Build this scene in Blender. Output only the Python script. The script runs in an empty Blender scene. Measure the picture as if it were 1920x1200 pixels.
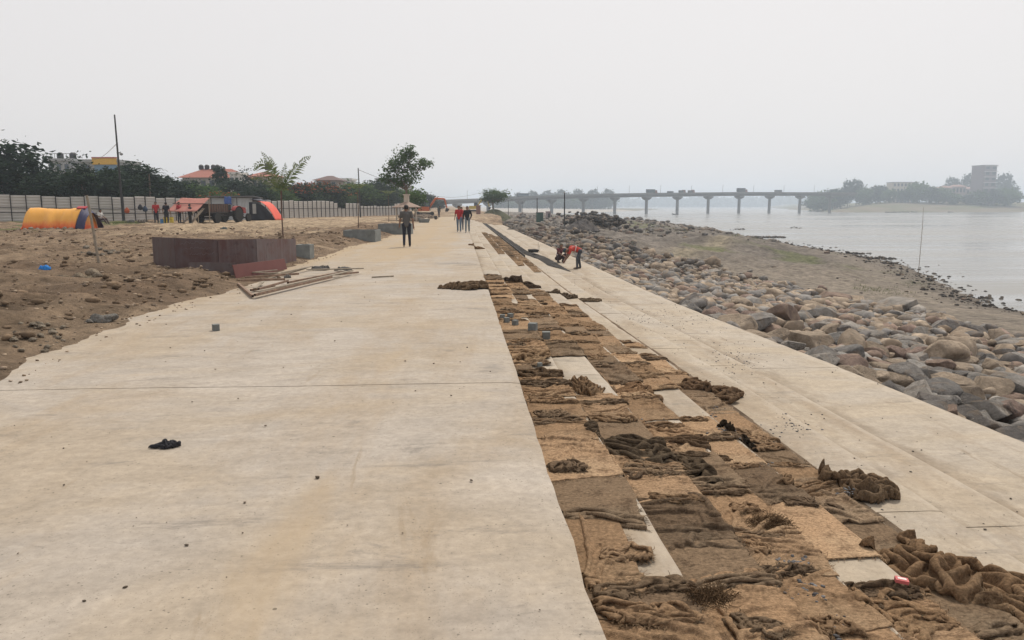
import bpy, bmesh, math, random
import numpy as np
from mathutils import Vector, Matrix

random.seed(7)
RNG = np.random.default_rng(7)
SC = bpy.context.scene
COL = SC.collection

# ------------------------------------------------------------------ camera
CAM_H = 1.7
FPX = 1450.0
PITCH = math.atan(215.0 / 1450.0)
YAW = math.atan(97.0 / 1466.0)
cam = bpy.data.cameras.new('camera')
cam.sensor_width = 36.0
cam.lens = 36.0 * FPX / 1920.0
cam.clip_start = 0.05
cam.clip_end = 12000
cam_o = bpy.data.objects.new('camera', cam)
cam_o.location = (0, 0, CAM_H)
cam_o.rotation_euler = (math.pi / 2 - PITCH, 0, -YAW)
COL.objects.link(cam_o)
SC.camera = cam_o

# ------------------------------------------------------------------ sky
SUN_ELEV = math.radians(56)
SUN_AZ = math.radians(28)          # ahead of the camera and to the right (from +Y towards +X)
world = bpy.data.worlds.new('World')
SC.world = world
world.use_nodes = True
wn = world.node_tree
for n in list(wn.nodes):
    wn.nodes.remove(n)
w_out = wn.nodes.new('ShaderNodeOutputWorld')
w_sky = wn.nodes.new('ShaderNodeTexSky')
w_sky.sky_type = 'NISHITA'
w_sky.sun_disc = False
w_sky.sun_elevation = SUN_ELEV
w_sky.sun_rotation = SUN_AZ
w_sky.air_density = 1.0
w_sky.dust_density = 6.0
w_sky.ozone_density = 1.0
w_bg = wn.nodes.new('ShaderNodeBackground')
w_bg.inputs['Strength'].default_value = 0.082
w_mix = wn.nodes.new('ShaderNodeMix')
w_mix.data_type = 'RGBA'
w_mix.inputs[0].default_value = 0.88          # an even overcast veil over the clear sky
w_mix.inputs[7].default_value = (11.0, 10.6, 10.45, 1)
wn.links.new(w_sky.outputs['Color'], w_mix.inputs[6])
wn.links.new(w_mix.outputs[2], w_bg.inputs['Color'])
wn.links.new(w_bg.outputs['Background'], w_out.inputs['Surface'])

# ------------------------------------------------------------------ sun
sun = bpy.data.lights.new('sun', 'SUN')
sun.energy = 3.0
sun.angle = math.radians(4)
sun.color = (1.0, 0.92, 0.80)
sun_o = bpy.data.objects.new('sun', sun)
sd = Vector((math.sin(SUN_AZ) * math.cos(SUN_ELEV), math.cos(SUN_AZ) * math.cos(SUN_ELEV), math.sin(SUN_ELEV)))
sun_o.rotation_euler = sd.to_track_quat('Z', 'Y').to_euler()
sun_o.location = (0, 0, 60)
COL.objects.link(sun_o)

SC.view_settings.view_transform = 'Standard'
SC.view_settings.look = 'None'
SC.view_settings.gamma = 1.0
SC.view_settings.use_curve_mapping = False
SC.view_settings.exposure = 0.0
SC.render.engine = 'CYCLES'
SC.cycles.max_bounces = 6
SC.cycles.volume_bounces = 1
SC.cycles.use_denoising = True

# ------------------------------------------------------------------ pixels of the photograph to places
_F = np.array([math.sin(YAW), math.cos(YAW), 0.0])
_R = np.array([math.cos(YAW), -math.sin(YAW), 0.0])


def ray(u, v):
    """lateral and vertical run for one metre of forward distance"""
    hf = FPX * math.cos(PITCH) + (600 - v) * math.sin(PITCH)
    vz = (600 - v) * math.cos(PITCH) - FPX * math.sin(PITCH)
    return (u - 960) / hf, vz / hf


def at(u, v, D):
    a, b = ray(u, v)
    p = _F * D + _R * (a * D)
    return Vector((p[0], p[1], CAM_H + b * D))


def ground(u, v, z=0.0):
    a, b = ray(u, v)
    return at(u, v, (z - CAM_H) / b)


def zpx(v, D):
    return CAM_H + ray(960, v)[1] * D


def depth(p):
    return float(p[0] * _F[0] + p[1] * _F[1])


# ------------------------------------------------------------------ noise
def _hash(ix, iy, seed):
    h = (ix.astype(np.int64) * 374761393 + iy.astype(np.int64) * 668265263 + seed * 974634777) & 0xffffffff
    h = ((h ^ (h >> 13)) * 1274126177) & 0xffffffff
    h = h ^ (h >> 16)
    return (h & 0xffff) / 65535.0


def vn(x, y, seed=0):
    x = np.asarray(x, float); y = np.asarray(y, float)
    ix = np.floor(x); iy = np.floor(y)
    fx = x - ix; fy = y - iy
    fx = fx * fx * (3 - 2 * fx); fy = fy * fy * (3 - 2 * fy)
    a = _hash(ix, iy, seed); b = _hash(ix + 1, iy, seed)
    c = _hash(ix, iy + 1, seed); d = _hash(ix + 1, iy + 1, seed)
    return (a + (b - a) * fx) * (1 - fy) + (c + (d - c) * fx) * fy


def fbm(x, y, seed=0, o=4, g=0.5):
    s = 0; a = 1; t = 0
    for k in range(o):
        s = s + a * (vn(x * 2 ** k, y * 2 ** k, seed + k * 17) - 0.5)
        t += a; a *= g
    return s / t * 2


def ridge(x, y, seed=0, o=3):
    s = 0; a = 1; t = 0
    for k in range(o):
        n = 1 - np.abs(2 * vn(x * 2 ** k, y * 2 ** k, seed + 31 * k) - 1)
        s = s + a * n * n; t += a; a *= 0.5
    return s / t


def sm(x, a, b):
    t = np.clip((np.asarray(x, float) - a) / (b - a), 0, 1)
    return t * t * (3 - 2 * t)


# ------------------------------------------------------------------ tags
def tag(o, label=None, cat=None, group=None, kind=None):
    if label: o['label'] = label
    if cat: o['category'] = cat
    if group: o['group'] = group
    if kind: o['kind'] = kind
    return o


def empty(name, loc=(0, 0, 0), rz=0.0, label=None, cat=None, group=None, kind=None):
    o = bpy.data.objects.new(name, None)
    o.empty_display_size = 0.2
    o.location = loc
    o.rotation_euler = (0, 0, rz)
    COL.objects.link(o)
    return tag(o, label, cat, group, kind)


def link(name, me, mat=None, parent=None):
    if mat is not None and len(me.materials) == 0:
        me.materials.append(mat)
    o = bpy.data.objects.new(name, me)
    COL.objects.link(o)
    if parent is not None:
        o.parent = parent
    return o


def clone(o, parent=None):
    c = o.copy()
    COL.objects.link(c)
    c.parent = parent
    for ch in list(o.children):
        clone(ch, c)
    return c


def qmesh(name, V, F, smooth=True, mi=None):
    """mesh from arrays: V (n,3), F (m,k)"""
    V = np.asarray(V, np.float32); F = np.asarray(F, np.int32)
    me = bpy.data.meshes.new(name)
    me.vertices.add(len(V)); me.vertices.foreach_set('co', V.ravel())
    k = F.shape[1]
    me.loops.add(F.size); me.loops.foreach_set('vertex_index', F.ravel())
    me.polygons.add(len(F))
    me.polygons.foreach_set('loop_start', np.arange(0, F.size, k, dtype=np.int32))
    me.polygons.foreach_set('loop_total', np.full(len(F), k, np.int32))
    if mi is not None:
        me.polygons.foreach_set('material_index', np.asarray(mi, np.int32))
    me.polygons.foreach_set('use_smooth', np.full(len(F), bool(smooth)))
    me.update(calc_edges=True)
    return me


def grid_faces(nu, nv):
    i = np.arange(nu - 1)[:, None]; j = np.arange(nv - 1)[None, :]
    a = i * nv + j
    return np.stack([a, a + nv, a + nv + 1, a + 1], -1).reshape(-1, 4)


def vcol(me, cols, name='tint'):
    at_ = me.color_attributes.new(name, 'FLOAT_COLOR', 'POINT')
    c = np.ones((len(me.vertices), 4), np.float32)
    c[:, :3] = cols
    at_.data.foreach_set('color', c.ravel())


class MB:
    """collects boxes, tubes, lathes and sheets; build() links them as one mesh"""

    def __init__(s):
        s.v = []; s.f = []

    def add(s, vs, fs):
        n = len(s.v)
        s.v += [tuple(p) for p in vs]
        s.f += [tuple(i + n for i in f) for f in fs]
        return s

    def box(s, c, d, rz=0.0, rx=0.0, ry=0.0):
        M = Matrix.Translation(c) @ Matrix.Rotation(rz, 4, 'Z') @ Matrix.Rotation(ry, 4, 'Y') @ Matrix.Rotation(rx, 4, 'X')
        x, y, z = d[0] / 2, d[1] / 2, d[2] / 2
        b = min(x, y, z) * 0.12
        vs = []; 
        for sz in (-1, 1):
            for (px, py) in ((-x + b, -y), (x - b, -y), (x, -y + b), (x, y - b), (x - b, y), (-x + b, y), (-x, y - b), (-x, -y + b)):
                vs.append(M @ Vector((px, py, sz * z)))
        fs = [tuple(range(7, -1, -1)), tuple(range(8, 16))]
        for i in range(8):
            j = (i + 1) % 8
            fs.append((i, j, j + 8, i + 8))
        return s.add(vs, fs)

    def hexa(s, P):
        """eight corners: bottom ring 0-3, top ring 4-7 (counter-clockwise seen from above)"""
        return s.add(P, [(3, 2, 1, 0), (4, 5, 6, 7), (0, 1, 5, 4), (1, 2, 6, 5), (2, 3, 7, 6), (3, 0, 4, 7)])

    def tube(s, pts, r, n=8, cap=True):
        pts = [Vector(p) for p in pts]
        m = len(pts)
        if not hasattr(r, '__len__'):
            r = [r] * m
        vs = []; fs = []
        up = None
        for i, p in enumerate(pts):
            t = (pts[min(i + 1, m - 1)] - pts[max(i - 1, 0)])
            if t.length < 1e-9: t = Vector((0, 0, 1))
            t.normalize()
            if up is None:
                up = Vector((0, 0, 1)) if abs(t.z) < 0.9 else Vector((1, 0, 0))
            a = t.cross(up)
            if a.length < 1e-6: a = t.orthogonal()
            a.normalize(); b = a.cross(t).normalized(); up = b
            for k in range(n):
                w = 2 * math.pi * k / n
                vs.append(p + (a * math.cos(w) + b * math.sin(w)) * r[i])
        for i in range(m - 1):
            for k in range(n):
                l = (k + 1) % n
                fs.append((i * n + k, i * n + l, (i + 1) * n + l, (i + 1) * n + k))
        if cap:
            fs.append(tuple(range(n - 1, -1, -1)))
            fs.append(tuple(range((m - 1) * n, m * n)))
        return s.add(vs, fs)

    def lathe(s, c, prof, n=20, axis='Z', rz=0.0):
        """profile of (radius, height) turned about an axis through c"""
        vs = []; fs = []
        for (r, h) in prof:
            for k in range(n):
                w = 2 * math.pi * k / n
                p = Vector((r * math.cos(w), r * math.sin(w), h))
                if axis == 'X': p = Vector((p.z, p.x, p.y))
                if axis == 'Y': p = Vector((p.y, p.z, p.x))
                if rz: p = Matrix.Rotation(rz, 3, 'Z') @ p
                vs.append(p + Vector(c))
        for i in range(len(prof) - 1):
            for k in range(n):
                l = (k + 1) % n
                fs.append((i * n + k, i * n + l, (i + 1) * n + l, (i + 1) * n + k))
        if prof[0][0] > 1e-5: fs.append(tuple(range(n - 1, -1, -1)))
        if prof[-1][0] > 1e-5: fs.append(tuple(range((len(prof) - 1) * n, len(prof) * n)))
        return s.add(vs, fs)

    def ball(s, c, d, nu=12, nv=8):
        prof = [(max(math.sin(math.pi * i / nv), 1e-6), -math.cos(math.pi * i / nv)) for i in range(nv + 1)]
        t = MB().lathe((0, 0, 0), prof, nu)
        return s.add([(c[0] + p[0] * d[0], c[1] + p[1] * d[1], c[2] + p[2] * d[2]) for p in t.v], t.f)

    def mesh(s, name, smooth=False):
        me = bpy.data.meshes.new(name)
        me.from_pydata(s.v, [], s.f)
        bm = bmesh.new(); bm.from_mesh(me)
        bmesh.ops.recalc_face_normals(bm, faces=bm.faces)
        bm.to_mesh(me); bm.free()
        if smooth:
            me.polygons.foreach_set('use_smooth', np.ones(len(me.polygons), bool))
            me.set_sharp_from_angle(angle=math.radians(smooth if smooth > 1 else 40))
        me.update()
        return me

    def build(s, name, mat, parent=None, smooth=False):
        return link(name, s.mesh(name, smooth), mat, parent)


# ------------------------------------------------------------------ materials
class NT:
    def __init__(s, name):
        s.m = bpy.data.materials.new(name); s.m.use_nodes = True
        s.t = s.m.node_tree
        s.b = s.t.nodes['Principled BSDF']
        s.out = s.t.nodes['Material Output']

    def n(s, ty, **kw):
        nd = s.t.nodes.new('ShaderNode' + ty)
        for k, v in kw.items(): setattr(nd, k, v)
        return nd

    def l(s, a, b): s.t.links.new(a, b)

    def coords(s, scale=(1, 1, 1), kind='Object', rot=(0, 0, 0)):
        c = s.n('TexCoord'); mp = s.n('Mapping')
        mp.inputs['Scale'].default_value = scale
        mp.inputs['Rotation'].default_value = rot
        s.l(c.outputs[kind], mp.inputs['Vector'])
        return mp.outputs['Vector']

    def noise(s, vec, scale, detail=4, rough=0.55, dist=0.0):
        nd = s.n('TexNoise')
        nd.inputs['Scale'].default_value = scale
        nd.inputs['Detail'].default_value = detail
        nd.inputs['Roughness'].default_value = rough
        nd.inputs['Distortion'].default_value = dist
        s.l(vec, nd.inputs['Vector'])
        return nd.outputs['Fac']

    def ramp(s, fac, stops):
        r = s.n('ValToRGB')
        e = r.color_ramp.elements
        while len(e) < len(stops): e.new(0.5)
        for i, (p, c) in enumerate(stops):
            e[i].position = p
            e[i].color = (c, c, c, 1) if not hasattr(c, '__len__') else (*c, 1)
        s.l(fac, r.inputs['Fac'])
        return r.outputs['Color']

    def mix(s, fac, a, b, mode='MIX'):
        m = s.n('Mix', data_type='RGBA', blend_type=mode)
        for sock, val in ((m.inputs[0], fac), (m.inputs[6], a), (m.inputs[7], b)):
            if hasattr(val, 'is_linked') or isinstance(val, bpy.types.NodeSocket): s.l(val, sock)
            elif hasattr(val, '__len__'): sock.default_value = (*val[:3], 1)
            else: sock.default_value = val
        return m.outputs[2]

    def math(s, op, a, b=0.0):
        m = s.n('Math', operation=op)
        for sock, val in ((m.inputs[0], a), (m.inputs[1], b)):
            if isinstance(val, bpy.types.NodeSocket): s.l(val, sock)
            else: sock.default_value = val
        return m.outputs[0]

    def bump(s, h, strength=0.3, dist=0.02, prev=None):
        b = s.n('Bump')
        b.inputs['Strength'].default_value = strength
        b.inputs['Distance'].default_value = dist
        s.l(h, b.inputs['Height'])
        if prev is not None: s.l(prev, b.inputs['Normal'])
        return b.outputs['Normal']

    def done(s, col, rough=0.8, nrm=None, spec=0.3, metal=0.0):
        if isinstance(col, bpy.types.NodeSocket): s.l(col, s.b.inputs['Base Color'])
        else: s.b.inputs['Base Color'].default_value = (*col[:3], 1)
        if isinstance(rough, bpy.types.NodeSocket): s.l(rough, s.b.inputs['Roughness'])
        else: s.b.inputs['Roughness'].default_value = rough
        if nrm is not None: s.l(nrm, s.b.inputs['Normal'])
        s.b.inputs['Specular IOR Level'].default_value = spec
        s.b.inputs['Metallic'].default_value = metal
        return s.m


def simple(name, c, rough=0.75, var=0.25, scale=6.0, bump=0.15, metal=0.0, spec=0.3, bd=0.01):
    t = NT(name)
    v = t.coords()
    f = t.noise(v, scale, 5, 0.6)
    k = t.ramp(f, [(0.25, tuple(x * (1 - var) for x in c)), (0.75, tuple(min(1, x * (1 + var)) for x in c))])
    nr = t.bump(t.noise(v, scale * 5, 4), bump, bd)
    return t.done(k, rough, nr, spec, metal)


def objcol(name, rough=0.85, var=0.3, scale=4.0, bump=0.5, attr=None, bd=0.03, mott=True):
    """colour from the object's own colour (or a vertex attribute) with mottling"""
    t = NT(name)
    v = t.coords()
    if attr:
        a = t.n('Attribute'); a.attribute_name = attr; base = a.outputs['Color']
    else:
        a = t.n('ObjectInfo'); base = a.outputs['Color']
    c = t.mix(1.0, base, t.ramp(t.noise(v, scale, 8, 0.7), [(0.36, 1 - var), (0.64, 1 + var)]), 'MULTIPLY')
    if mott:
        c = t.mix(t.ramp(t.noise(v, scale * 0.7, 4, 0.55, 1.2), [(0.5, 0.0), (0.62, 0.55)]), c, (0.25, 0.19, 0.135))
        c = t.mix(t.ramp(t.noise(v, scale * 1.1, 7, 0.7, 0.8), [(0.56, 0.0), (0.66, 0.7)]), c, (0.075, 0.068, 0.062))
        c = t.mix(t.ramp(t.noise(v, scale * 2.2, 8, 0.75, 0.5), [(0.6, 0.0), (0.7, 0.5)]), c, (0.34, 0.32, 0.28))
    nr = t.bump(t.noise(v, scale * 3, 9, 0.75), bump, bd)
    return t.done(c, rough, nr, 0.1)


def foliage(name, c1, c2, trans=0.35):
    t = NT(name)
    a = t.n('Attribute'); a.attribute_name = 'tint'
    c = t.mix(a.outputs['Fac'], c1, c2)
    t.l(c, t.b.inputs['Base Color'])
    t.b.inputs['Roughness'].default_value = 0.6
    t.b.inputs['Specular IOR Level'].default_value = 0.06
    tr = t.n('BsdfTranslucent'); t.l(c, tr.inputs['Color'])
    mx = t.n('MixShader'); mx.inputs[0].default_value = trans
    t.l(t.b.outputs[0], mx.inputs[1]); t.l(tr.outputs[0], mx.inputs[2])
    t.l(mx.outputs[0], t.out.inputs['Surface'])
    return t.m


M = {}


def concrete(name, base, stain, grey, seedoff, dirt_amt=0.5, edge=False):
    t = NT(name)
    v = t.coords()
    mp = t.n('Mapping'); mp.inputs['Location'].default_value = (seedoff, seedoff * 1.7, 0)
    t.l(v, mp.inputs['Vector']); v = mp.outputs['Vector']

    def sc(x, y, rot=0.0):
        m = t.n('Mapping'); m.inputs['Scale'].default_value = (x, y, 1); m.inputs['Rotation'].default_value = (0, 0, rot)
        t.l(v, m.inputs['Vector']); return m.outputs['Vector']
    # grey laitance and ochre dust in broad soft patches
    c = t.mix(t.ramp(t.noise(sc(.5, .9), 0.6, 6, 0.62, 0.8), [(0.43, 0.0), (0.58, 0.9)]), base, grey)
    c = t.mix(t.ramp(t.noise(sc(1.0, .22, .12), 0.8, 7, 0.65, 0.5), [(0.48, 0.0), (0.64, dirt_amt)]), c, stain)
    # dried slurry, trowel marks
    c = t.mix(t.ramp(t.noise(sc(.5, 3.2), 0.9, 8, 0.72, 0.6), [(0.5, 0.0), (0.68, 0.22)]), c, tuple(x * 0.72 for x in base))
    c = t.mix(t.ramp(t.noise(sc(.9, 1.0), 0.33, 6, 0.6, 1.2), [(0.52, 0.0), (0.66, 0.55)]), c, tuple(min(1, x * 1.16) for x in grey))
    c = t.mix(t.ramp(t.noise(sc(.6, 2.0), 1.5, 9, 0.78, 0.4), [(0.57, 0.0), (0.68, 0.75)]), c, tuple(x * 0.5 for x in grey))
    c = t.mix(1.0, c, t.ramp(t.noise(v, 16, 8, 0.75), [(0.3, 0.80), (0.7, 1.14)]), 'MULTIPLY')
    c = t.mix(1.0, c, t.ramp(t.noise(sc(.8, 1.4), 2.3, 9, 0.72, 0.5), [(0.34, 0.86), (0.66, 1.09)]), 'MULTIPLY')
    # rust-brown drips
    c = t.mix(t.ramp(t.noise(sc(2.6, .5, .2), 1.1, 6, 0.7, 0.7), [(0.62, 0.0), (0.72, 0.6)]), c, tuple(x * .8 for x in stain))
    for (s, r, th, k, cc) in ((5.0, .05, .56, .8, .2), (23.0, .13, .52, .6, .25), (60.0, .2, .5, .45, .35)):
        vo = t.n('TexVoronoi'); vo.inputs['Scale'].default_value = s; t.l(v, vo.inputs['Vector'])
        sp = t.math('LESS_THAN', vo.outputs['Distance'], r)
        sel = t.math('GREATER_THAN', t.noise(v, s * .22, 4), th)
        c = t.mix(t.math('MULTIPLY', t.math('MULTIPLY', sp, sel), k), c, tuple(x * cc for x in base))
    if not edge:      # road dust and spilt-cement marks laid out over the slab
        a = t.n('Attribute'); a.attribute_name = 'dust'
        sp_ = t.n('SeparateColor'); t.l(a.outputs['Color'], sp_.inputs[0])
        nz = t.math('MULTIPLY', t.math('SUBTRACT', t.noise(sc(.8, .3), 1.1, 8, .7, .6), .5), 1.6)
        c = t.mix(t.ramp(t.math('ADD', sp_.outputs[0], nz), [(0.3, 0.0), (0.75, 0.8)]), c, (0.345, 0.262, 0.165))
        nz2 = t.math('MULTIPLY', t.math('SUBTRACT', t.noise(sc(.9, 2.2), 1.6, 8, .75, .5), .5), 1.8)
        c = t.mix(t.ramp(t.math('ADD', sp_.outputs[1], nz2), [(0.35, 0.0), (0.75, 0.75)]), c, (0.17, 0.155, 0.14))
    if edge:
        a = t.n('Attribute'); a.attribute_name = 'edge'
        e = t.math('ADD', a.outputs['Fac'], t.math('MULTIPLY', t.math('SUBTRACT', t.noise(sc(1, .35), 2.4, 8, .72), .5), 1.1))
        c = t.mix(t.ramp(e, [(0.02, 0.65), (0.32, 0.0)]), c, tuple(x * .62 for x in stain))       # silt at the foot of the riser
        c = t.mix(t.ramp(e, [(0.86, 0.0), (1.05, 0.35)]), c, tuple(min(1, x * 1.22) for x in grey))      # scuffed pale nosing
    nr = t.bump(t.noise(v, 34, 8, 0.7), 0.3, 0.006)
    nr = t.bump(t.noise(sc(.6, 5.0), 2.0, 7, 0.65), 0.35, 0.01, nr)
    return t.done(c, 0.85, nr, 0.25)


M['slab'] = concrete('promenade_concrete', (0.358, 0.302, 0.236), (0.30, 0.226, 0.145), (0.362, 0.322, 0.278), 3.1, 0.5)
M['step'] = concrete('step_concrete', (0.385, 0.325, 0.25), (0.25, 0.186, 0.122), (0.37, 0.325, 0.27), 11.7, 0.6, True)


def ground_material():
    t = NT('ground_soil')
    v = t.coords()
    a = t.n('Attribute'); a.attribute_name = 'tint'
    c = t.mix(1.0, a.outputs['Color'], t.ramp(t.noise(v, 1.7, 8, 0.7, 0.3), [(0.33, 0.5), (0.66, 1.4)]), 'MULTIPLY')
    c = t.mix(1.0, c, t.ramp(t.noise(v, 17, 6, 0.7), [(0.3, 0.75), (0.7, 1.2)]), 'MULTIPLY')
    nr = t.bump(t.noise(v, 3.0, 10, 0.78), 0.9, 0.22)
    nr = t.bump(t.noise(v, 30, 5, 0.7), 0.5, 0.02, nr)
    return t.done(c, 0.95, nr, 0.1)


M['ground'] = ground_material()


def water_material():
    t = NT('river_water')
    v = t.coords((1, 1, 1))
    h = t.noise(t.coords((0.7, 1.6, 1)), 0.9, 4, 0.55)
    nr = t.bump(h, 0.22, 0.06)
    h2 = t.noise(t.coords((0.05, 0.2, 1)), 1.0, 3, 0.5)
    nr = t.bump(h2, 0.05, 0.3, nr)
    c = t.mix(t.ramp(t.noise(t.coords((0.01, 0.05, 1)), 1.0, 4), [(0.35, 0.0), (0.65, 1.0)]), (0.15, 0.152, 0.145), (0.19, 0.19, 0.18))
    t.b.inputs['IOR'].default_value = 1.33
    ro = t.ramp(t.noise(t.coords((0.012, 0.09, 1)), 1.0, 6, .65, .5), [(0.38, 0.10), (0.62, 0.36)])
    return t.done(c, ro, nr, 0.8)


M['water'] = water_material()


def jute_material(name):
    t = NT(name)
    v = t.coords()
    oi = t.n('ObjectInfo')
    base = t.mix(t.ramp(t.noise(v, 3.2, 7, 0.65, 0.4), [(0.3, 0.0), (0.7, 1.0)]), (0.272, 0.188, 0.118), (0.215, 0.152, 0.098))
    base = t.mix(t.ramp(t.noise(v, 1.1, 5, 0.6), [(0.5, 0.0), (0.7, 0.55)]), base, (0.32, 0.245, 0.165))     # pale cement dust
    base = t.mix(t.ramp(t.noise(v, 7.0, 6, 0.7), [(0.53, 0.0), (0.66, 0.75)]), base, (0.11, 0.072, 0.045))
    c = t.mix(1.0, base, oi.outputs['Color'], 'MULTIPLY')
    c = t.mix(1.0, c, t.ramp(t.noise(v, 48, 6, 0.8), [(0.34, 0.55), (0.64, 1.38)]), 'MULTIPLY')
    c = t.mix(1.0, c, t.ramp(t.noise(t.coords((1, 6, 1)), 30, 4, 0.7), [(0.36, 0.75), (0.64, 1.2)]), 'MULTIPLY')
    w1 = t.n('TexWave', wave_type='BANDS', bands_direction='X'); w1.inputs['Scale'].default_value = 55; w1.inputs['Distortion'].default_value = 1.0
    w2 = t.n('TexWave', wave_type='BANDS', bands_direction='Y'); w2.inputs['Scale'].default_value = 55; w2.inputs['Distortion'].default_value = 1.0
    t.l(v, w1.inputs['Vector']); t.l(v, w2.inputs['Vector'])
    wv = t.math('MULTIPLY', w1.outputs['Fac'], w2.outputs['Fac'])
    c = t.mix(0.4, c, t.mix(1.0, c, t.ramp(wv, [(0.0, 0.55), (0.6, 1.25)]), 'MULTIPLY'))
    nr = t.bump(wv, 0.35, 0.004)
    nr = t.bump(t.noise(v, 26, 7, 0.72), 0.5, 0.010, nr)
    nr = t.bump(t.noise(t.coords((1, 4.0, 1)), 5, 6, 0.65, 1.0), 0.6, 0.03, nr)
    return t.done(c, 0.95, nr, 0.05)


M['jute'] = jute_material('jute_sacking')
M['rock'] = objcol('boulder_stone', 0.85, 0.35, 1.5, 0.9, bd=0.12)
M['rock_v'] = objcol('boulder_stone_pile', 0.85, 0.35, 2.2, 0.8, attr='tint', bd=0.05)
M['pebble'] = objcol('pebble_stone', 0.85, 0.25, 9.0, 0.3, attr='tint', bd=0.004, mott=False)
M['paint'] = objcol('object_paint', 0.6, 0.12, 5.0, 0.08, bd=0.004, mott=False)


def steel_material():
    t = NT('rusty_form_steel')
    v = t.coords()
    vs = t.coords((9, 9, 0.5))
    c = t.mix(t.ramp(t.noise(v, 2.2, 6, 0.65, 0.4), [(0.35, 0.0), (0.65, 1.0)]), (0.085, 0.045, 0.04), (0.10, 0.085, 0.085))
    c = t.mix(t.ramp(t.noise(vs, 1.0, 6, 0.7), [(0.45, 0.0), (0.75, 0.4)]), c, (0.17, 0.15, 0.14))
    c = t.mix(t.ramp(t.noise(v, 5.5, 5, 0.6), [(0.6, 0.0), (0.72, 0.7)]), c, (0.05, 0.03, 0.03))
    oi = t.n('ObjectInfo')
    c = t.mix(1.0, c, t.ramp(oi.outputs['Random'], [(0.0, (.75, .7, .7)), (1.0, (1.35, 1.3, 1.35))]), 'MULTIPLY')
    nr = t.bump(t.noise(v, 12, 5), 0.15, 0.01)
    return t.done(c, 0.65, nr, 0.35, 0.2)


M['steel'] = steel_material()
M['rust'] = simple('rusty_tube', (0.21, 0.14, 0.10), 0.75, 0.45, 9, 0.2)
M['dark'] = simple('dark_metal', (0.035, 0.033, 0.033), 0.6, 0.3, 8)
M['sheet'] = simple('painted_sheet', (0.42, 0.40, 0.375), 0.7, 0.14, 1.4, 0.05)
M['white'] = simple('white_sheet', (0.45, 0.47, 0.48), 0.6, 0.1, 1.5, 0.05)
M['planter'] = simple('planter_concrete', (0.16, 0.17, 0.165), 0.85, 0.3, 4, 0.3)
M['bconc'] = simple('bridge_concrete', (0.17, 0.168, 0.16), 0.85, 0.2, 0.3, 0.2)
M['bark'] = simple('bark', (0.13, 0.095, 0.07), 0.9, 0.4, 9, 0.6)
M['bamboo'] = simple('weathered_pole', (0.26, 0.22, 0.17), 0.8, 0.3, 9, 0.3)
M['rubber'] = simple('rubber', (0.025, 0.024, 0.023), 0.85, 0.4, 9, 0.3)
M['glass'] = NT('window_glass').done((0.05, 0.07, 0.09), 0.15, None, 0.6)
M['wetcem'] = simple('fresh_cement', (0.05, 0.047, 0.045), 0.95, 0.5, 1.2, 0.9, bd=.05, spec=.03)
M['leaf'] = foliage('tree_leaf', (0.03, 0.055, 0.02), (0.09, 0.15, 0.05))
M['leafdark'] = foliage('dark_tree_leaf', (0.010, 0.02, 0.014), (0.032, 0.055, 0.03), 0.2)
M['leafpale'] = foliage('pale_leaf', (0.08, 0.115, 0.045), (0.17, 0.2, 0.1), 0.4)
M['bloom'] = foliage('orange_blossom', (0.33, 0.07, 0.03), (0.42, 0.13, 0.05), 0.3)
M['grass'] = foliage('grass_blade', (0.06, 0.09, 0.03), (0.14, 0.16, 0.06), 0.3)
M['skin'] = simple('skin', (0.19, 0.105, 0.07), 0.55, 0.08, 8, 0.05)
M['hair'] = simple('black_hair', (0.012, 0.011, 0.011), 0.6, 0.3, 40, 0.4)
_cm = {}


def paint(c, rough=0.65, var=0.14):
    key = (tuple(round(x, 3) for x in c), rough)
    if key not in _cm:
        _cm[key] = simple('painted_%d' % len(_cm), c, rough, var, 4.0, 0.06)
    return _cm[key]

# ================================================================== THE SETTING
WATER_Z = -4.6
X0 = 0.56
# step profile: outer edge X and level below the promenade
STEP_X = [X0 + 0.56 * k for k in range(6)] + [4.18, 5.05, 7.0]
STEP_Z = [-0.16 * k for k in range(6)] + [-0.94, -1.08, -1.22]


def taper(y):
    return 1.0 - 0.09 * sm(y, 9, 26)


def sx(x, y):
    """the flight narrows a little as it runs upstream"""
    return X0 + (x - X0) * taper(y) if True else x


def step_z(x, y):
    xr = X0 + (x - X0) / float(taper(y))
    for X, Z in zip(STEP_X, STEP_Z):
        if xr <= X: return Z
    return -1.5


_lb = [ground(u, v, 0.0) for (u, v) in [(-60, 740), (60, 672), (140, 645), (240, 602), (300, 585), (350, 565), (440, 545), (500, 522), (560, 494), (600, 482), (650, 464), (700, 452), (742, 438), (760, 425), (772, 416), (784, 409)]]
LB_Y = np.array([-8.0] + [p.y for p in _lb] + [160.0])
LB_X = np.array([_lb[0].x + 0.4] + [p.x for p in _lb] + [_lb[-1].x])


def left_edge(y): return np.interp(y, LB_Y, LB_X)


_sh = [ground(u, v, WATER_Z) for (u, v) in [(1860, 575), (1800, 548), (1740, 520), (1690, 497), (1640, 485), (1580, 474), (1500, 462), (1440, 453), (1385, 440), (1340, 430), (1290, 424), (1230, 418), (1150, 411), (1090, 407), (1000, 404.5), (945, 402.5)]]
SH_Y = np.array([-30, 20.] + [p.y for p in _sh] + [700, 870, 1350, 1500, 2200, 3000, 6000.])
SH_X = np.array([43, 38.] + [p.x for p in _sh] + [118, 195, 360, 290, 250, 900, 4000.])


def shore(y): return np.interp(y, SH_Y, SH_X)


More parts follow.
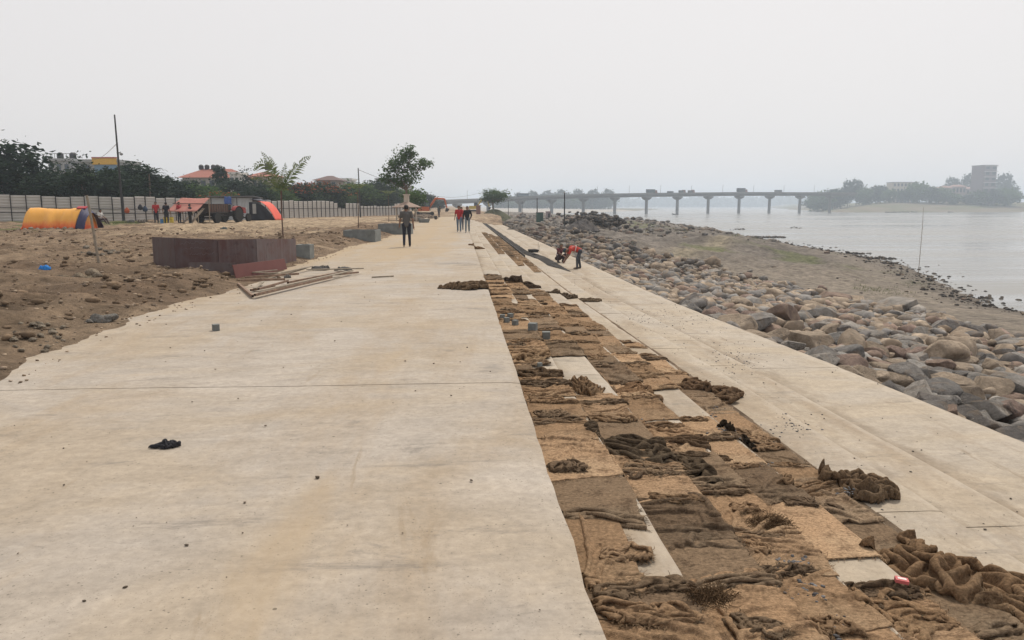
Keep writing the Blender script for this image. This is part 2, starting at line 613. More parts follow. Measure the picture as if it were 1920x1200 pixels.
def terrain(X, Y):
    X = np.asarray(X, float); Y = np.asarray(Y, float)
    XL = left_edge(Y)
    d = XL - X
    n1 = fbm(X * 0.35, Y * 0.35, 5, 5, 0.55)
    n2 = fbm(X * 1.7, Y * 1.7, 9, 4, 0.6)
    rd = ridge(X * 0.9, Y * 0.9, 21, 3)
    near = 1 - sm(Y, 60, 110)
    fur = ridge(X * 0.5 + 0.9 * Y + .6 * n1, X * 0.10 - 0.05 * Y, 33, 2)
    zl = np.clip(d * 0.13, -0.3, 0.20) + (n1 * 0.13 + n2 * 0.10 + (rd - .4) * 0.18 + (fur - .4) * .11) * sm(d, -0.3, 1.2) * (0.4 + 0.6 * near) + n2 * 0.02
    zl = zl + 0.25 * np.exp(-((d - 1.6) / 1.1) ** 2) * sm(Y, 26, 30) * (1 - sm(Y, 44, 60)) * (0.5 + n1)
    # under slab and steps
    g = taper(Y)
    xe = X0 + (7.0 - X0) * g
    zu = -0.35 - 1.25 * np.clip((X - X0) / (xe - X0), 0, 1)
    # river side
    xs = shore(Y)
    t = (X - xe) / np.maximum(xs - xe, 5)
    p = 0.62 + 1.5 * sm(Y, 45, 120)
    tt = np.clip(t, 0, 1)
    zr = -1.62 - (WATER_Z * -1 - 1.62) * tt ** p - np.clip(X - xs, 0, 60) * 0.035
    rough = sm(Y, 42, 75) * (1 - sm(t, 0.72, 0.98)) * sm(t, 0.0, 0.06)
    far = sm(Y, 300, 480)
    zr = zr + rough * (1 - far) * (1.05 * fbm(X * 0.12, Y * 0.09, 41, 4) + 0.8 * (ridge(X * 0.22, Y * 0.16, 47, 3) - 0.35) + 0.22 * n2)
    zr = zr + 0.05 * n1 * sm(t, 0.3, 0.5) * (1 - sm(t, 0.95, 1.02)) + 0.045 * n2 * sm(t, .9, .97) * (1 - sm(t, 1.0, 1.05))
    # promenade ends: level made ground beyond
    z = np.where(X < XL + 0.3, zl, np.where(X < X0, zu, np.where(X < xe, zu, zr)))
    end = sm(Y, 116, 124)
    zend = 0.02 + 0.12 * n1 - np.clip(X - 6, 0, 400) * 0.02
    z = np.where((X >= XL + 0.3) & (X < xe), z * (1 - end) + zend * end, z)
    # left inland rise
    z = z + 0.012 * np.clip(-X - 30, 0, 300)
    # far bank on the other side of the river
    a = np.array([324., 669.])
    d1 = ((X - a[0]) - 0.365 * (Y - a[1])) / math.hypot(1, 0.365)
    d2 = ((Y - a[1]) - 0.22 * (X - a[0])) / math.hypot(1, 0.22)
    df = np.minimum(d1, d2) + 14 * fbm(X * 0.012, Y * 0.012, 77, 3)
    zf = WATER_Z - 3 + np.clip(df * 0.13 + 3, 0, 12.5) + 0.5 * n1 * (df > 0)
    z = np.where((X > 60) & (Y > 560) & (df > -45), np.maximum(z, zf), z)
    zz = WATER_Z + sm(Y, 2900, 3300) * 10 - 2
    z = np.where(Y > 2600, np.maximum(z, zz), z)
    return z


def terrain_col(X, Y):
    X = np.asarray(X, float); Y = np.asarray(Y, float)
    n = fbm(X * 0.5, Y * 0.5, 61, 4); n2 = fbm(X * 0.07, Y * 0.07, 67, 4)
    c = np.zeros(X.shape + (3,))
    dirt = np.array([.27, .20, .137]); dirt2 = np.array([.195, .138, .094]); dust = np.array([.37, .285, .195])
    k = np.clip(0.5 + n, 0, 1)[..., None]
    cl = dirt * k + dirt2 * (1 - k)
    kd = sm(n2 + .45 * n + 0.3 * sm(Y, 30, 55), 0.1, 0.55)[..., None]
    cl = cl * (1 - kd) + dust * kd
    gr = (sm(fbm(X * 0.3, Y * 0.3, 91, 4), 0.05, 0.35) * sm(-X, 20, 26) * sm(Y, 38, 44) * 0.75)[..., None]
    cl = cl * (1 - gr) + np.array([.09, .12, .04]) * gr
    xs = shore(Y); xe = X0 + 6.44 * taper(Y)
    t = (X - xe) / np.maximum(xs - xe, 5)
    sand = np.array([.25, .215, .175]); mud = np.array([.13, .115, .1]); rub = np.array([.165, .145, .125]); pale = np.array([.40, .37, .33])
    cr = np.broadcast_to(sand, X.shape + (3,)).copy()
    kk = sm(n, -0.2, 0.5)[..., None]
    cr = cr * (1 - 0.35 * kk) + mud * 0.35 * kk
    rb = (sm(Y, 50, 85) * (1 - sm(t, 0.75, 1)))[..., None]
    track = (np.exp(-((X - 7 - (Y - 46) * 0.55) / 1.6) ** 2) * sm(Y, 44, 50) * (1 - sm(Y, 85, 100)))[..., None]
    cr = cr * (1 - rb) + (rub * (0.7 + 0.6 * np.clip(n + .5, 0, 1)[..., None])) * rb
    cr = cr * (1 - track) + np.array([.26, .225, .165]) * track
    wet = (sm(t, 0.86, 0.97))[..., None]
    cr = cr * (1 - wet * .6) + mud * .6 * wet
    g2 = (sm(fbm(X * 0.11, Y * 0.11, 131, 4), 0.22, 0.45) * sm(t, .3, .5) * (1 - sm(t, .9, 1)) * sm(Y, 55, 80))[..., None]
    cr = cr * (1 - .7 * g2) + np.array([.11, .125, .05]) * .7 * g2
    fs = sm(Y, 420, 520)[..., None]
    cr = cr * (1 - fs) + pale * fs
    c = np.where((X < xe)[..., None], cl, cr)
    fb = ((X > 200) & (Y > 600))[..., None]
    gg = sm(n2 + 0.1, -0.1, 0.4)[..., None]
    c = np.where(fb, np.array([.20, .165, .125]) * (1 - gg) + np.array([.13, .135, .075]) * gg, c)
    return c


def graded(lo, hi, d0, a, b, ratio):
    """positions dense between a and b (step d0), growing outside"""
    m = list(np.arange(a, b, d0)); s = d0; x = m[-1]
    while x < hi:
        s *= ratio; x += s; m.append(x)
    s = d0; x = a; pre = []
    while x > lo:
        s *= ratio; x -= s; pre.append(x)
    return np.array(pre[::-1] + m)


def make_ground():
    gx = graded(-1500, 4200, 0.2, -26, 24, 1.045)
    gy = graded(-12, 5200, 0.2, 3, 62, 1.022)
    XX, YY = np.meshgrid(gx, gy, indexing='ij')
    V = np.stack([XX, YY, terrain(XX, YY)], -1).reshape(-1, 3)
    me = qmesh('ground', V, grid_faces(len(gx), len(gy)))
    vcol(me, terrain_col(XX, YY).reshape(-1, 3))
    o = link('ground', me, M['ground'])
    tag(o, 'brown earth, grey rubble and sand of the river bank', 'ground', kind='structure')
    me2 = qmesh('river', [(-300, -60, WATER_Z), (5000, -60, WATER_Z), (5000, 5400, WATER_Z), (-300, 5400, WATER_Z)], [(0, 1, 2, 3)])
    tag(link('river', me2, M['water']), 'wide pale grey river with a smooth surface', 'river', kind='structure')


make_ground()


def hz(x, y): return float(terrain(np.array([x]), np.array([y]))[0])


def onland(u, v, z0=0.1):
    """point of the terrain under a pixel"""
    z = z0
    for _ in range(14):
        p = ground(u, v, z)
        z = 0.5 * z + 0.5 * hz(p.x, p.y)
    p = ground(u, v, z); p.z = hz(p.x, p.y)
    return p


DARK = [(850, 494, 1.1, .5, .75), (880, 497, .6, .5, .7), (880, 580, .7, .35, .55), (830, 585, .5, .25, .4), (925, 690, .25, .5, .6), (300, 712, 1.6, .12, .5), (560, 714, 1.2, .12, .5), (760, 712, 1.6, .12, .5), (130, 742, .5, .2, .4), (700, 492, 2.2, .25, .5), (590, 494, 1.0, .2, .5)]


def make_promenade():
    root = empty('promenade', (0, 0, 0), 0, 'broad pale concrete promenade running beside the river steps', 'promenade', kind='structure')
    js = [-8, 7.35, 23.3, 31.2, 39.5, 47.0, 55.2, 63, 71, 79, 87, 95, 103, 111, 120]
    rnd = random.Random(3)
    for a, b in zip(js[:-1], js[1:]):
        y0, y1 = a + 0.006, b - 0.006
        n = max(6, int((y1 - y0) / 0.25))
        nx = 60
        ys = np.linspace(y0, y1, n)
        xl = left_edge(ys) - 1.6
        us = np.linspace(0, 1, nx) ** 0.9
        XX = xl[:, None] + (X0 - xl)[:, None] * us[None, :]
        YY = np.repeat(ys[:, None], nx, 1)
        chip = 0.012 * fbm(ys * 4, ys * 0 + 1, 5, 4) - 0.028 * np.clip(vn(ys * 3.1, ys * 0, 8) - 0.75, 0, 1) * 3
        XX[:, -1] += chip
        ZZ = 0.006 * fbm(XX * 0.6, YY * 0.6, 13, 3) + rnd.uniform(-.003, .003)
        ZZ[:, -1] -= 0.012
        ZZ[0, :] -= 0.008; ZZ[-1, :] -= 0.008
        V = np.stack([XX, YY, ZZ], -1).reshape(-1, 3)
        F = list(map(tuple, grid_faces(n, nx)))
        # skirt
        ring = [i * nx for i in range(n)] + [(n - 1) * nx + j for j in range(1, nx)] + [i * nx + nx - 1 for i in range(n - 2, -1, -1)] + [j for j in range(nx - 2, 0, -1)]
        base = len(V)
        V = np.vstack([V, V[ring] - np.array([0, 0, .24])])
        for k in range(len(ring)):
            l = (k + 1) % len(ring)
            F.append((ring[k], ring[l], base + l, base + k))
        me = qmesh('slab', V, np.array(F), smooth=False)
        vx, vy = V[:, 0], V[:, 1]
        wd = (vx - left_edge(vy)) / np.maximum(X0 - left_edge(vy), 1)
        dust = .62 * sm(vy, 13, 30) * (1 - .55 * sm(wd, .72, .98)) + .35 * (1 - sm(wd, .0, .14)) + .4 * np.exp(-((vx + 1.0 - .03 * vy) / .22) ** 2) * (1 - sm(vy, 8, 16)) + .22 * np.exp(-((wd - .45) / .1) ** 2) * sm(vy, 18, 26)
        dark = np.zeros(len(V))
        for (u_, v_, a_, b_, k_) in DARK: 
            q_ = ground(u_, v_, 0); dark = np.maximum(dark, k_ * np.exp(-((vx - q_.x) / a_) ** 2 - ((vy - q_.y) / b_) ** 2))
        dark = np.maximum(dark, .5 * np.exp(-np.abs((vx - X0) / .25)) * vn(vy * .7, vy * 0, 6))
        vcol(me, np.stack([dust, dark, dust * 0], -1), 'dust')
        link('slab', me, M['slab'], root)


make_promenade()


def make_steps():
    root = empty('river_steps', (0, 0, 0), 0, 'long concrete steps leading down from promenade to stone bank', 'steps', kind='structure')
    rnd = random.Random(11)
    for k in range(1, 9):
        y = -7.0 + rnd.uniform(0, 1.5)
        L = 2.4 if k < 8 else 4.6
        while y < 114:
            y2 = min(y + L * rnd.uniform(0.85, 1.2) * (1 if y < 45 else 2.2), 116)
            if 116 - y2 < 1.0: y2 = 116
            dz = rnd.uniform(-.004, .004); dx = rnd.uniform(-.006, .006)
            xi = STEP_X[k - 1] - 0.03; xo = STEP_X[k] + dx; z = STEP_Z[k] + dz
            ga, gb = float(taper(y)), float(taper(y2))
            f = lambda x, g: X0 + (x - X0) * g
            zb = z - 0.42
            b = 0.012
            yy0, yy1 = y + .004, y2 - .004
            ns = max(2, int((yy1 - yy0) / 0.35))
            V = []; F = []; E = []
            fr = [0, .12, .3, .6, .85]
            m = len(fr) + 4
            for i in range(ns + 1):
                w = i / ns; yw = yy0 + (yy1 - yy0) * w; g = ga + (gb - ga) * w
                c = rnd.uniform(-1, 1) * 0.005 - (rnd.random() < .06) * rnd.uniform(.01, .03)
                sag = -0.004 if i in (0, ns) else 0
                V.append((f(xi, g), yw, zb)); E.append(0)
                for q in fr:
                    V.append((f(xi + (xo - xi) * q, g), yw, z + rnd.uniform(-.002, .002))); E.append(q)
                V += [(f(xo, g) - b * 1.6 + c, yw, z + sag), (f(xo, g) + c, yw, z - b * 1.4), (f(xo, g) + c, yw, zb)]; E += [1, 1, .6]
            for i in range(ns):
                for j in range(m - 1):
                    a = i * m + j
                    F.append((a, a + 1, a + m + 1, a + m))
            me = bpy.data.meshes.new('step_block')
            me.from_pydata(V, [], F + [tuple(range(m)), tuple(ns * m + q for q in range(m - 1, -1, -1))])
            me.update()
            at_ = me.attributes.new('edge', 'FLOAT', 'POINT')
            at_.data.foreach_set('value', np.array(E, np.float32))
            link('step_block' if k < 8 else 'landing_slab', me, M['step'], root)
            y = y2
    return root


STEPS = make_steps()

# ------------------------------------------------------------------ riprap boulders
ICO = {}


def ico(sub):
    if sub not in ICO:
        bm = bmesh.new(); bmesh.ops.create_icosphere(bm, subdivisions=sub, radius=1)
        bm.verts.ensure_lookup_table()
        ICO[sub] = (np.array([v.co[:] for v in bm.verts]), np.array([[v.index for v in f.verts] for f in bm.faces]))
        bm.free()
    return ICO[sub]


def rock_verts(sub, rs, cuts=14, rough=0.045):
    V, F = ico(sub)
    V = V.copy()
    for _ in range(cuts):
        n = rs.normal(size=3); n /= np.linalg.norm(n)
        c = rs.uniform(0.5, 0.86)
        d = V @ n
        ex = np.maximum(d - c, 0)
        V -= (ex * 0.97)[:, None] * n
    nz = np.zeros(len(V))
    for q in range(10):
        k = rs.normal(size=3) * rs.uniform(1.5, 7)
        nz += np.sin(V @ k + rs.uniform(0, 6)) / (1 + np.linalg.norm(k) * .5)
    V *= (1 + rough * nz)[:, None]
    V *= np.array([1, rs.uniform(.6, .85), rs.uniform(.45, .7)])
    V /= np.abs(V).max()
    return V, F


ROCK_COLS = {'tan': [(.33, .265, .20), (.36, .29, .22), (.31, .25, .19)],
             'grey': [(.23, .215, .20), (.265, .25, .23), (.20, .19, .18), (.285, .262, .235)],
             'reddish brown': [(.265, .195, .155), (.245, .18, .15)],
             'dark': [(.135, .125, .118), (.155, .142, .132)]}


def riprap_outer(y):
    return np.interp(y, [0, 22, 34, 46, 60, 75, 95], [21, 21, 21.5, 20.5, 18.5, 15, 11])


def make_riprap():
    rs = np.random.default_rng(5)
    variants = [rock_verts(4, rs, 12, .04) for _ in range(16)]
    meshes = []
    for V, F in variants:
        me = qmesh('boulder', V, F); me.materials.append(M['rock']); meshes.append(me)
    low = [rock_verts(2, rs) for _ in range(10)]
    low1 = [rock_verts(1, rs, 5, .03) for _ in range(6)]
    rocks = []
    y = 5.0
    while y < 95:
        st = 0.42 if y < 45 else (.55 if y < 65 else .8)
        xe = X0 + 6.44 * float(taper(y))
        x = xe + 0.15
        xo = float(riprap_outer(y))
        while x < xo:
            px = x + rs.uniform(-.25, .25); py = y + rs.uniform(-.25, .25)
            r = (0.17 + 0.22 * rs.random() ** 1.6) * (1 + .004 * y) * (1.22 if y < 34 else 1)
            if rs.random() < 0.05: r *= 1.6
            if x < xe + 0.6: r = min(r, .30); px = max(px, xe + r * 0.62)
            if x > xo - 2.5 and rs.random() < .45: x += st; continue
            rocks.append((px, py, r, 0))
            x += st * rs.uniform(.8, 1.25) * (1.15 if r > .5 else 1)
        y += st * 0.9
    # larger ones told apart in the photograph: pixel, width in px
    for (u, v, w, z) in [(1690, 566, 105, -2.9), (1560, 553, 75, -2.9), (1600, 552, 60, -2.9), (1335, 497, 48, -2.9), (1340, 512, 55, -2.8), (1260, 520, 40, -2.6), (1730, 615, 75, -2.6), (1815, 665, 50, -2.4),
                         (1690, 628, 60, -2.6), (1790, 640, 60, -2.5), (1840, 620, 55, -2.6), (1475, 530, 45, -2.8), (1780, 745, 50, -1.8), (1700, 740, 55, -1.6), (1840, 790, 90, -1.6), (1760, 770, 60, -1.5), (1190, 475, 40, -2.4), (1640, 590, 55, -2.7)]:
        p = ground(u, v, z)
        rocks.append((p.x, p.y, w / 2 / FPX * depth(p) * 1.0, 1))
    pos = np.array([(r[0], r[1]) for r in rocks])
    zt = terrain(pos[:, 0], pos[:, 1])
    info = []
    for (x, y, r, big), z in zip(rocks, zt):
        info.append((r / max(depth((x, y)), 1), x, y, z, r, big))
    # visible in the frame, largest first
    def vis(x, y):
        d = depth((x, y)); lat = x * _R[0] + y * _R[1]
        return d > 3 and lat / d < 0.68
    order = sorted(range(len(info)), key=lambda i: (-int(vis(info[i][1], info[i][2])), -info[i][0]))
    names = ['tan', 'grey', 'reddish brown', 'dark']
    ZW = ['hard against the landing edge', 'in the middle of the rough stone bank', 'at the sandy foot of the stone bank']
    BV = []; BF = []; BC = []; off = 0
    for rank, i in enumerate(order):
        a, x, y, z, r, big = info[i]
        kind = names[rs.choice(4, p=[.36, .38, .16, .10])]
        c = np.array(ROCK_COLS[kind][rs.integers(len(ROCK_COLS[kind]))]) * rs.uniform(.85, 1.15)
        eul = (rs.uniform(-.5, .5), rs.uniform(-.4, .4), rs.uniform(0, 6.28))
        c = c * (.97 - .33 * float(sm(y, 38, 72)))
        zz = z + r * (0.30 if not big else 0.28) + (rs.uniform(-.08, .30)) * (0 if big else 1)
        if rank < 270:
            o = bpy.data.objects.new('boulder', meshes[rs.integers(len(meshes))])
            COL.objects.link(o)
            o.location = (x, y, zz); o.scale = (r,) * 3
            if big: eul = (rs.uniform(-.2, .2), rs.uniform(-.15, .15), rs.uniform(-.35, .35))
            o.rotation_euler = eul
            o.color = (*c, 1)
            fx = (x - 6.6) / max(float(riprap_outer(y)) - 6.6, 1)
            zw = ZW[0 if fx < .16 else (1 if fx < .75 else 2)]
            sw = 'huge' if r > .85 else ('large' if r > .5 else ('medium' if r > .36 else 'small'))
            kn = {'tan': 'tan sandstone', 'grey': 'grey', 'reddish brown': 'reddish brown', 'dark': 'dark charcoal'}[kind]
            tag(o, '%s %s boulder %s' % (sw, kn, zw), 'boulder', '%s %s boulders %s' % (sw, kn, zw))
        else:
            far = depth((x, y)) > 28
            V, F = (low1 if far else low)[rs.integers(6 if far else 10)]
            Rm = np.array(Matrix.Rotation(eul[2], 3, 'Z') @ Matrix.Rotation(eul[1], 3, 'Y') @ Matrix.Rotation(eul[0], 3, 'X'))
            W = V @ Rm.T * r + np.array([x, y, zz])
            BV.append(W); BF.append(F + off); off += len(W)
            BC.append(np.broadcast_to(c, (len(W), 3)))
    # rubble of the waste ground upstream and the stony water's edge
    spots = []
    for _ in range(4200):
        y = 45 + 190 * rs.random() ** 1.7
        xe = X0 + 6.44 * float(taper(y)); xs = float(shore(y))
        t = rs.random() ** 1.3
        x = xe + 0.6 + (xs - xe) * 0.95 * t
        if y < 70 and x < riprap_outer(y): continue
        if y < 100 and x > float(riprap_outer(min(y, 95))) + 1.5 and rs.random() < .985: continue
        if rs.random() < 0.5 and abs(x - 7 - (y - 46) * 0.55) < 2: continue
        spots.append((x, y, (0.10 + .32 * rs.random() ** 3) * (1 + y / 160), 0))
    for _ in range(1500):
        y = 26 + 110 * rs.random() ** 1.5
        x = float(shore(y)) + rs.normal() * (0.9 + y * .012) - .4
        spots.append((x, y, .05 + .2 * rs.random() ** 3, 1))
    # dark heap and the spit of stones
    for _ in range(520):
        p = ground(1118 + rs.normal() * 24, 424 + rs.normal() * 4, -1.6)
        spots.append((p.x, p.y, .25 + .4 * rs.random(), 2))
    for _ in range(160):
        p = ground(1400 + 72 * rs.random(), 445 - 1.2 * rs.random(), WATER_Z + .1)
        spots.append((p.x, p.y, .2 + .35 * rs.random(), 1))
    for (u, v, n, s) in [(1385, 430, 20, 12), (1612, 476, 26, 14), (1650, 485, 40, 24), (1488, 428, 12, 8), (1665, 497, 10, 8)]:
        for _ in range(n):
            p = ground(u + rs.normal() * s * .6, v + rs.normal() * .8, WATER_Z)
            spots.append((p.x, p.y, .12 + .28 * rs.random(), 1))
    sp = np.array(spots)
    zt = terrain(sp[:, 0], sp[:, 1])
    for (x, y, r, k), z in zip(spots, zt):
        if k == 2: z = z + 1.0 + rs.uniform(-.3, .6)
        if k == 1: z = max(z, WATER_Z - .06)
        V, F = low1[rs.integers(6)]
        if y < 60: V, F = low[rs.integers(10)]
        kind = names[rs.choice(4, p=[.25, .45, .1, .2])] if k == 0 else 'dark'
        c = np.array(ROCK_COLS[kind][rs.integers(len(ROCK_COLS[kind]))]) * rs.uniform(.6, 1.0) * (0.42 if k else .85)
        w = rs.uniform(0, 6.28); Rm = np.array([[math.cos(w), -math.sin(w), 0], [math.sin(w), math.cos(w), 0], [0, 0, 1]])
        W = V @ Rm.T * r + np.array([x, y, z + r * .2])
        BV.append(W); BF.append(F + off); off += len(W)
        BC.append(np.broadcast_to(c, (len(W), 3)))
    me = qmesh('rubble', np.vstack(BV), np.vstack(BF))
    vcol(me, np.vstack(BC))
    tag(link('rubble', me, M['rock_v']), 'loose grey and tan rubble stones covering the river bank', 'rubble', kind='stuff')


make_riprap()


def scatter(name, label, cat, spots, sub=1, mat='pebble', seed=1, flat=.75):
    """small stones nobody could count, one object; spots: (x, y, z, r, colour)"""
    rs = np.random.default_rng(seed)
    vs = [rock_verts(sub, rs, 5, .04) for _ in range(6)]
    BV = []; BF = []; BC = []; off = 0
    for (x, y, z, r, c) in spots:
        V, F = vs[rs.integers(6)]
        w = rs.uniform(0, 6.28); Rm = np.array([[math.cos(w), -math.sin(w), 0], [math.sin(w), math.cos(w), 0], [0, 0, 1]])
        W = V @ Rm.T * r * np.array([1, 1, flat]) + np.array([x, y, z + r * .28])
        BV.append(W); BF.append(F + off); off += len(W); BC.append(np.broadcast_to(c, (len(W), 3)))
    me = qmesh(name, np.vstack(BV), np.vstack(BF)); vcol(me, np.vstack(BC))
    return tag(link(name, me, M[mat]), label, cat, kind='stuff')


def make_pebbles():
    rs = np.random.default_rng(17)
    sp = []
    for _ in range(15000):
        y = 6 + 46 * rs.random() ** 1.35
        d = 26 * rs.random() ** 1.5
        x = float(left_edge(y)) - d + .35
        if rs.random() < .55 and vn(x * .5, y * .5, 3) < .45: continue
        r = (.010 + .05 * rs.random() ** 3.2) * (.85 + y / 140)
        if d < .6: r = min(r, .022)
        if d < .35 and rs.random() < .7: continue
        if rs.random() < .01: r *= 2.2
        g = rs.uniform(.8, 1.75)
        c = np.array([(.24, .185, .135), (.19, .15, .115), (.15, .115, .085), (.29, .23, .17), (.13, .095, .065), (.17, .125, .085)][rs.integers(6)]) * g
        sp.append([x, y, 0, r, c])
    for _ in range(6000):      # clods of earth
        y = 7 + 42 * rs.random() ** 1.2; d = .5 + 26 * rs.random() ** 1.3; x = float(left_edge(y)) - d
        if vn(x * .35, y * .35, 12) < .42: continue
        sp.append([x, y, 0, (.02 + .10 * rs.random() ** 3.5), np.array((.175, .125, .083)) * rs.uniform(.55, 1.25)])
    P = np.array([(s[0], s[1]) for s in sp]); z = terrain(P[:, 0], P[:, 1])
    sp = [(s[0], s[1], max(zz, 0.0) if s[0] > left_edge(s[1]) - .4 else zz, s[3], s[4]) for s, zz in zip(sp, z)]
    scatter('gravel', 'loose brown gravel strewn over the bare earth beside the promenade', 'gravel', sp, 1, seed=4)
    sp = []
    for _ in range(280):
        y = 2.4 + 34 * rs.random() ** 1.4
        xl = float(left_edge(y)); x = xl + .3 + (X0 - xl - .3) * rs.random()
        r = .004 + .011 * rs.random() ** 3
        if rs.random() < .02: r *= 1.4
        sp.append((x, y, 0.003, r, np.array((.13, .105, .08)) * rs.uniform(.5, 1.4)))
    for _ in range(800):     # drifts of grit on the lower treads
        k = rs.integers(6, 9); y = 5 + 30 * rs.random() ** 1.3
        xr = STEP_X[k - 1] + .04 + (STEP_X[k] - STEP_X[k - 1] - .1) * rs.random() ** (1.2 if k < 8 else 2.5)
        sp.append((float(sx(xr, y)), y, STEP_Z[k] + .003, .004 + .013 * rs.random() ** 3, np.array((.12, .105, .09)) * rs.uniform(.5, 1.5)))
    scatter('grit', 'small dark grit and crumbs scattered over the concrete', 'grit', sp, 1, seed=6)


make_pebbles()


# ------------------------------------------------------------------ wrinkled cloth by a small position-based simulation
def sim_cloth(n, m, Lx, Ly, cx, cy, warp, seed, anchors=.05, steps=70, iters=7, bend=.12, bunch=0.0):
    """a flat sheet of n x m points pushed together in the plane until it buckles into folds; returns (n, m, 3)"""
    rs = np.random.default_rng(seed)
    gx, gy = np.meshgrid(np.linspace(-Lx / 2, Lx / 2, n), np.linspace(-Ly / 2, Ly / 2, m), indexing='ij')
    dx, dy = Lx / (n - 1), Ly / (m - 1)
    P = np.stack([gx, gy, .004 + .012 * np.abs(fbm(gx * 9 / Lx, gy * 9 / Ly, seed, 3)) * min(Lx, Ly)], -1)
    fx = 2.2 / Lx; fy = 2.2 / Ly
    tx = gx * cx + warp * fbm(gx * fx + 5, gy * fy, seed + 1, 3) * Lx
    ty = gy * cy + warp * fbm(gx * fx, gy * fy + 9, seed + 2, 3) * Ly
    if bunch:      # one end gathered up
        w = np.clip((-.15 * Ly - gy) / (.35 * Ly), 0, 1)
        ty = ty + bunch * .35 * Ly * w
    pin = rs.random((n, m)) < anchors
    edge = np.zeros((n, m), bool); edge[0] = edge[-1] = True; edge[:, 0] = edge[:, -1] = True
    pin |= edge & (rs.random((n, m)) < .45)
    Q = P.copy()
    dd = math.hypot(dx, dy)
    S = slice

    def so(a, b, L, k):
        A = P[a]; B = P[b]
        q = min(A.shape[0], B.shape[0]); r = min(A.shape[1], B.shape[1])
        A = A[:q, :r]; B = B[:q, :r]
        d = B - A; l = np.sqrt((d * d).sum(-1, keepdims=True)) + 1e-9
        c = d * ((l - L) / l * (.5 * k))
        A += c; B -= c
    al = S(None)
    for st in range(steps):
        f = min(1.0, (st + 1) / (steps * .7))
        v = (P - Q) * .86
        Q = P.copy()
        P += v; P[..., 2] -= .0006
        for _ in range(iters):
            for o in (0, 1):
                so((S(o, -1, 2), al), (S(o + 1, None, 2), al), dx, 1); so((al, S(o, -1, 2)), (al, S(o + 1, None, 2)), dy, 1)
                so((S(o, -1, 2), S(0, -1)), (S(o + 1, None, 2), S(1, None)), dd, .5); so((S(o, -1, 2), S(1, None)), (S(o + 1, None, 2), S(0, -1)), dd, .5)
            if bend:
                for o in range(4):
                    so((S(o, -2, 4), al), (S(o + 2, None, 4), al), 2 * dx, bend); so((al, S(o, -2, 4)), (al, S(o + 2, None, 4)), 2 * dy, bend)
            w = .7
            P[..., 0][pin] += w * ((gx + (tx - gx) * f)[pin] - P[..., 0][pin]); P[..., 1][pin] += w * ((gy + (ty - gy) * f)[pin] - P[..., 1][pin]); P[..., 2][pin] *= .4
            np.maximum(P[..., 2], 0.0, out=P[..., 2])
    return P


def refine(P):
    """doubles a grid of points by smooth interpolation"""
    def up(A):
        n = A.shape[0]
        pad = np.concatenate([2 * A[:1] - A[1:2], A, 2 * A[-1:] - A[-2:-1]])
        mid = (9 * (pad[1:-2] + pad[2:-1]) - pad[:-3] - pad[3:]) / 16
        out = np.empty((2 * n - 1,) + A.shape[1:]); out[0::2] = A; out[1::2] = mid
        return out
    return up(up(P).swapaxes(0, 1)).swapaxes(0, 1)


# ------------------------------------------------------------------ jute sacking on the steps
_PB = [0.0]; _PX = [X0]; _PZ = [0.0]
for k in range(1, 9):
    _PB.append(_PB[-1] + STEP_Z[k - 1] - STEP_Z[k]); _PX.append(STEP_X[k - 1] + 0.004); _PZ.append(STEP_Z[k])
    _PB.append(_PB[-1] + STEP_X[k] - STEP_X[k - 1]); _PX.append(STEP_X[k]); _PZ.append(STEP_Z[k])
_PB = np.array([-6.0] + _PB); _PX = np.array([X0 - 6.0] + _PX); _PZ = np.array([0.0] + _PZ)


def tread_b(k, f):
    """arc length of the point a fraction f across tread k"""
    return _PB[2 * k] + f * (_PB[2 * k + 1] - _PB[2 * k])


def profile(b):
    x = 0; z = 0
    offs = np.linspace(-.03, .03, 5)
    for o in offs:
        x = x + np.interp(b + o, _PB, _PX); z = z + np.interp(b + o, _PB, _PZ)
    return x / 5, np.maximum(z / 5, np.interp(b, _PB, _PZ))


SHEETS = {'flat': [], 'rolled': [], 'rumpled': [], 'rag': []}
for i_ in range(6): SHEETS['flat'].append(sim_cloth(28, 42, .56, .85, .96, .945 - .01 * i_, .05, 40 + i_, .045, bend=.05))
for i_ in range(6): SHEETS['rolled'].append(sim_cloth(28, 46, .56, 1.0, .95, .95, .06, 60 + i_, .04, bunch=.50 + .05 * i_, bend=.05))
for i_ in range(7): SHEETS['rumpled'].append(sim_cloth(30, 42, .62, .95, .89, .86 - .015 * i_, .08, 80 + i_, .035, bend=.05))
for i_ in range(6): SHEETS['rag'].append(sim_cloth(34, 22, .8, .5, .72, .42, .12, 95 + i_, .02, bend=.06))


